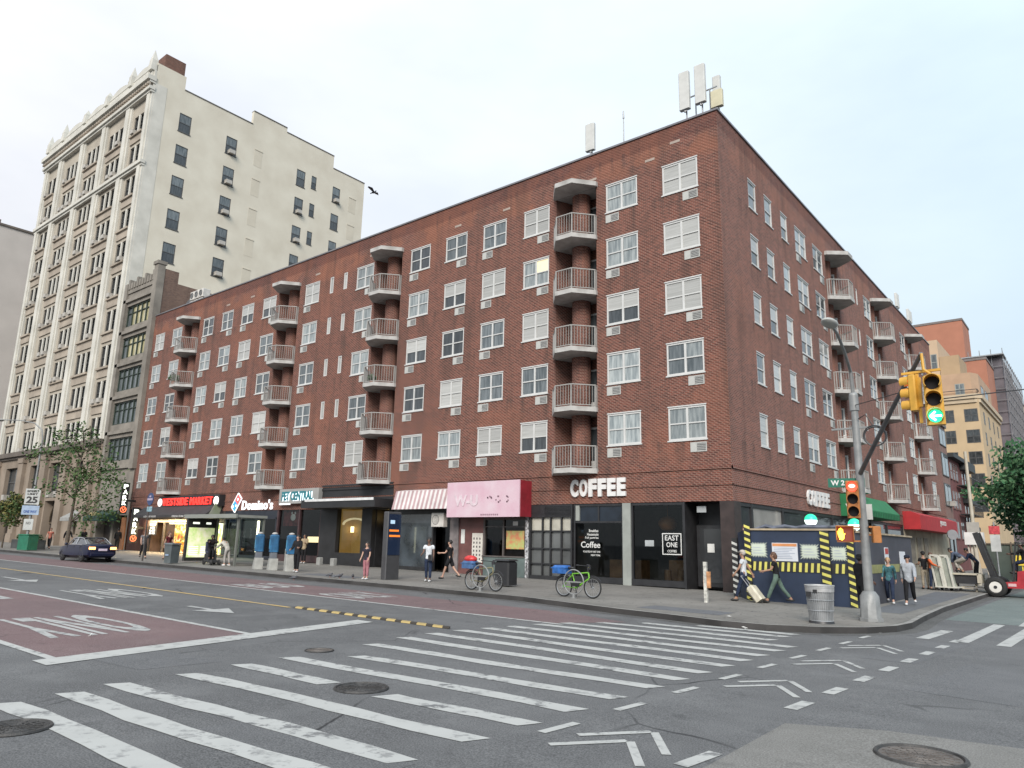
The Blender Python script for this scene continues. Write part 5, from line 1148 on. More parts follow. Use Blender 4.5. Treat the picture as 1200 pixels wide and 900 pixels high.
nb = thing('studio_building', 'low brown brick building with wide paned windows just past the brick block', 'building', (XB, 76.3, zs(XB))); b = MB(); b.box(-24, XB-.05, 76.25, 80.4, 0, 13.6); b.build('wall', M('brown_brick_far', (.20, .12, .10), .85, .12, 1.5), nb)
b = MB(); b.box(XB-.04, XB+.1, 76.3, 80.3, 4.6, 5.0); b.build('shop_fascia', M('grey_brown_trim', (.16, .14, .135), .8), nb); b = MB(); b.box(-24, XB+.1, 76.25, 80.42, 13.6, 13.9); b.build('cornice', M('grey_brown_trim', (.16, .14, .135), .8), nb)
windows_on(nb, 'x', XB, [(76.7, 79.9, 11.7, 13.3), (76.7, 79.9, 8.85, 11.0), (76.7, 79.9, 6.1, 8.15), (76.7, 79.9, 1.2, 4.2)], m_wfr, P_GREY)
b = MB(); b.box(XB, XB+.45, 78.6, 79.3, 6.15, 6.6); b.build('air_conditioner', M('window_ac'), nb)
rh = thing('row_house', 'dark red brick row house with black cornice and iron balconies beyond the brown building', 'building', (XB, 86.5, zs(XB))); b = MB(); b.box(-24, XB-.1, 80.45, 93, 0, 11.1); b.box(-22, XB-3.2, 81, 88, 11.1, 12.6); b.build('wall', M('dark_red_brick_far', (.135, .045, .042), .85, .2, 1.5), rh)
for q in ((-24, XB+.45, 80.45, 87.2, 10.9, 11.3), (-24, XB+.6, 87.25, 93, 10.3, 11.2), (XB-.1, XB+.5, 87.3, 92.9, 6.9, 7.4), (XB-.1, XB+.5, 87.3, 92.9, 4.2, 4.6)): b = MB(); b.box(*q); b.build('cornice', M('black_cornice', (.022, .026, .028), .6), rh)
windows_on(rh, 'x', XB-.05, [(81.0, 82.2, 8.85, 10.5), (82.6, 83.8, 8.85, 10.5), (84.2, 85.4, 8.85, 10.5), (81.0, 82.2, 6.0, 7.8), (82.6, 83.8, 6.0, 7.8), (84.2, 85.4, 6.0, 7.8), (87.6, 88.6, 8.6, 10.2), (89.4, 90.4, 8.6, 10.2), (91.2, 92.2, 8.6, 10.2), (87.6, 88.6, 5.0, 6.7), (89.4, 90.4, 5.0, 6.7), (91.2, 92.2, 5.0, 6.7), (81, 83, 3.2, 4.9), (84, 86, 3.2, 4.9)], M('brown_frame', (.14, .07, .06), .6), P_DARK)
for z in (8.4, 5.6):
    b = MB(); b.box(XB, XB+1.0, 84.0, 92.0, z, z+.08)
    for k in range(17): b.beam((XB+1.0, 84+.5*k, z), (XB+1.0, 84+.5*k, z+.9), .04)
    b.beam((XB+1.0, 84, z+.9), (XB+1.0, 92, z+.9), .05); b.build('fire_escape', m_blk, rh)
m_tan = M('tan_brick', (.47, .35, .215), .85, .08, .6); m_tan2 = M('pale_stone_trim', (.46, .37, .26), .8, .08, 1)
tn = thing('tan_corner_building', 'tan brick building with square dark windows and a pale cornice further down the side street', 'building', (-11.66, 109, 0.2)); b = MB(); b.box(-34, -11.66, 109, 131, 0, 21.4); b.build('wall', m_tan, tn)
b = MB(); b.prism([(-34, 108.6), (-12.0, 108.6), (-11.25, 109.3), (-11.25, 131), (-34, 131)], 21.4, 22.0); b.prism([(-34, 108.8), (-12.0, 108.8), (-11.45, 109.3), (-11.45, 131), (-34, 131)], 20.9, 21.39); b.build('cornice', m_tan2, tn)
rz_ = [(18.45, 20.1), (15.7, 17.4), (12.95, 14.6), (10.1, 11.8), (7.0, 8.8)]
windows_on(tn, 'y', 109, [(x, x+w_, a, b_) for a, b_ in rz_ for x, w_ in ((-15.75, 1.2), (-13.4, 1.5), (-18.6, 1.4))], m_wfr, P_D2)
windows_on(tn, 'x', -11.66, [(y, y+1.1, a, b_) for a, b_ in rz_ for y in (112.2, 117, 121.8, 126.6)], m_wfr, P_D2)
b = MB(); b.prism([(-34, 112), (-12.6, 112), (-11.9, 113.5), (-11.9, 126), (-34, 126)], 22.0, 25.5); b.build('penthouse', M('tan_penthouse', (.40, .27, .18), .85, .1, .6), tn)
windows_on(tn, 'y', 112, [(-14.5, -13.4, 22.6, 24.1)], m_wht, P_GREY); windows_on(tn, 'x', -11.9, [(115, 117.5, 22.7, 24.2), (119, 122, 22.7, 24.2)], m_wfr, P_D2)
b = MB(); b.beam((-12, 111.6, 23.1), (-12, 129, 23.1), .08); b.beam((-12, 111.6, 23.1), (-19, 111.6, 23.1), .08)
for k in range(8): b.beam((-12, 111.6+2.4*k, 22), (-12, 111.6+2.4*k, 23.1), .07)
b.build('roof_railing', m_blk2, tn)
b = MB(); b.box(-34, -16.9, 118, 130, 25.5, 32.1); b.build('upper_block', M('tan_panel', (.47, .35, .24), .85, .06, .5), tn); windows_on(tn, 'y', 118, [(-17.9, -17.1, 27.6, 30.0)], m_wht, P_GREY)
b = MB(); b.box(-16.85, -14.4, 118, 125, 25.5, 29.5); b.build('stair_bulkhead', M('tan_bulkhead', (.36, .26, .16), .85, .06, .8), tn)
m_or = M('orange_brick', (.36, .155, .10), .85, .08, .5)
ot = thing('orange_brick_tower', 'blank orange brick tower, the tallest shape at the far end of the side street', 'building', (-19, 150, .2)); b = MB(); b.box(-30, -17.2, 150, 158, 0, 43.3); b.build('wall', m_or, ot); b = MB(); b.box(-30.1, -17.1, 149.9, 158.1, 43.3, 43.7); b.build('coping', M('grey_brown_trim'), ot)
b = MB(); b.box(-21.9, -21.6, 149.9, 158, 0, 43.29)
ow = thing('orange_brick_building', 'lower orange brick building between the orange tower and the scaffolded block', 'building', (-14, 140, .2)); b = MB(); b.box(-30, -13.3, 140, 149.7, 0, 33.3); b.build('wall', m_or, ow); b = MB(); b.box(-30.1, -13.2, 139.9, 149.8, 33.3, 33.7); b.build('coping', M('grey_brown_trim'), ow)
sc_ = thing('scaffolded_building', 'grey block wrapped in dark scaffold netting at the far right', 'building', (-11.9, 150.5, .2))
b = MB(); b.box(-17.0, -11.95, 150.2, 168, 0, 35.6); b.box(-16.8, -11.95, 168.1, 184, 0, 34); b.build('wall', M('netted_wall', (.13, .12, .135), .95, .35, .35), sc_)
b = MB()
for k in range(13): b.beam((-11.7, 150+k*2.7, 0), (-11.7, 150+k*2.7, 36.6), .12)
for k in range(18): b.beam((-11.7, 149.9, 2+k*2), (-11.7, 183, 2+k*2), .1)
for k in range(4): b.beam((-16.8+k*1.7, 149.9, 20), (-16.8+k*1.7, 149.9, 37.2), .1)
for k in range(8): b.beam((-16.8, 149.9, 22+k*2), (-11.7, 149.9, 22+k*2), .09)
b.build('scaffold', M('scaffold_steel', (.17, .17, .18), .6, .2, 2), sc_)
b = MB(); b.box(-18.0, -11.5, 149, 153, 35.9, 36.1); b.build('top_deck', m_steel, sc_)
fs = thing('distant_tower', 'pale yellow distant apartment block at the right edge', 'building', (-17, 260, .2)); b = MB(); b.box(-18.6, 2, 260, 280, 0, 44.7); b.build('wall', M('pale_yellow_brick', (.46, .38, .24), .85, .06, .3), fs)
windows_on(fs, 'y', 260, [(x, x+1.6, z, z+1.8) for z in range(12, 43, 4) for x in (-17.6, -14.6, -11.6)], m_wfr, P_GREY)
b = MB(); b.box(-18.8, 2.2, 259.8, 280, 44.7, 45.2); b.build('coping', M('grey_brown_trim'), fs)
# ================================================================ corner furniture
m_pole = M('grey_pole_paint', (.235, .24, .24), .5, .18, 4, metal=.2); m_yel = M('signal_yellow', (.55, .30, .04), .5, .15, 5); m_lens = M('dark_lens', (.008, .006, .008), .5, .3, 5, spec=.2)
PX, PY, PZ = -5.11, 20.96, zs(-5.11)
pl = thing('traffic_signal_pole', 'grey corner pole with octagonal base, slanting signal arm and curved lamp arm', 'signal pole', (PX, PY, PZ))
b = MB(); b.tube([(0, 0, 0), (0, 0, .08), (0, 0, .085), (0, 0, .62), (0, 0, .74)], [.30, .30, .26, .235, .15], 8); b.build('base', m_pole, pl, w=False)
b = MB(); b.cyl((0, 0, .70), (0, 0, 5.85), .118, .088, 16); b.cyl((0, 0, 5.45), (0, 0, 5.86), .12, .12, 16); b.ball((0, 0, 5.86), .12); b.build('shaft', m_pole, pl, w=False)
b = MB(); b.tube([(0, 0, 5.8), (.03, -.2, 6.5), (.12, -1.0, 6.85), (.28, -2.2, 7.05), (.42, -3.2, 7.0)], [.05, .045, .04, .04, .035], 8); la = b.build('lamp_arm', m_pole, pl, w=False)
b = MB(); b.ball((.45, -3.45, 6.98), (.17, .38, .10), 14, 8); b.build('lamp_head', M('lamp_head_grey', (.36, .36, .34), .5), la, w=False)
TIP = (2.35, -3.85, 5.87)
b = MB(); b.tube([(0, 0, 3.72), (TIP[0]*.25, TIP[1]*.25, 4.28), (TIP[0]*.6, TIP[1]*.6, 5.05), TIP], [.06, .055, .05, .045], 10); ma_ = b.build('signal_arm', M('dark_arm', (.12, .12, .125), .5, .2, 4, metal=.3), pl, w=False)
b = MB(); b.tube([(0, 0, 5.6), (TIP[0]*.7, TIP[1]*.7, 5.3)], .012, 5); b.build('guy_wire', m_blk, ma_, w=False)
b = MB(); b.beam((-.62, 0, 4.98), (.62, 0, 4.98), .05); b.build('cross_bar', m_pole, pl, w=False)
b = MB(); b.torus((.48, -.12, 4.72), (.25, -.95, 0), .27, .018, 24, 5); b.torus((.48, -.10, 4.71), (.25, -.95, .1), .25, .016, 24, 5); b.tube([(.1, -.1, 5.2), (.3, -.15, 5.3), (.45, -.12, 5.0)], .016, 5); b.build('cable_coil', m_blk, pl, w=False)
b = MB(); b.box(.10, .24, -.02, .0, 2.55, 2.95); b.build('sign_plate', M('pale_plate', (.5, .5, .48), .5), pl, w=False)
def signal(loc, face, lit, label, k=1.0, housing=None, arrow=False, sections=3):
    t = thing('traffic_light', label, 'traffic light', loc, R(face)+math.pi/2)
    h = .35*k; w_ = .34*k; hb = MB(); hb.bbox(-w_/2, w_/2, 0, .2*k, 0, h*3, .03*k); hb.box(-.02, .02, .2*k, .3*k, .1*k, h*3-.1*k); ho = hb.build('housing', housing or m_yel, t, w=False)
    for i in range(3):
        z = h*(2.5-i); v = MB()
        n = 16
        for q in range(n):
            a0, a1 = math.radians(-40+260*q/n), math.radians(-40+260*(q+1)/n); r_ = .145*k; L = -.24*k
            p = lambda a, y, r2=r_: (r2*math.cos(a), y, z+r2*math.sin(a))
            v.poly([p(a0, 0), p(a1, 0), p(a1, L), p(a0, L)]); v.poly([p(a0, 0, r_+.012), p(a0, L, r_+.012), p(a1, L, r_+.012), p(a1, 0, r_+.012)]); v.poly([p(a0, L), p(a1, L), p(a1, L, r_+.012), p(a0, L, r_+.012)])
        v.build('visor', housing or m_yel, t, w=False)
        l = MB(); l.disc((0, -.012, z), (0, -1, 0), .135*k, 20); l.f[-1] = l.f[-1] if True else 0
        on = lit == i
        mt = m_lens if not on else {0: glow('red_lens', (1, .05, .025), 2.6), 1: glow('amber_lens', (1, .5, .05), 5), 2: glow('green_lens', (.02, .75, .32), 1.1)}[i]
        lo = l.build('lens', mt, t, w=False)
        if on and arrow:
            a = MB(); a.beam((-.09*k, -.022, z), (.11*k, -.022, z), .012, .035*k); a.beam((-.095*k, -.022, z), (.0, -.022, z+.09*k), .012, .035*k); a.beam((-.095*k, -.022, z), (.0, -.022, z-.09*k), .012, .035*k); a.build('arrow', glow('arrow_white_green', (.55, 1, .82), 4.5), lo, w=False)
        if on and i == 0:
            a = MB(); a.ball((0, -.02, z+.02), (.085*k, .01, .05*k)); a.build('bright_core', glow('red_core', (1, .6, .45), 2.5), lo, w=False)
    return t
signal((-2.60, 17.02, 4.52), -83, 2, 'yellow traffic light facing the camera with a glowing green left arrow', 1.0, arrow=True)
signal((-3.05, 17.25, 4.87), 165, 0, 'yellow traffic light seen from the side on the arm tip, red lamp glowing', .74)
b = MB(); b.tube([(PX+TIP[0], PY+TIP[1], PZ+TIP[2]), (-2.75, 17.1, 5.72), (-2.62, 17.15, 5.6)], .03, 8); b.beam((-3.2, 17.25, 5.70), (-2.45, 17.2, 5.70), .05); b.beam((-2.9, 17.25, 5.70), (-2.9, 17.25, 4.6), .06); lone('signal_bracket', b, m_yel, 'yellow bracket joining the two traffic lights to the arm tip', 'bracket')
signal((-5.24, 20.62, 2.78), -77, 0, 'orange tinted traffic light on the corner pole glowing red above the walk signal', .92, M('signal_orange', (.40, .15, .035), .5, .15, 5))
b = MB(); b.beam((-5.2, 20.8, 3.6), (-5.11, 20.96, 3.6), .05); b.beam((-5.2, 20.8, 2.95), (-5.11, 20.96, 2.95), .05)
pd_ = thing('walk_signal', 'walk signal box with a glowing amber hand left of the corner pole', 'walk signal', (-5.52, 20.72, 2.16), R(-77)+math.pi/2)
b = MB(); b.bbox(-.21, .21, 0, .2, 0, .42, .02); b.beam((.2, .1, .03), (.46, .15, .03), .04); b.beam((.2, .1, .39), (.46, .15, .39), .04); b.box(-.21, .21, -.16, 0, .40, .425); b.box(-.215, -.2, -.16, 0, .05, .42); b.box(.2, .215, -.16, 0, .05, .42); b.build('housing', M('signal_orange'), pd_, w=False)
b = MB(); b.box(-.19, .19, -.012, -.002, .02, .40); b.build('face', M('walk_face', (.10, .03, .02), .4, emit=(1, .12, .03), es=.12), pd_, w=False)
hand = MB(); hand.extr([(-.15, -.014, .12), (-.14, -.014, .07), (-.08, -.014, .05), (-.04, -.014, .08), (-.02, -.014, .17), (-.0, -.014, .22), (-.03, -.014, .23), (-.05, -.014, .19), (-.05, -.014, .33), (-.075, -.014, .335), (-.08, -.014, .23), (-.09, -.014, .36), (-.115, -.014, .36), (-.115, -.014, .23), (-.125, -.014, .34), (-.148, -.014, .335), (-.145, -.014, .22), (-.16, -.014, .29), (-.178, -.014, .28), (-.17, -.014, .18)], (0, .006, 0)); hand.build('hand_symbol', glow('hand_amber', (1, .62, .03), 6), pd_, w=False)
p2 = thing('walk_signal', 'second walk signal box seen edge on right of the corner pole', 'walk signal', (-4.86, 21.1, 2.16), R(20)); b = MB(); b.bbox(-.1, .1, -.2, .2, 0, .42, .02); b.box(-.18, -.1, -.2, .2, .38, .42); b.beam((-.25, 0, .2), (-.1, 0, .2), .04); b.build('housing', M('signal_orange'), p2, w=False)
ss = thing('street_sign', 'green street name plate reading W 2 beside the red traffic light', 'street sign', (-5.62, 20.9, 3.60), R(-77)+math.pi/2)
b = MB(); b.box(-.28, .62, -.012, .012, 0, .24); b.build('plate', M('sign_green', (.008, .13, .085), .4), ss, w=False); b = MB(); b.add_mesh(text_mesh('W 2', w=.34, h=.14, depth=.006, bold=.03), Matrix.Translation((-.04, -.016, .05)) @ FA); b.build('lettering', m_letter, ss, w=False)
b = MB(); b.tube([(-2.6, 17.1, 5.05), (1.5, 17.6, 5.25), (9, 18.5, 6.2)], .012, 5); lone('overhead_cable', b, m_blk, 'thin black cable running from the big traffic lights to the right edge', 'cable')

# litter bin of steel bars
lb = thing('litter_bin', 'silver wire litter bin with black rim standing at the kerb corner', 'litter bin', (-5.85, 19.34, zs(-5.85))); m_bin = M('bin_steel', (.34, .35, .36), .45, .2, 6, metal=.5)
b = MB()
for k in range(40):
    a = 2*math.pi*k/40; b.beam((.27*math.cos(a), .27*math.sin(a), .05), (.33*math.cos(a), .33*math.sin(a), .86), .016, .012)
for z, r_ in ((.06, .272), (.3, .29), (.55, .309), (.84, .333)): b.torus((0, 0, z), (0, 0, 1), r_, .012, 36, 5)
b.build('wire_body', m_bin, lb, w=False); b = MB(); b.tube([(0, 0, .05), (0, 0, .82)], [.25, .31], 24, cap=False); b.disc((0, 0, .62), (0, 0, 1), .28, 20); b.build('liner', M('bin_liner', (.27, .28, .29), .6, .2, 5), lb, w=False)
b = MB(); b.tube([(0, 0, .74), (0, 0, .88)], [.335, .342], 32, cap=False); b.torus((0, 0, .885), (0, 0, 1), .335, .018, 36, 6); b.build('rim', M('bin_rim', (.40, .40, .40), .5, .2, 6, metal=.4), lb, w=False)
b = MB(); b.cyl((0, 0, 0), (0, 0, .06), .30, .28, 28); b.build('foot_ring', m_blk, lb, w=False)
b = MB(); b.box(-.23, -.12, -.327, -.318, .62, .74); b.box(-.06, .04, -.338, -.33, .72, .8); b.build('sticker', m_blk2, lb, w=False)

# hoarding round the subway works
def diag(mb, p0, u, w_, z0, z1, n, off=.004, slope=.16, pitch=.24):
    """raised stripes, yellow over a black board"""
m_navy = M('navy_plywood', (.019, .031, .062), .6, .22, 1.2, bump=.1); m_navy2 = M('slate_plywood', (.045, .047, .060), .65, .2, 1.2); m_sy = M('hazard_yellow', (.60, .55, .13), .6, .12, 4); m_sk = M('hazard_black', (.02, .02, .02), .6)
hd = thing('hoarding', 'navy plywood hoarding with black and yellow hazard bands round the pavement works', 'hoarding', (-8.2, 25.1, zs(-8.2)))
b = MB(); b.box(-9.98, -6.42, 25.1, 25.16, .2, 2.56); b.build('front_panel', m_navy, hd)
b = MB(); b.box(-6.48, -6.42, 25.165, 33.3, .2, 2.50); b.build('side_panel', m_navy2, hd)
b = MB(); b.extr([(-9.98, 25.11, .2), (-10.75, 26.4, .2), (-10.75, 26.4, 2.5), (-9.98, 25.11, 2.56)], (.05, .03, 0)); b.build('return_panel', m_navy, hd); b = MB(); b.extr([(-10.75, 26.4, .2), (-10.8, 28.0, .2), (-10.8, 28.0, 2.5), (-10.75, 26.4, 2.5)], (.05, 0, 0)); b.build('return_panel', m_navy, hd); b = MB(); b.extr([(-6.48, 33.3, .2), (-11.5, 33.3, .2), (-11.5, 33.3, 2.5), (-6.48, 33.3, 2.5)], (0, .05, 0)); b.build('return_panel', m_navy, hd)
def hz_post(x, y, z0, z1, w_, nx=0, name='hazard_post'):
    b = MB(); b.mi = 1
    if nx == 0: b.box(x-w_/2, x+w_/2, y-.07, y-.002, z0, z1)
    else: b.box(x+.002, x+.07, y-w_/2, y+w_/2, z0, z1)
    b.mi = 0; z = z0+.02
    while z < z1-.1:
        if nx == 0: b.extr([(x-w_/2, y-.074, z+.08), (x+w_/2, y-.074, z), (x+w_/2, y-.074, z+.09), (x-w_/2, y-.074, z+.17)][::1], (0, .003, 0))
        z += .215
    b.build(name, [m_sy, m_sk], hd)
hz_post(-9.86, 25.1, .2, 2.72, .20); hz_post(-7.32, 25.1, .2, 2.56, .27); hz_post(-6.55, 25.1, .2, 2.40, .20)
b = MB(); b.mi = 1; b.box(-10.93, -10.73, 26.25, 26.32, .25, 2.3); b.mi = 0; z = .3
while z < 2.15: b.extr([(-10.93, 26.246, z+.08), (-10.73, 26.246, z), (-10.73, 26.246, z+.09), (-10.93, 26.246, z+.17)], (0, .003, 0)); z += .215
b.build('hazard_post', [M('hazard_white', (.5, .5, .47), .6), m_sk], hd)
b = MB(); b.mi = 1; b.box(-9.75, -7.46, 25.085, 25.098, 1.22, 1.53); b.box(-7.18, -6.66, 25.085, 25.098, 1.22, 1.53); b.mi = 0
k = 0
while k*.19 < 3.0:
    x = -9.72+k*.19
    if x < -7.6 or -7.16 < x < -6.76: b.extr([(x, 25.081, 1.23), (x+.085, 25.081, 1.23), (x+.115, 25.081, 1.52), (x+.03, 25.081, 1.52)], (0, .003, 0))
    k += 1
b.build('hazard_rail', [m_sy, m_sk], hd)
b = MB(); b.box(-6.418, -6.405, 25.4, 33.2, 1.22, 1.50); b.build('side_rail', M('dull_yellow', (.22, .22, .09), .7, .25, 2), hd)
b = MB(); b.box(-10.0, -6.38, 25.04, 25.2, 2.562, 2.62); b.box(-6.5, -6.36, 25.205, 33.35, 2.502, 2.56); b.build('top_batten', M('raw_lumber', (.36, .29, .20), .8, .25, 3), hd)
r_ = random.Random(9)
def burst(x0, x1, z0, z1):
    t = thing('hoarding_notice', '', 'notice', ((x0+x1)/2, 25.08, z0)); pts = []; n = 7; c = ((x0+x1)/2, (z0+z1)/2)
    def side(a, b_, m):
        for i in range(m):
            for s_, o_ in ((0, 1.10), (.5, .76)):
                f_ = (i+s_)/m; x, z = a[0]+(b_[0]-a[0])*f_, a[1]+(b_[1]-a[1])*f_; pts.append((c[0]+(x-c[0])*o_, 25.082, c[1]+(z-c[1])*o_))
    side((x0, z0), (x1, z0), 6); side((x1, z0), (x1, z1), 5); side((x1, z1), (x0, z1), 6); side((x0, z1), (x0, z0), 5)
    b = MB()
    cc = (c[0], 25.078, c[1])
    for p, q in zip(pts, pts[1:]+pts[:1]): b.poly([cc, (p[0], 25.078, p[2]), (q[0], 25.078, q[2])]); b.poly([(p[0], 25.078, p[2]), (p[0], 25.097, p[2]), (q[0], 25.097, q[2]), (q[0], 25.078, q[2])])
    b.build('board', M('pale_green_board', (.55, .60, .50), .6, .08, 3), t)
    for i in range(3): b = MB(); b.box(x0+.1, x1-.1-.05*i, 25.072, 25.077, z0+.11+.09*i, z0+.14+.09*i); b.build('print_line', M('faint_print', (.40, .44, .46), .7), t)
    return t
for (x0, x1, z0, z1), lb_ in zip(((-9.79, -9.23, 1.68, 2.14), (-8.10, -7.54, 1.66, 2.11), (-7.15, -6.68, 1.63, 2.05)), ('ragged edged pale notice at the left end of the hoarding', 'ragged edged pale notice between the white poster and the wide hazard post', 'ragged edged pale notice right of the wide hazard post')):
    t = burst(x0, x1, z0, z1); t['label'] = lb_; t['group'] = 'ragged notices on the hoarding'
t = thing('permit_poster', 'white permit poster with an orange heading on the navy hoarding', 'poster', (-8.6, 25.08, 1.56)); b = MB(); b.box(-9.04, -8.20, 25.075, 25.097, 1.56, 2.15); b.build('sheet', M('poster_white', (.60, .62, .66), .6, .05, 3), t)
b = MB(); b.box(-9.02, -8.22, 25.068, 25.074, 2.04, 2.13); b.build('heading', M('poster_orange', (.6, .25, .10), .6), t); b = MB()
for k in range(7): b = MB(); b.box(-8.98, -8.98+r_.uniform(.5, .72), 25.068, 25.074, 1.64+.055*k, 1.66+.055*k); b.build('print_line', M('grey_print', (.33, .37, .45), .7), t)
t = thing('warning_notice', 'small red and white notice on the slate side of the hoarding', 'notice', (-6.4, 29.0, 1.42)); b = MB(); b.box(-6.418, -6.402, 28.8, 29.35, 1.42, 2.08); b.build('sheet', M('poster_white'), t); b = MB(); b.box(-6.401, -6.396, 28.85, 29.3, 1.85, 2.05); b.build('heading', M('notice_red', (.4, .05, .04), .6), t)
t = thing('paper_notice', 'small plain white notice at the far end of the hoarding side', 'notice', (-6.4, 31.4, 1.4)); b = MB(); b.box(-6.418, -6.402, 31.1, 32.0, 1.5, 1.95); b.build('sheet', M('poster_white'), t)
# clutter and globes above the hoarding
b = MB(); pts = [(-9.9+.35*k, 25.9+.1*math.sin(k*2), 2.62+.10*abs(math.sin(k*1.7))) for k in range(10)]; b.tube(pts, [.05+.04*abs(math.sin(k*2.3)) for k in range(10)], 7); lone('tarpaulin', b, M('rolled_tarp', (.10, .11, .14), .8, .4, 4), 'rolled dark tarpaulin lying along the top of the hoarding', 'tarpaulin')
for gx, gy, gz, lb_ in ((-8.15, 26.5, 2.95, 'green topped subway globe lamp glowing above the middle of the hoarding'), (-6.95, 27.3, 2.82, 'green topped subway globe lamp glowing just left of the corner pole')):
    t = thing('subway_globe', lb_, 'lamp', (gx, gy, zs(gx)), group='subway globe lamps'); b = MB(); b.cyl((0, 0, 0), (0, 0, gz-zs(gx)-.18), .05, .04); b.build('post', M('green_post', (.02, .10, .06), .5), t, w=False)
    zc = gz-zs(gx)
    for nm, lo_, hi_, mt in (('green_dome', 0, 1, glow('globe_green', (.02, .60, .30), .95)), ('white_bowl', -1, 0, glow('globe_white', (.85, 1, .9), 1.3))):
        b = MB(); b.smooth = True
        for j in range(6):
            a0, a1 = math.pi/2*(j/6), math.pi/2*((j+1)/6); s = 1 if hi_ == 1 else -1
            for i in range(16):
                u0, u1 = 2*math.pi*i/16, 2*math.pi*(i+1)/16; P_ = lambda a, u: (.21*math.cos(a)*math.cos(u), .21*math.cos(a)*math.sin(u), zc+s*.21*math.sin(a)); q = [P_(a0, u0), P_(a0, u1), P_(a1, u1), P_(a1, u0)]; b.poly(q if s > 0 else q[::-1])
        b.build(nm, mt, t, w=False)
t = thing('sticker_post', 'white sticker covered pavement post with an orange tag in front of the coffee shop door', 'post', (-10.35, 22.66, zs(-10.35))); b = MB(); b.box(-.05, .05, -.05, .05, 0, 1.25); b.build('post', M('sticker_white', (.48, .47, .43), .7, .4, 12, detail=2), t, w=False)
b = MB(); b.box(.052, .16, -.04, .04, .45, .95); b.box(-.056, -.05, -.05, .05, .5, .8); b.build('tag', M('orange_tag', (.50, .25, .12), .7, .4, 9), t, w=False)

# ================================================================ bicycles and racks
m_tyre = M('tyre_rubber', (.018, .018, .018), .8); m_rim = M('alloy_rim', (.45, .46, .47), .35, .1, 8, metal=.7); m_bk = M('bike_black', (.025, .025, .028), .4)
def bicycle(loc, rz, label, frame, cargo, top=None):
    t = thing('bicycle', label, 'bicycle', loc, rz, 'delivery bicycles by the kerb')
    r = .335
    for x in (-.56, .56):
        w_ = MB(); w_.torus((x, 0, r), (0, 1, 0), r-.024, .024, 36, 8); wo_ = w_.build('wheel', m_tyre, t, w=False)
        q = MB(); q.torus((x, 0, r), (0, 1, 0), r-.058, .011, 32, 5)
        for k in range(18): a = math.pi*2*k/18; q.beam((x+.02*math.cos(a+.5), .02*(-1)**k, r+.02*math.sin(a+.5)), (x+(r-.06)*math.cos(a), 0, r+(r-.06)*math.sin(a)), .004)
        q.cyl((x, -.045, r), (x, .045, r), .03 if x > 0 else .055, None, 12); q.build('rim', m_rim, wo_, w=False)
        q = MB(); q.tube([(x+(r+.03)*math.cos(a), 0, r+(r+.03)*math.sin(a)) for a in [R(20+x*20+12*i) for i in range(12)]], .018, 5); q.build('mudguard', m_bk, t, w=False)
    f = MB(); bb_, st_, hd_, ht = (-.08, 0, .30), (-.22, 0, .74), (.40, 0, .80), (.44, 0, .62)
    for a, c, d in ((bb_, st_, .02), (st_, hd_, .022), (bb_, ht, .028), (hd_, ht, .026)): f.cyl(a, c, d, None, 10)
    for s in (-.05, .05): f.cyl((bb_[0], s*.5, bb_[2]), (-.56, s, r), .012, None, 8); f.cyl((st_[0], s*.4, st_[2]-.03), (-.56, s, r), .010, None, 8)
    f.build('frame', frame, t, w=False)
    f = MB(); f.cyl(ht, (.47, .0, .55), .025); 
    for s in (-.05, .05): f.cyl((.46, s, .58), (.56, s, r), .014, None, 8)
    f.build('fork', m_bk, t, w=False)
    f = MB(); f.cyl(hd_, (.36, 0, .98), .016); f.tube([(.22, -.31, 1.03), (.34, -.2, 1.02), (.38, 0, 1.0), (.34, .2, 1.02), (.22, .31, 1.03)], .013, 8); f.cyl((.14, -.31, 1.03), (.24, -.31, 1.03), .019); f.cyl((.14, .31, 1.03), (.24, .31, 1.03), .019); f.cyl((.44, 0, .9), (.44, 0, 1.0), .045, .05); f.build('handlebar', m_bk, t, w=False)
    f = MB(); f.cyl(st_, (-.25, 0, .9), .014); f.ball((-.28, 0, .93), (.14, .075, .04)); f.build('saddle', m_bk, t, w=False)
    f = MB(); f.torus((-.08, -.05, .30), (0, 1, 0), .09, .008, 20, 5); f.cyl((-.08, -.06, .3), (.02, -.08, .16), .01); f.cyl((-.08, .06, .3), (-.18, .08, .44), .01); f.box(-.02, .06, -.14, -.06, .15, .17); f.box(-.22, -.14, .06, .14, .43, .45); f.box(-.2, .08, -.06, .06, .36, .5); f.build('drivetrain', m_bk, t, w=False)
    f = MB(); f.beam((-.75, -.09, .72), (-.3, -.09, .72), .015); f.beam((-.75, .09, .72), (-.3, .09, .72), .015); f.beam((-.56, .09, .72), (-.56, .05, .34), .012); f.beam((-.56, -.09, .72), (-.56, -.05, .34), .012); f.build('rack', m_bk, t, w=False)
    f = MB(); f.bbox(-.92, -.36, -.22, .22, .74, 1.0, .06); f.box(-.93, -.35, -.225, .225, .90, .93); f.build('cargo_box', cargo, t, w=False)
    if top: f = MB(); f.ball((-.64, 0, 1.06), (.27, .2, .13)); f.build('rain_cover', top, t, w=False)
    f = MB(); f.cyl((-.12, .05, .32), (-.2, .2, .02), .01); f.build('kickstand', m_bk, t, w=False)
m_blue = M('blue_plastic', (.02, .10, .32), .4, .3, 7)
bicycle((-17.4, 19.98, zs(-17.4)), R(0), 'dark delivery bicycle with a red topped blue box locked beside the pink kiosk', M('olive_frame', (.20, .18, .10), .4), M('washed_blue', (.05, .11, .24), .5, .3, 6), M('red_plastic', (.50, .03, .03), .4, .3, 8))
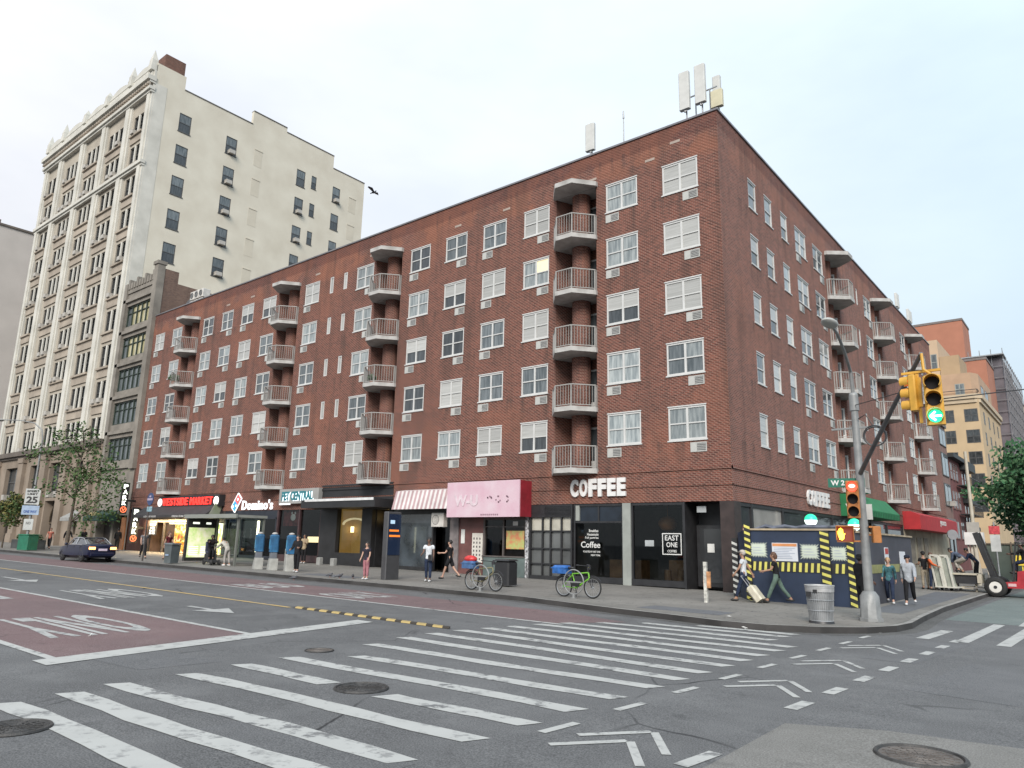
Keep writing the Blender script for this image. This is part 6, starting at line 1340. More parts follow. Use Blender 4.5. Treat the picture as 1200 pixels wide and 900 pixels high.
bicycle((-13.75, 20.45, zs(-13.75)), R(0), 'bright green delivery bicycle with a blue cargo box in front of the coffee windows', M('lime_frame', (.16, .42, .04), .35, .2, 6), m_blue)
def bike_rack(x, y, label):
    t = thing('bike_rack', label, 'bike rack', (x, y, zs(x)), 0, 'round bike racks on the pavement'); b = MB(); b.torus((0, 0, .50), (0, 1, 0), .38, .021, 36, 8); b.beam((-.3, 0, .5), (.3, 0, .5), .04); b.build('hoop', m_pole, t, w=False); b = MB(); b.cyl((0, 0, 0), (0, 0, .12), .05); b.cyl((0, 0, 0), (0, 0, .015), .12, None, 14); b.build('foot', m_pole, t, w=False)
bike_rack(-17.35, 19.75, 'round hoop bike rack holding the bicycle with the red cover'); bike_rack(-13.75, 20.2, 'round hoop bike rack holding the bright green bicycle')
t = thing('rubbish_bin', 'square black plastic bin behind the bicycle with the red cover', 'bin', (-18.55, 22.6, zs(-18.5))); b = MB(); b.bbox(-.36, .36, -.3, .3, .06, .95, .06); b.build('body', M('black_plastic', (.02, .02, .022), .45), t, w=False); b = MB(); b.bbox(-.38, .38, -.33, .33, .955, 1.02, .05); b.build('lid', M('black_plastic'), t, w=False)

# ================================================================ further along the avenue pavement
kz = zs(-23.8)
t = thing('info_kiosk', 'tall grey kiosk pillar with dark blue screen and orange band on the pavement', 'kiosk', (-23.75, 21.3, kz)); b = MB(); b.bbox(-.15, .15, -.38, .38, 0, 2.78, .03); b.build('body', M('kiosk_grey', (.085, .085, .09), .4, .12, 3, metal=.4), t, w=False)
b = MB(); b.box(.152, .172, -.33, .33, 1.0, 2.68); sc = b.build('screen', M('kiosk_screen', (.008, .012, .025), .25, emit=(.01, .03, .08), es=.2, coat=.3), t, w=False)
b = MB(); b.box(.173, .178, -.30, .30, 1.74, 1.82); b.box(.173, .178, -.30, .22, 1.96, 2.04); b.build('orange_band', glow('kiosk_orange', (1, .26, .03), .45), sc, w=False); b = MB()
for k in range(3): b.box(.173, .178, -.26, -.02, 2.28+.05*k, 2.33+.05*k)
b.build('screen_text', glow('kiosk_text', (.5, .7, .9), .4), sc, w=False)
def cabinet(x, y, label, wedge=True):
    t = thing('street_cabinet', label, 'cabinet', (x, y, zs(x)), R(-25), 'blue street cabinets on the pavement'); b = MB()
    if wedge: b.extr([(-.42, -.2, 0), (.42, -.2, 0), (.42, -.2, .55), (.1, -.2, .55)], (0, .4, 0))
    else: b.bbox(-.3, .3, -.2, .2, 0, 1.05, .03)
    b.build('base', M('cabinet_base', (.34, .34, .32) if wedge else (.3, .3, .3), .7, .15, 4), t, w=False)
    b = MB(); b.bbox(-.1, .32, -.16, .16, .55 if wedge else 1.05, .85 if wedge else 1.1, .03); b.build('stem', M('cabinet_stem', (.12, .13, .15), .5), t, w=False)
    b = MB(); z0 = .85 if wedge else .8
    b.bbox(-.12, .34, -.2, .2, z0, 1.68, .06); b.build('hood', M('cabinet_blue', (.02, .10, .21), .5, .45, 3), t, w=False)
    b = MB(); b.box(-.05, .27, -.212, -.203, z0+.15, 1.45); b.build('decal', M('cabinet_decal', (.05, .22, .38), .5, .4, 6), t, w=False)
    b = MB(); b.ball((.1, 0, 1.72), (.15, .14, .07)); b.build('cap', M('cabinet_base2', (.4, .38, .36), .6), t, w=False)
cabinet(-33.1, 21.0, 'leftmost blue street cabinet on a white wedge base by the glowing pizza sign'); cabinet(-32.0, 21.1, 'middle blue street cabinet on a white wedge base between two others'); cabinet(-30.75, 21.2, 'blue street cabinet on a grey box base beside the person in black', False)
for x in (-36.6, -35.3):
    t = lone('stone_bollard', MB().bbox(-.16, .16, -.14, .14, 0, .42, .03), M('bollard_grey', (.27, .27, .26), .8), ('left' if x < -36 else 'right')+' one of two small grey stone bollards at the lit lobby window', 'bollard', (x, 27.3, zs(x)), 'stone bollards at the lobby')
# bus shelter
SX = -40.85; zt = zs(-38.5)
t = thing('bus_shelter', 'glass bus shelter with a grey roof and a lit poster panel before the market', 'bus shelter', (-38.4, 22.0, zt)); X = lambda a: SX+a
b = MB(); b.box(SX-.15, -35.7, 21.2, 23.0, zt+2.48, zt+2.62); b.box(SX-.2, -35.65, 21.1, 21.2, zt+2.45, zt+2.66); b.build('roof', M('shelter_roof', (.22, .23, .21), .5, .1, 2), t)
b = MB()
for x, y in ((SX+.3, 22.9), (-38.4, 22.9), (-35.85, 22.9), (-35.85, 21.4)): b.box(x-.05, x+.05, y-.05, y+.05, zt, zt+2.48)
b.box(SX+.3, -35.9, 22.87, 22.93, zt+.3, zt+.36); b.build('frame', M('shelter_steel', (.20, .21, .19), .4, .1, 3, metal=.4), t)
b = MB(); b.poly([(SX+.35, 22.9, zt+.36), (-35.9, 22.9, zt+.36), (-35.9, 22.9, zt+2.45), (SX+.35, 22.9, zt+2.45)]); b.poly([(-35.85, 21.45, zt+.2), (-35.85, 22.85, zt+.2), (-35.85, 22.85, zt+2.45), (-35.85, 21.45, zt+2.45)]); b.build('glass_wall', shop_glass('shelter_glass', (.82, .92, .86)), t)
b = MB(); b.box(SX-.1, SX+.1, 21.2, 22.95, zt+.1, zt+2.47); pa = b.build('poster_case', M('case_black', (.03, .03, .03), .4), t)
b = MB(); b.box(SX+.102, SX+.112, 21.3, 22.85, zt+.3, zt+1.95); b.build('lit_poster', M('lit_poster', (.6, .6, .4), .4, emit=(1, 1, 1), es=0, scale=3.2, detail=2, col2=(.3, .5, .2)), pa)
pm_ = MATS['lit_poster']; t_ = pm_.node_tree; bs_ = t_.nodes['Principled BSDF']; rp = t_.nodes['Color Ramp'] if 'Color Ramp' in t_.nodes else [n for n in t_.nodes if n.type == 'VALTORGB'][0]
rp.color_ramp.elements[0].color = (.55, .75, .25, 1); rp.color_ramp.elements[1].color = (.95, .92, .70, 1); e_ = rp.color_ramp.elements.new(.52); e_.color = (.80, .86, .5, 1); t_.links.new(rp.outputs[0], bs_.inputs['Emission Color']); bs_.inputs['Emission Strength'].default_value = .24
b = MB()
for k in range(5): b.box(SX+.113, SX+.118, 21.4, 21.95, zt+.42+.11*k, zt+.47+.11*k); b.box(SX+.113, SX+.118, 22.1, 22.7, zt+.42+.11*k, zt+.47+.11*k)
b.box(SX+.104, SX+.11, 21.5, 21.9, zt+2.15, zt+2.26); b.box(SX+.104, SX+.11, 22.3, 22.6, zt+2.15, zt+2.26); b.build('poster_text', glow('poster_text', (.9, .95, .8), .8), pa)
b = MB(); b.box(-35.83, -35.79, 22.5, 22.62, zt+.7, zt+2.35); b.build('light_strip', glow('strip_yellow', (1, 1, .7), 1.6), t)
b = MB(); b.box(-40.2, -38.6, 22.3, 22.7, zt+.42, zt+.47); b.beam((-40.0, 22.5, zt), (-40.0, 22.5, zt+.42), .06); b.beam((-38.8, 22.5, zt), (-38.8, 22.5, zt+.42), .06); b.build('bench', M('shelter_bench', (.2, .15, .1), .6), t)
t = thing('wheelie_bin', 'grey lidded rubbish bin at the kerb left of the bus shelter', 'bin', (-39.3, 19.75, zs(-39.3)), R(10)); b = MB(); c = [(-.3, -.28), (.3, -.28), (.3, .28), (-.3, .28)]; b.hexa([(x*.85, y*.85, .04) for x, y in c]+[(x, y, .98) for x, y in c]); b.build('body', M('bin_grey', (.085, .10, .105), .5, .15, 3), t, w=False)
b = MB(); b.bbox(-.34, .34, -.32, .33, .985, 1.08, .04); b.build('lid', M('bin_grey_lid', (.10, .115, .12), .5), t, w=False); b = MB(); b.box(-.13, .13, -.30, -.285, .42, .5); b.build('logo_patch', M('bin_badge', (.25, .33, .45), .5), t, w=False)
bs = thing('bus_stop_sign', 'bus stop pole with round dark blue sign and pale plate left of the market letters', 'bus stop sign', (-42.9, 19.9, zs(-42.9))); b = MB(); b.cyl((0, 0, 0), (0, 0, 3.75), .045, .04, 10); b.build('pole', M('dark_pole', (.06, .05, .045), .5), bs, w=False)
b = MB(); b.cyl((.12, -.04, 3.45), (.12, -.005, 3.45), .36, None, 24); b.build('round_sign', M('bus_blue', (.025, .045, .13), .4), bs, w=False); b = MB(); b.box(-.2, .42, -.05, -.041, 3.38, 3.5); b.ball((.12, -.05, 3.6), (.12, .01, .06)); b.build('bus_symbol', M('bus_pale', (.35, .3, .4), .5), bs, w=False); b = MB(); b.box(-.15, .42, -.03, -.005, 2.75, 3.03); b.build('route_plate', M('plate_teal', (.22, .36, .42), .5, .4, 9), bs, w=False)
# lamp post with traffic signs near the tower
LX, LY = -62.3, 20.3; lp = thing('street_lamp', 'slender street lamp with a curved arm carrying a speed limit sign near the cream tower', 'street lamp', (LX, LY, zs(LX))); b = MB(); b.cyl((0, 0, 0), (0, 0, .5), .16, .13, 12); b.cyl((0, 0, .5), (0, 0, 8.3), .10, .06, 12); b.build('pole', m_pole, lp, w=False)
b = MB(); b.tube([(0, 0, 8.2), (-.1, -.1, 8.9), (-.6, -.5, 9.4), (-1.5, -1.2, 9.6), (-2.4, -2.0, 9.6)], [.05, .05, .045, .04, .035], 8); a_ = b.build('arm', m_pole, lp, w=False); b = MB(); b.ball((-2.65, -2.2, 9.58), (.35, .3, .1)); b.build('lamp_head', M('lamp_head_grey'), a_, w=False)
def sgn(name, z0, z1, w_, label, paint_, txt, fg):
    t = thing(name, label, 'sign', (LX+.12, LY-.1, zs(LX)+z0), R(62)); b = MB(); b.box(-w_/2, w_/2, -.02, 0, 0, z1-z0); b.build('plate', paint_, t, w=False)
    for s, zf, h_, wf in txt: b = MB(); b.add_mesh(text_mesh(s, w=w_*wf, h=h_, depth=.01, bold=.04), Matrix.Translation((0, -.026, (z1-z0)*zf)) @ FA); b.build('lettering', fg, t, w=False)
sgn('speed_limit_sign', 3.3, 4.45, .95, 'white sign reading SPEED LIMIT 25 on the slender lamp post', M('sign_white', (.45, .46, .45), .5), (('SPEED', .78, .15, .8), ('LIMIT', .60, .15, .7), ('25', .08, .5, .75)), M('sign_black', (.03, .03, .03), .5))
sgn('lane_notice_sign', 2.55, 3.22, 1.1, 'blue and white sign plate just under the speed limit sign', M('sign_pale_blue', (.30, .38, .50), .5), (('ONE WAY', .2, .2, .75),), M('sign_blue', (.04, .09, .28), .5))
sgn('parking_rule_sign', 1.45, 2.25, .6, 'small white parking rule sign low on the slender lamp post', M('sign_white'), (('NO', .5, .2, .5),), M('sign_grey_text', (.2, .2, .2), .5))
t = thing('newspaper_bin', 'green metal bin with a flat top at the foot of the lamp post', 'bin', (-60.9, 19.95, zs(-60.9)), R(15)); b = MB(); b.bbox(-.55, .55, -.4, .4, .05, 1.1, .04); b.build('body', M('bin_green', (.015, .13, .075), .5, .15, 3), t, w=False); b = MB(); b.box(-.58, .58, -.43, .43, 1.1, 1.16); b.build('lid', M('bin_green2', (.02, .16, .09), .5), t, w=False)
t = thing('planter', 'long dark planter box with low hedge at the far left pavement', 'planter', (-65.0, 21.6, zs(-65))); b = MB(); b.bbox(-3.0, 1.3, -.5, .5, 0, .7, .04); b.build('box', M('planter_dark', (.05, .055, .055), .7, .3, 2), t, w=False); b = MB(); r9 = random.Random(2)
for k in range(9): leaf_clump(b, (-2.7+.47*k, 0, .85), .35, 70, .09, r9)
b.build('hedge', [m_leaf1, m_leaf2], t, w=False)

# ================================================================ dark blue saloon
def loft(mb, st, close=True):
    mb.smooth = True
    for A, B in zip(st, st[1:]):
        n = len(A)
        for k in range(n-1): mb.poly([A[k], A[k+1], B[k+1], B[k]])
    mb.smooth = False; mb.poly(st[0][::-1]); mb.poly(st[-1]); return mb
car = thing('parked_car', 'dark navy saloon with its tail lights on by the kerb near the parking signs', 'car', (-46.5, 18.3, zg(-46.5)), R(181)); car.scale = (.9, .9, .95)
# x forward; half widths
S = [(-2.30, .70, .42, .80, .95), (-2.22, .84, .30, .92, 1.02), (-1.9, .89, .26, .96, 1.06), (-1.4, .90, .24, .97, 1.04), (0, .91, .22, .96, .99), (1.0, .90, .23, .93, .97), (1.6, .88, .24, .86, .93), (2.05, .82, .28, .74, .80), (2.28, .66, .36, .60, .62)]
st = []
for x, w_, z0, zb_, zt_ in S: st.append([(x, -w_*.80, z0), (x, -w_, z0+.14), (x, -w_*1.0, (z0+zb_)/2), (x, -w_*.965, zb_), (x, -w_*.75, zb_+.03+(zt_-zb_)*.5), (x, 0, zt_), (x, w_*.75, zb_+.03+(zt_-zb_)*.5), (x, w_*.965, zb_), (x, w_, (z0+zb_)/2), (x, w_, z0+.14), (x, w_*.80, z0), (x, 0, z0)])
for s_ in st: s_.append(s_[0])
m_car = M('navy_car_paint', (.007, .009, .032), .34, .1, 2, spec=.35, coat=.12)
b = MB(); loft(b, [s[::-1] for s in st]); b.build('body', m_car, car, w=False)
G = [(-1.75, .60, 1.00, 1.03), (-1.05, .60, 1.0, 1.36), (-.6, .615, 1.0, 1.42), (.1, .62, .98, 1.43), (.55, .60, .97, 1.33), (1.15, .56, .95, .99)]
st = []
for x, w_, z0, zt_ in G: st.append([(x, -.80, z0), (x, -w_, zt_-.03), (x, -w_*.8, zt_), (x, 0, zt_+.015), (x, w_*.8, zt_), (x, w_, zt_-.03), (x, .80, z0)])
m_cg = M('car_glass', (.012, .014, .018), .08, .2, 2, coat=1)
b = MB(); loft(b, [s[::-1] for s in st]); gh = b.build('window_glass', m_cg, car, w=False)
b = MB(); pts = [(-1.05, .6, 1.375), (-.6, .615, 1.43), (.1, .62, 1.44), (.5, .6, 1.36)]
b.smooth = True
for (x0, w0, z0), (x1, w1, z1) in zip(pts, pts[1:]): b.poly([(x0, -w0, z0), (x1, -w1, z1), (x1, w1, z1), (x0, w0, z0)][::1])
b.build('roof', m_car, car, w=False)
for s in (-1, 1):
    b = MB(); b.tube([(-1.72, s*.74, 1.03), (-1.05, s*.645, 1.35), (-.6, s*.65, 1.40), (.1, s*.66, 1.41), (.55, s*.64, 1.31), (1.12, s*.70, .98)], .03, 6); b.beam((-.35, s*.81, .99), (-.30, s*.655, 1.4), .05); b.build('window_trim', M('car_chrome', (.55, .55, .56), .2, .05, 3, metal=.9), car, w=False)
    b = MB(); b.tube([(1.1, s*.87, .975), (0, s*.885, 1.0), (-1.4, s*.88, 1.0)], .016, 5); b.build('belt_trim', M('car_chrome'), car, w=False)
    b = MB(); b.ball((.75, s*.97, 1.02), (.09, .1, .07)); b.build('mirror', m_car, car, w=False)
    b = MB(); b.box(-2.325, -2.20, s*.45, s*.80, .74, .88); b.build('tail_light', glow('tail_amber', (1, .42, .12), 3.2), car, w=False)
    b = MB(); b.ball((2.12, s*.62, .68), (.14, .14, .07)); b.build('headlight', M('headlight_glass', (.5, .5, .5), .1), car, w=False)
    for x in (-1.38, 1.42):
        b = MB(); b.torus((x, s*.80, .33), (0, 1, 0), .235, .095, 28, 8); wh = b.build('wheel', m_tyre, car, w=False)
        b = MB(); b.cyl((x, s*.80-.06, .33), (x, s*.80+.06, .33), .20, None, 20)
        for k in range(5): a = k*2*math.pi/5; b.beam((x, s*.87, .33), (x+.19*math.cos(a), s*.87, .33+.19*math.sin(a)), .05)
        b.build('rim', M('dark_alloy', (.12, .12, .125), .35, .1, 5, metal=.7), wh, w=False)
for s in (-1, 1):
    b = MB()
    for x in (.78, -.32, -1.12): b.beam((x, s*.900, .34), (x, s*.880, .95), .012, .02)
    b.tube([(-1.38-.34*math.cos(R(a_)), s*.885, .33+.34*math.sin(R(a_))) for a_ in range(0, 181, 20)], .022, 5); b.tube([(1.42-.34*math.cos(R(a_)), s*.87, .33+.34*math.sin(R(a_))) for a_ in range(0, 181, 20)], .022, 5); b.box(-.22, .0, s*.895, s*.915, .84, .865); b.box(-1.3, -1.1, s*.895, s*.915, .86, .885)
    b.build('door_seam', m_blk, car, w=False)
b = MB(); b.box(-2.335, -2.31, -.26, .26, .66, .79); b.build('number_plate', M('plate_white', (.6, .5, .6), .5), car, w=False)
b = MB(); b.bbox(-2.36, -2.22, -.72, .72, .38, .56, .04); b.build('rear_bumper', m_car, car, w=False)

# ================================================================ trees
def tree(name, x, y, z0, H, crown, label, nleaf, spread, leaf=.16, seed=1, sparse=1., trunk_r=.14, limbs=9, mats=None, cr0=.35):
    t = thing(name, label, 'tree', (x, y, z0)); rd = random.Random(seed); b = MB()
    top = Vector((rd.uniform(-.3, .3), rd.uniform(-.3, .3), H*.85)); tp = [Vector((0, 0, 0)), Vector((.03, .02, H*.2)), top*.5+Vector((.1, 0, 0)), top]
    b.tube(tp, [trunk_r, trunk_r*.8, trunk_r*.55, trunk_r*.15], 9); cl = []
    for k in range(limbs):
        f_ = cr0+(.95-cr0)*k/limbs; p = tp[1]+(tp[3]-tp[1])*f_ if f_ > .2 else tp[1]; a = k*2.4+rd.uniform(-.4, .4); L = spread*(1.1-.65*f_)*rd.uniform(.75, 1.2)
        e = p+Vector((math.cos(a)*L, math.sin(a)*L, L*rd.uniform(.15, .65))); m_ = p+(e-p)*.5+Vector((0, 0, L*.12)); b.tube([p, m_, e], [trunk_r*.38, trunk_r*.22, trunk_r*.06], 6)
        cl += [(e, L*.42), (m_, L*.30)]
        for q in range(4):
            s_ = p+(e-p)*rd.uniform(.4, .95); d = Vector((rd.gauss(0, 1), rd.gauss(0, 1), rd.gauss(.3, .6))); d = d.normalized()*L*.42; b.tube([s_, s_+d*.5, s_+d], [trunk_r*.12, trunk_r*.08, trunk_r*.03], 4); cl.append((s_+d, L*.30))
    cl.append((top, spread*.35)); b.build('trunk', m_bark, t, w=False); c = MB(); tot = sum(r_**2 for _, r_ in cl)
    for p, r_ in cl:
        n = int(nleaf*sparse*r_**2/tot); leaf_clump(c, p, r_*1.15, n, leaf, rd, .75)
    c.build('crown', mats or [m_leaf1, m_leaf2], t, w=False); return t
tree('honey_locust', -60.6, 22.4, zs(-61), 10.4, 0, 'airy street tree with drooping green foliage before the brown loft building', 2500, 2.9, .11, 5, limbs=14, cr0=.14, mats=[M('locust_leaf', (.040, .080, .030), .8, .3, 2, spec=.15), M('locust_leaf2', (.085, .125, .05), .8, .3, 2, spec=.15)])
tree('young_street_tree', -68.3, 20.6, zs(-68), 4.3, 0, 'small yellowing young tree at the left edge beside the lamp post', 2100, 2.0, .11, 8, limbs=9, trunk_r=.08, mats=[M('young_leaf', (.05, .08, .03), .8, .3, 2, spec=.15), M('yellowing_leaf', (.13, .12, .04), .8, .3, 2, spec=.15)])
m_dl = [M('dense_leaf', (.030, .085, .038), .75, .4, 1.2, spec=.2), M('dense_leaf2', (.07, .14, .065), .75, .3, 1.2, spec=.2)]
tree('leafy_street_tree', -2.7, 53, .15, 8.4, 0, 'dense dark green tree at the right edge behind the red forklift', 10000, 3.5, .15, 3, limbs=14, trunk_r=.2, cr0=.16, mats=m_dl)
tree('leafy_street_tree', -3.2, 66, .15, 9.6, 0, 'second dense green tree further behind the one at the right edge', 8500, 4.0, .17, 12, limbs=12, trunk_r=.2, cr0=.3, mats=m_dl)

# ================================================================ forklift unloading glass racks on the side street
m_redp = M('forklift_red', (.38, .025, .035), .35, .2, 3, coat=.6)
fk = thing('forklift', 'red three wheeled forklift with a tilted black mast at the right edge', 'forklift', (-3.25, 41.0, zg(-3.25)))
b = MB(); b.extr([(-1.25, -.75, .42), (1.8, -.75, .42), (1.9, -.75, .95), (.9, -.75, 1.0), (.8, -.75, 1.9), (.25, -.75, 1.9), (.1, -.75, 1.25), (-.35, -.75, 1.15), (-.4, -.75, .72), (-1.2, -.75, .62)], (0, 1.5, 0)); b.build('chassis', m_redp, fk, w=False)
b = MB(); b.bbox(.2, 1.95, -.80, .8, 1.02, 1.62, .08); b.build('cab_hood', m_redp, fk, w=False)
b = MB(); b.beam((-.55, -.7, .7), (-.3, -.7, 2.4), .07); b.beam((-.55, .7, .7), (-.3, .7, 2.4), .07); b.beam((-.3, -.7, 2.4), (.1, -.7, 2.4), .07); b.beam((-.3, .7, 2.4), (.1, .7, 2.4), .07); b.beam((.1, -.7, 2.4), (1.4, -.7, 2.4), .07); b.beam((.1, .7, 2.4), (1.4, .7, 2.4), .07); b.beam((1.4, -.7, 1.2), (1.4, -.7, 2.4), .07)
for k in range(5): b.beam((.1+.3*k, -.7, 2.4), (.1+.3*k, .7, 2.4), .05)
b.build('overhead_guard', m_blk, fk, w=False)
b = MB()
for y in (-.42, .42): b.beam((-1.15, y, .3), (-1.85, y, 2.85), .16, .22)
for k in range(4): f_ = .1+.28*k; b.beam((-1.15-.7*f_, -.42, .3+2.55*f_), (-1.15-.7*f_, .42, .3+2.55*f_), .12)
b.cyl((-1.3, 0, .5), (-1.75, 0, 2.5), .07); b.build('mast', m_blk, fk, w=False)
b = MB(); b.beam((-1.45, -.35, .35), (-2.5, -.35, .35), .12, .05); b.beam((-1.45, .35, .35), (-2.5, .35, .35), .12, .05); b.box(-1.5, -1.4, -.5, .5, .3, .95); b.build('fork', M('worn_steel', (.25, .24, .23), .5, .3, 4, metal=.6), fk, w=False)
for x, y in ((-1.22, -.85), (-1.22, .85), (1.65, 0)):
    b = MB(); b.torus((x, y, .45), (0, 1, 0), .30, .15, 28, 8); wh = b.build('wheel', m_tyre, fk, w=False)
    b = MB(); b.cyl((x, y-.13, .45), (x, y+.13, .45), .24, None, 20); b.build('rim', M('white_rim', (.62, .6, .56), .5), wh, w=False); b = MB(); b.cyl((x, y-.15, .45), (x, y-.132, .45), .07, None, 12); b.build('hub', m_blk, wh, w=False)
b = MB(); b.box(-.75, -.45, -.78, -.75, .5, .62); b.build('decal', M('decal_pale', (.6, .4, .4), .5), fk, w=False)
t = thing('loading_platform', 'black sided loading platform with pale edge rails in front of the forklift mast', 'platform', (-5.65, 41, .2)); b = MB(); b.box(-6.25, -5.2, 40.6, 41.6, .55, .95); b.build('deck', m_blk, t); b = MB(); b.box(-6.3, -5.15, 40.5, 41.7, .952, 1.02); b.box(-5.2, -5.02, 40.5, 41.7, .6, 1.0); b.beam((-6.1, 40.8, .2), (-6.1, 40.8, .6), .08); b.beam((-5.3, 40.8, .2), (-5.3, 40.8, .6), .08); b.box(-5.9, -5.4, 40.6, 41.5, .32, .42); b.build('edge_rail', M('pale_wood', (.42, .38, .30), .7, .15, 4), t)
for x, lb_ in ((-6.65, 'left white framed glass trolley beside the worker in orange'), (-6.25, 'right white framed glass trolley beside the black platform')):
    t = thing('glass_trolley', lb_, 'trolley', (x, 40.4, zs(x)), R(-12), 'glass trolleys by the red awning'); b = MB()
    b.beam((-.1, -.3, .15), (-.28, -.3, 1.6), .07); b.beam((.22, -.3, .15), (.05, -.3, 1.6), .07); b.beam((-.28, -.3, 1.6), (.05, -.3, 1.6), .07); b.beam((-.1, .3, .15), (-.28, .3, 1.6), .07); b.box(-.15, .35, -.35, .35, .14, .2); b.build('frame', M('trolley_white', (.55, .54, .48), .6, .1, 4), t, w=False)
    b = MB(); b.hexa([(-.05, -.26, .2), (.14, -.26, .2), (.14, .26, .2), (-.05, .26, .2), (-.23, -.26, 1.5), (-.04, -.26, 1.5), (-.04, .26, 1.5), (-.23, .26, 1.5)]); b.build('panel', M('trolley_panel', (.33, .35, .30), .4, .2, 3), t, w=False)
    for dx, dy in ((-.1, -.28), (.3, -.28), (-.1, .28), (.3, .28)): b = MB(); b.cyl((dx, dy-.02, .07), (dx, dy+.02, .07), .07, None, 12); b.build('wheel', m_tyre, t, w=False)
t = thing('stone_saw_table', 'white folded work table leaning up behind the crouching worker', 'table', (-5.4, 43, .2)); b = MB(); b.box(-5.85, -5.05, 42.8, 43.3, 2.35, 2.95); b.build('top', M('table_white', (.62, .60, .58), .6, .1, 3), t); b = MB()
for x in (-5.75, -5.45, -5.15): b.beam((x, 43, 2.35), (x+.15, 43, .95+.0), .07)
b.beam((-5.6, 43.05, .2), (-5.6, 43.05, 2.4), .09); b.build('leg', M('table_cream', (.5, .45, .38), .6), t)
t = thing('round_mirror_sign', 'round grey disc on a bracket between the red awning and the row house', 'sign', (XB+3.9, 46, 2.3)); b = MB(); b.cyl((-6.55, 44.0, 2.85), (-6.50, 43.92, 2.85), .25, None, 22); b.build('disc', M('disc_grey', (.22, .22, .23), .4), t); b = MB(); b.cyl((-6.5, 44.05, .2), (-6.5, 44.05, 3.1), .04); b.build('post', m_blk, t)
t = thing('parking_sign_post', 'tall red and white parking sign on a post behind the forklift mast', 'sign', (-4.9, 46, .15)); b = MB(); b.cyl((0, 0, 0), (0, 0, 3.4), .04); b.build('post', m_steel, t, w=False); b = MB(); b.box(-.22, .22, -.06, -.03, 1.9, 2.75); b.build('lower_plate', M('sign_white'), t, w=False); b = MB(); b.box(-.24, .24, -.06, -.03, 2.78, 3.2); b.build('upper_plate', M('sign_red', (.45, .05, .06), .5, .5, 8), t, w=False)
t = thing('light_pole', 'pale slim light pole standing before the row house', 'pole', (-6.2, 49, .15)); b = MB(); b.cyl((0, 0, 0), (0, 0, 7.5), .12, .08, 10); b.build('shaft', M('pale_pole', (.42, .38, .31), .6, .15, 3), t, w=False); b = MB(); b.box(-.3, .3, -.2, -.1, 2.9, 3.5); b.build('cabinet', M('pole_box', (.36, .34, .31), .6), t, w=False)
t = thing('site_fence', 'weathered green plywood site fence under the trees behind the forklift', 'fence', (-3, 62, .1))
for k in range(6): b = MB(); b.box(-7.2+1.5*k, -5.74+1.5*k, 61.9, 62.0, .15, 2.6); b.build('panel', M('fence_green_grey', (.15, .18, .15), .8, .25, .8), t)
b = MB()
for k in range(7): b.beam((-7.22+1.5*k, 61.85, .15), (-7.22+1.5*k, 61.85, 2.75), .1)
b.beam((-7.3, 61.85, 2.62), (2, 61.85, 2.62), .09); b.build('post', M('fence_post', (.20, .16, .12), .8), t)
b = MB(); b.bbox(-.3, .3, -.1, .1, 1.25, 1.75, .03); b.beam((0, 0, 0), (0, 0, 1.25), .05); lone('warning_board', b, M('warn_yellow', (.75, .55, .05), .5), 'bright yellow warning board on a short post behind the forklift', 'board', (-3.95, 47, .12))
# pigeons and the bird in the sky
def bird(loc, rz, label, mat, grp=None, fly=False):
    t = thing('crow' if fly else 'pigeon', label, 'bird', loc, rz, grp); b = MB(); k = 1.
    b.ball((0, 0, .11), (.13, .06, .06)); b.ball((.12, 0, .17), (.035, .03, .035), 8, 6); b.tube([(.07, 0, .13), (.115, 0, .17)], [.04, .028], 6); b.tube([(.15, 0, .17), (.18, 0, .165)], [.01, .003], 5); b.tube([(-.1, 0, .10), (-.22, 0, .07)], [.035, .02], 6); b.build('body', mat, t, w=False)
    if fly:
        for s in (-1, 1): b = MB(); b.extr([(.06, s*.05, .13), (-.06, s*.05, .13), (-.16, s*.4, .24), (-.02, s*.55, .20), (.08, s*.3, .22)], (0, 0, .012)); b.build('wing', mat, t, w=False)
    else:
        b = MB(); b.tube([(0, -.02, .06), (.01, -.02, 0)], .007, 4); b.tube([(0, .02, .06), (.01, .02, 0)], .007, 4); b.build('legs', M('bird_leg', (.3, .1, .08), .6), t, w=False)
m_pig = M('pigeon_grey', (.07, .07, .08), .6, .5, 20); bird((-29.36, 23.67, 20.45), R(20), 'dark bird in flight against the sky above the brick roof', M('bird_black', (.03, .03, .04), .6), fly=True)
for i, (x, y, rz, lb_) in enumerate(((-25.9, 19.9, 10, 'dark pigeon on the kerb left of the pink trousers, leftmost of three'), (-25.2, 19.85, 80, 'middle pigeon of three on the kerb left of the pink trousers'), (-24.9, 20.3, -40, 'pigeon nearest the person in pink trousers'), (-27.0, 18.9, 30, 'pigeon in the gutter left of the other three'))):
    bird((x, y, (zs(x) if y > 19.4 else zg(x))+.002), R(rz), lb_, m_pig, 'pigeons at the kerb')
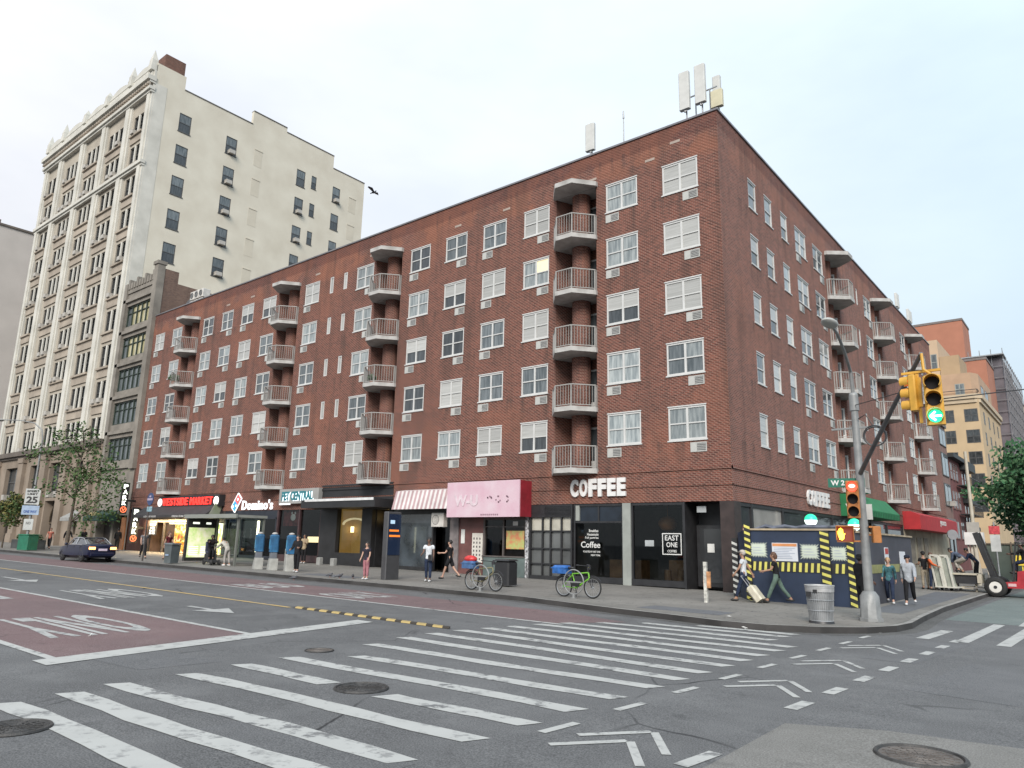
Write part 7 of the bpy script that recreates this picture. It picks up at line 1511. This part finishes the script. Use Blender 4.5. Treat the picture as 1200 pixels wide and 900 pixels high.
# ================================================================ people: one skinned body each, clothes as parts
_jobs = []
def skin_job(name, V, E, Rr, mat, parent, sub=1):
    me = bpy.data.meshes.new(name); me.from_pydata([tuple(v) for v in V], E, []); o = bpy.data.objects.new(name, me); COL.objects.link(o)
    md = o.modifiers.new('s', 'SKIN'); md.use_smooth_shade = True
    for i, r in enumerate(Rr): me.skin_vertices[0].data[i].radius = r if isinstance(r, tuple) else (r, r)
    me.skin_vertices[0].data[0].use_root = True
    sb = o.modifiers.new('u', 'SUBSURF'); sb.levels = sub; sb.render_levels = sub
    _jobs.append((o, name, mat, parent))
def person(label, x, y, face, h, skin, top, bottom, shoes, hair, pose=None, sleeve='short', legs='long', z=None, hairlen=0, hat=None, group=None, coat=False, extras=None):
    p = dict(lean=0, hl=3, kl=3, hr=-3, kr=3, al=5, el=12, ar=5, er=12, abl=8, abr=8, head=0, twist=0); p.update(pose or {})
    s = h/1.74; t = thing('person', label, 'person', (x, y, zs(x) if z is None else z), R(face)+math.pi/2, group)
    V, E, Q = [], [], []; idx = {}
    def rx(v, a):       # rotate about x: positive leans forward (-y)
        c, n = math.cos(R(a)), math.sin(R(a)); return Vector((v.x, v.y*c-v.z*n, v.y*n+v.z*c))
    pel = Vector((0, 0, .93)); U = lambda v: pel+rx(Vector(v)-pel, p['lean'])
    J = {'pel': pel, 'wst': U((0, 0, 1.08)), 'chs': U((0, 0, 1.28)), 'nkb': U((0, .005, 1.43)), 'nk': U((0, -.005, 1.50))}
    nk = J['nk']; hd_ = lambda v: nk+rx(Vector(v), p['lean']*.6+p['head'])
    J['jaw'] = hd_((0, -.035, .055)); J['fac'] = hd_((0, -.02, .12)); J['crn'] = hd_((0, .0, .19)); J['nos'] = hd_((0, -.115, .105))
    for sd_, sg in (('l', 1), ('r', -1)):
        hp = Vector((sg*.09, 0, .88)); J['hip'+sd_] = hp; a = R(p['h'+sd_]); kn = hp+Vector((sg*.01, -math.sin(a), -math.cos(a)))*.42; J['kn'+sd_] = kn
        a2 = R(p['h'+sd_]-p['k'+sd_]); an = kn+Vector((0, -math.sin(a2), -math.cos(a2)))*.40; J['an'+sd_] = an
        ft = R((p['h'+sd_]-p['k'+sd_])*.5); J['toe'+sd_] = an+Vector((sg*.02, -.15*math.cos(ft), -.045+.15*math.sin(ft)*-.3))
        J['hel'+sd_] = an+Vector((0, .035, -.045))
        sh = U((sg*.175, 0, 1.41)); J['sh'+sd_] = sh; aa = p['a'+sd_]+p['lean']; ab = R(p['ab'+sd_]); a3 = R(aa)
        d = Vector((sg*math.sin(ab), -math.sin(a3)*math.cos(ab), -math.cos(a3)*math.cos(ab))); el = sh+d*.28; J['el'+sd_] = el
        a4 = R(aa+p['e'+sd_]); d2 = Vector((sg*math.sin(ab)*.3, -math.sin(a4), -math.cos(a4))).normalized(); wr = el+d2*.24; J['wr'+sd_] = wr; J['hn'+sd_] = wr+d2*.07
        sx = d2.cross(Vector((1, 0, 0))); sx = sx.normalized() if sx.length > .1 else Vector((0, 1, 0))
        for k, (o_, L) in enumerate(((-.028, .07), (-.009, .082), (.010, .078), (.028, .062))):
            q = wr+d2*.09+sx*o_; J['f%d%s' % (k, sd_)] = q; J['g%d%s' % (k, sd_)] = q+d2*L*.6+Vector((-sg*.015, 0, 0)); J['t%d%s' % (k, sd_)] = q+d2*L*.85+Vector((-sg*.035, 0, 0))
        J['th'+sd_] = wr+d2*.03-sx*.035; J['tt'+sd_] = wr+d2*.075-sx*.06+Vector((-sg*.01, 0, 0))
    low = min(min(J['toe'+k].z, J['hel'+k].z) for k in 'lr')-.035
    if p.get('sit'): low = J['toel'].z-.035 if p['sit'] is True else p['sit']
    for k in J: J[k] = (J[k]-Vector((0, 0, low)))*s
    def chain(keys, rad, V, E, Q, idx):
        for a, b_ in zip(keys, keys[1:]):
            for q in (a, b_):
                if q not in idx: idx[q] = len(V); V.append(J[q]); Q.append(tuple(c*s for c in rad[q]) if isinstance(rad[q], tuple) else (rad[q]*s, rad[q]*s))
            E.append((idx[a], idx[b_]))
    rad = dict(pel=(.135, .095), wst=(.12, .085), chs=(.145, .10), nkb=(.085, .06), nk=.05, jaw=.058, fac=(.078, .088), crn=(.066, .07), nos=.014)
    for k in 'lr':
        rad.update({'hip'+k: .085, 'kn'+k: .055, 'an'+k: .036, 'toe'+k: .034, 'hel'+k: .032, 'sh'+k: .055, 'el'+k: .040, 'wr'+k: .026, 'hn'+k: (.036, .02), 'th'+k: .012, 'tt'+k: .009})
        for q in range(4): rad.update({'f%d%s' % (q, k): .010, 'g%d%s' % (q, k): .009, 't%d%s' % (q, k): .008})
    ch = lambda keys: chain(keys, rad, V, E, Q, idx)
    ch(['pel', 'wst', 'chs', 'nkb', 'nk', 'jaw', 'fac', 'crn']); ch(['fac', 'nos'])
    for k in 'lr':
        ch(['pel', 'hip'+k, 'kn'+k, 'an'+k, 'toe'+k]); ch(['an'+k, 'hel'+k]); ch(['chs', 'sh'+k, 'el'+k, 'wr'+k, 'hn'+k]); ch(['wr'+k, 'th'+k, 'tt'+k])
        for q in range(4): ch(['hn'+k, 'f%d%s' % (q, k), 'g%d%s' % (q, k), 't%d%s' % (q, k)])
    skin_job('body', V, E, Q, skin, t)
    # top
    r2 = dict(rad); gr = .028 if coat else .014
    for k in ('pel', 'wst', 'chs', 'nkb'): r2[k] = tuple(c+gr for c in rad[k])
    for k in 'lr':
        r2['sh'+k] = .055+gr+.008; r2['el'+k] = .042+gr; r2['wr'+k] = .032+gr
        J['ml'+k] = J['sh'+k]*.42+J['el'+k]*.58; r2['ml'+k] = .052+gr; J['nb2'] = J['nkb']
    J['hem'] = J['pel']+Vector((0, 0, (-.16 if coat else -.09)*s)); r2['hem'] = (.152+gr, .118+gr); V, E, Q, idx = [], [], [], {}
    ch2 = lambda keys: chain(keys, r2, V, E, Q, idx)
    r2['pel'] = (.150+gr, .112+gr); ch2(['hem', 'pel', 'wst', 'chs', 'nkb'])
    for k in 'lr': ch2(['chs', 'sh'+k, 'ml'+k] if sleeve == 'short' else ['chs', 'sh'+k, 'el'+k, 'wr'+k])
    if sleeve == 'none': pass
    skin_job('jacket' if coat else 'shirt', V, E, Q, top, t)
    r3 = dict(rad); V, E, Q, idx = [], [], [], {}
    r3['pel'] = (.148, .110); r3['wst'] = (.126, .092)
    for k in 'lr':
        r3['hip'+k] = .104; r3['kn'+k] = .074; J['cuff'+k] = J['an'+k]*.88+J['kn'+k]*.12; r3['cuff'+k] = .062; J['sc'+k] = J['kn'+k]*.85+J['hip'+k]*.15; r3['sc'+k] = .092
    ch3 = lambda keys: chain(keys, r3, V, E, Q, idx)
    ch3(['pel', 'wst'])
    for k in 'lr': ch3(['pel', 'hip'+k, 'kn'+k, 'cuff'+k] if legs == 'long' else ['pel', 'hip'+k, 'sc'+k])
    skin_job('trousers' if legs == 'long' else 'shorts', V, E, Q, bottom, t)
    for k in 'lr':
        b = MB(); c = (J['toe'+k]+J['hel'+k])/2+Vector((0, 0, .008*s)); d = (J['toe'+k]-J['hel'+k]); a = math.atan2(d.z, -d.y)
        b.ball((0, 0, 0), (.048*s, .145*s, .045*s), 12, 8); M_ = Matrix.Translation(c) @ Matrix.Rotation(-a, 4, 'X'); b.v = [M_ @ v for v in b.v]; b.build('shoe', shoes, t, w=False)
    b = MB(); cr = J['crn']; fc = J['fac']; upv = (cr-fc).normalized(); bk = Vector((0, 1, 0)); b.ball(fc+(cr-fc)*.55+bk*.022*s, (.088*s, .096*s, .098*s), 14, 10)
    b.f = [f for f in b.f if not all((b.v[i]-fc).y < -.035*s and (b.v[i]-fc).z < .055*s for i in f)]; n_ = len(b.f); b.m = b.m[:n_]; b.sm = b.sm[:n_]; uvn = sum(len(f) for f in b.f); b.uv = b.uv[:uvn]
    if hairlen: b.smooth = True; b.tube([cr+bk*.03*s, fc+bk*.075*s+Vector((0, 0, -.02*s)), fc+bk*.085*s-Vector((0, 0, hairlen*s))], [.07*s, .085*s, .05*s], 10)
    b.build('hair', hair, t, w=False)
    if hat: b = MB(); b.ball(cr+Vector((0, 0, .0)), (.098*s, .105*s, .075*s), 14, 8); b.extr([cr+Vector((-.07*s, -.08*s, -.01*s)), cr+Vector((.07*s, -.08*s, -.01*s)), cr+Vector((.045*s, -.17*s, -.02*s)), cr+Vector((-.045*s, -.17*s, -.02*s))], (0, 0, .012)); b.build('cap', hat, t, w=False)
    b = MB(); hf = J['fac']; fwd = (J['nos']-hf).normalized()
    for sg in (-1, 1): b.ball(hf+fwd*.078*s+Vector((sg*.03*s, 0, .022*s)), .011*s, 8, 6)
    b.build('eyes', M('eye_dark', (.03, .02, .02), .3), t, w=False)
    b = MB()
    for sg in (-1, 1): b.ball(hf+Vector((sg*.083*s, .01*s, .0)), (.012*s, .02*s, .03*s), 8, 6)
    b.build('ears', skin, t, w=False)
    t['_'] = 0; del t['_']
    return t, J, s
def cl(name, c, v=.2): return M('cloth_'+name, c, .9, max(v, .25), 7, bump=.8, bscale=14, spec=.15)
sk1, sk2, sk3 = M('skin_light', (.45, .27, .20), .6, .08, 5), M('skin_tan', (.32, .18, .12), .6, .08, 5), M('skin_dark', (.13, .07, .05), .6, .08, 5)
h_bk, h_br, h_bl, h_gr = M('hair_black', (.015, .013, .012), .6), M('hair_brown', (.09, .045, .028), .6), M('hair_blond', (.38, .25, .13), .6), M('hair_grey', (.42, .40, .38), .6)
blk_, navy, wht_, grey_ = cl('black', (.018, .018, .02)), cl('navy', (.025, .035, .065)), cl('white', (.58, .60, .63), .08), cl('grey', (.20, .21, .23))
s_bk, s_wh = M('shoe_black', (.02, .02, .02), .6), M('shoe_white', (.62, .62, .62), .6)
walk = dict(hl=26, kl=10, hr=-18, kr=22, al=-18, el=12, ar=22, er=22)
walk2 = dict(hl=-20, kl=20, hr=26, kr=8, al=22, el=20, ar=-18, er=14)
person('person in white T-shirt, pale cap and dark jeans pulling a cream suitcase past the hoarding', -9.75, 24.3, 192, 1.66, sk2, wht_, navy, s_bk, h_gr, dict(hl=22, kl=6, hr=-16, kr=16, al=20, el=20, ar=-28, er=2, abr=12), hat=cl('stone', (.42, .38, .33)))
person('person in black T-shirt and loose green trousers with brown hair striding past the white poster', -8.75, 24.55, 195, 1.66, sk2, blk_, cl('sage', (.10, .145, .12)), s_bk, h_br, dict(hl=26, kl=4, hr=-26, kr=14, al=14, el=60, ar=-8, er=12, lean=6), hairlen=.12)
person('person all in black standing half behind the grey corner pole', -5.62, 22.3, 60, 1.62, sk3, blk_, blk_, s_bk, h_bk, dict(hl=6, kl=4, hr=-8, kr=6, al=18, el=50, ar=10, er=40), 'long', coat=True, hat=blk_)
person('person in teal and red top with navy leggings walking away, left of the couple', -6.25, 28.4, -80, 1.56, sk1, cl('teal', (.05, .13, .15), .6), navy, s_wh, h_bl, walk, 'long', hairlen=.1)
person('person in pale grey hoodie and black leggings, right of the couple by the hoarding', -5.62, 28.3, -85, 1.66, sk1, cl('pale_grey', (.33, .35, .38)), blk_, s_wh, h_br, walk2, 'long', coat=True, hat=cl('cap_navy', (.02, .025, .04)))
person('person in black T-shirt and khaki trousers standing under the red awning', -7.35, 40.6, 120, 1.74, sk2, blk_, cl('khaki', (.30, .26, .20)), s_bk, h_bk, dict(al=10, el=80, ar=5, er=15), hat=blk_)
person('worker in orange shirt and navy trousers steadying a glass trolley', -6.98, 40.3, -20, 1.70, sk2, cl('orange', (.50, .11, .04)), navy, s_bk, h_br, dict(al=50, el=30, ar=40, er=30, hl=8, kl=10), 'long')
person('crouching worker in navy and grey shirt bent over the black platform', -5.75, 41.3, 170, 1.72, sk2, cl('steel_blue', (.06, .075, .11), .5), cl('dust', (.30, .28, .25)), s_bk, h_bk, dict(lean=62, hl=70, kl=95, hr=55, kr=90, al=-55, el=20, ar=-50, er=25), 'long', z=1.02)
person('worker in dark top bending beside the crouching worker on the platform', -5.35, 42.1, 185, 1.70, sk2, navy, blk_, s_wh, h_bk, dict(lean=38, hl=15, kl=20, hr=5, kr=10, al=-15, el=30, ar=-10, er=30), 'long', z=.6)
person('driver in dark clothes seated on the red forklift', -3.35, 41.0, 180, 1.70, sk3, blk_, navy, s_bk, h_bk, dict(hl=78, kl=75, hr=75, kr=75, al=45, el=35, ar=45, er=35, lean=6), 'long', z=1.05, hat=cl('hardhat', (.5, .48, .45)))
person('person in white T-shirt and dark jeans with a shoulder bag strolling past the dark shop', -21.95, 21.75, -60, 1.74, sk3, wht_, navy, s_wh, h_bk, dict(al=8, el=10, ar=12, er=60, hl=5, kl=4, hr=-6, kr=5))
person('person in black shorts and top stepping behind the one in the white T-shirt', -22.9, 24.0, 200, 1.70, sk1, blk_, blk_, s_bk, h_bk, dict(hl=24, kl=6, hr=-24, kr=20, al=30, el=60, ar=-10, er=20), 'short', 'short')
person('person in black vest and pink trousers standing right of the pigeons', -24.15, 20.35, -75, 1.50, sk1, cl('black_vest', (.03, .028, .04), .4), cl('pink', (.34, .15, .17)), s_wh, h_bk, dict(al=10, el=20, ar=10, er=20, hl=2, kl=2, hr=-2, kr=2))
person('person in tan jacket and black trousers leaning at the pet shop front', -38.2, 27.3, -60, 1.72, sk2, cl('tan', (.33, .26, .17)), blk_, s_wh, h_bk, dict(al=20, el=80, ar=20, er=80), 'long', coat=True)
person('person in black with a white striped jacket walking past the blue cabinets', -29.75, 20.9, -60, 1.68, sk1, cl('black_stripe', (.02, .02, .022), .3), blk_, s_wh, h_bk, dict(hl=6, kl=4, hr=-6, kr=6, al=20, el=70, ar=12, er=60), 'long', coat=True)
person('person in dark clothes seated hunched on a mobility scooter at the bus shelter', -37.75, 21.05, -20, 1.70, sk3, blk_, blk_, s_bk, h_bk, dict(hl=80, kl=80, hr=78, kr=80, lean=28, al=40, el=30, ar=40, er=30), 'long', z=zs(-37.7)+.25, coat=True)
person('person in pale grey top bending towards the mobility scooter at the bus shelter', -36.45, 21.3, 190, 1.62, sk1, cl('pale_stone', (.42, .40, .36)), cl('stone_trousers', (.33, .31, .29)), s_wh, h_bk, dict(lean=42, hl=12, kl=14, hr=-4, kr=8, al=0, el=20, ar=5, er=20), 'long', coat=True)
person('person with black bag striding in front of the parking rate board', -46.6, 21.6, -15, 1.72, sk1, cl('mono', (.16, .16, .17), .9), blk_, s_bk, h_br, walk)
person('person in maroon top with bare legs outside the lit market window', -43.1, 21.4, 20, 1.70, sk1, cl('maroon', (.10, .02, .025)), cl('denim_short', (.12, .06, .05)), s_bk, h_br, walk2, 'short', 'short', hairlen=.1)
person('person in red top and black trousers walking beside the green bin', -66.2, 23.2, -30, 1.66, sk1, cl('dusty_red', (.34, .12, .09)), blk_, s_bk, h_br, walk)
person('person in black suit left of two walking before the stone tower base', -63.0, 23.3, 0, 1.74, sk2, blk_, blk_, s_bk, h_bk, walk2, 'long', coat=True)
person('person in dark coat right of two walking before the stone tower base', -62.6, 24.3, 0, 1.68, sk2, blk_, cl('charcoal', (.04, .04, .045)), s_bk, h_bk, walk, 'long', coat=True)
person('person in black seen over the roof of the navy car', -62.0, 26.6, 150, 1.72, sk2, blk_, blk_, s_bk, h_bk, {}, 'long', coat=True)
# carried and ridden things
t = thing('suitcase', 'cream wheeled suitcase trailing behind the person in the pale cap', 'suitcase', (-9.12, 24.15, zs(-9.1)+.03)); b = MB(); b.bbox(-.13, .13, -.2, .2, .05, .60, .05)
M_ = Matrix.Rotation(R(-38), 4, 'Y'); b.v = [M_ @ v for v in b.v]; b.build('shell', M('cream_shell', (.52, .48, .38), .5, .15, 5), t, w=False)
b = MB(); b.beam((0, -.12, .6), (0, -.12, 1.0), .02); b.beam((0, .12, .6), (0, .12, 1.0), .02); b.beam((0, -.12, 1.0), (0, .12, 1.0), .03); b.v = [M_ @ v for v in b.v]; b.build('handle', M('handle_grey', (.4, .4, .42), .4, .1, 4, metal=.5), t, w=False)
for y_ in (-.15, .15): b = MB(); b.cyl((.06, y_-.015, .03), (.06, y_+.015, .03), .035, None, 12); b.build('wheel', m_tyre, t, w=False)
t = thing('mobility_scooter', 'black mobility scooter at the bus shelter under the hunched rider', 'scooter', (-37.5, 21.05, zs(-37.5)), R(-10)); b = MB(); b.bbox(-.5, .55, -.27, .27, .14, .26, .04); b.bbox(-.55, .0, -.25, .25, .26, .62, .06); b.build('body', m_blk, t, w=False)
b = MB(); b.bbox(-.5, -.02, -.24, .24, .62, .72, .04); b.bbox(-.56, -.46, -.23, .23, .7, 1.2, .03); b.build('seat', M('seat_navy', (.03, .035, .06), .7), t, w=False); b = MB(); b.beam((.5, 0, .2), (.38, 0, 1.0), .06); b.beam((.38, -.26, 1.0), (.38, .26, 1.0), .04); b.build('tiller', m_blk, t, w=False)
for x_, y_ in ((-.4, -.27), (-.4, .27), (.5, -.2), (.5, .2)): b = MB(); b.torus((x_, y_, .15), (0, 1, 0), .10, .05, 20, 6); b.build('wheel', m_tyre, t, w=False)
t = thing('shoulder_bag', 'small black bag hanging at the hip of the person in white T-shirt', 'bag', (-21.7, 21.6, zs(-21.7)+.85)); b = MB(); b.bbox(-.13, .13, -.05, .05, 0, .24, .04); b.build('pouch', m_blk, t, w=False)
# bake every skinned figure in one pass
bpy.context.view_layer.update(); dg = bpy.context.evaluated_depsgraph_get(); baked = []
for o, name, mat, par in _jobs: baked.append(bpy.data.meshes.new_from_object(o.evaluated_get(dg)))
for (o, name, mat, par), me in zip(_jobs, baked):
    bpy.data.objects.remove(o); me.name = name; me.materials.clear(); me.materials.append(mat); me.polygons.foreach_set('material_index', [0]*len(me.polygons)); me.polygons.foreach_set('use_smooth', [True]*len(me.polygons))
    n = bpy.data.objects.new(name, me); COL.objects.link(n); n.parent = par
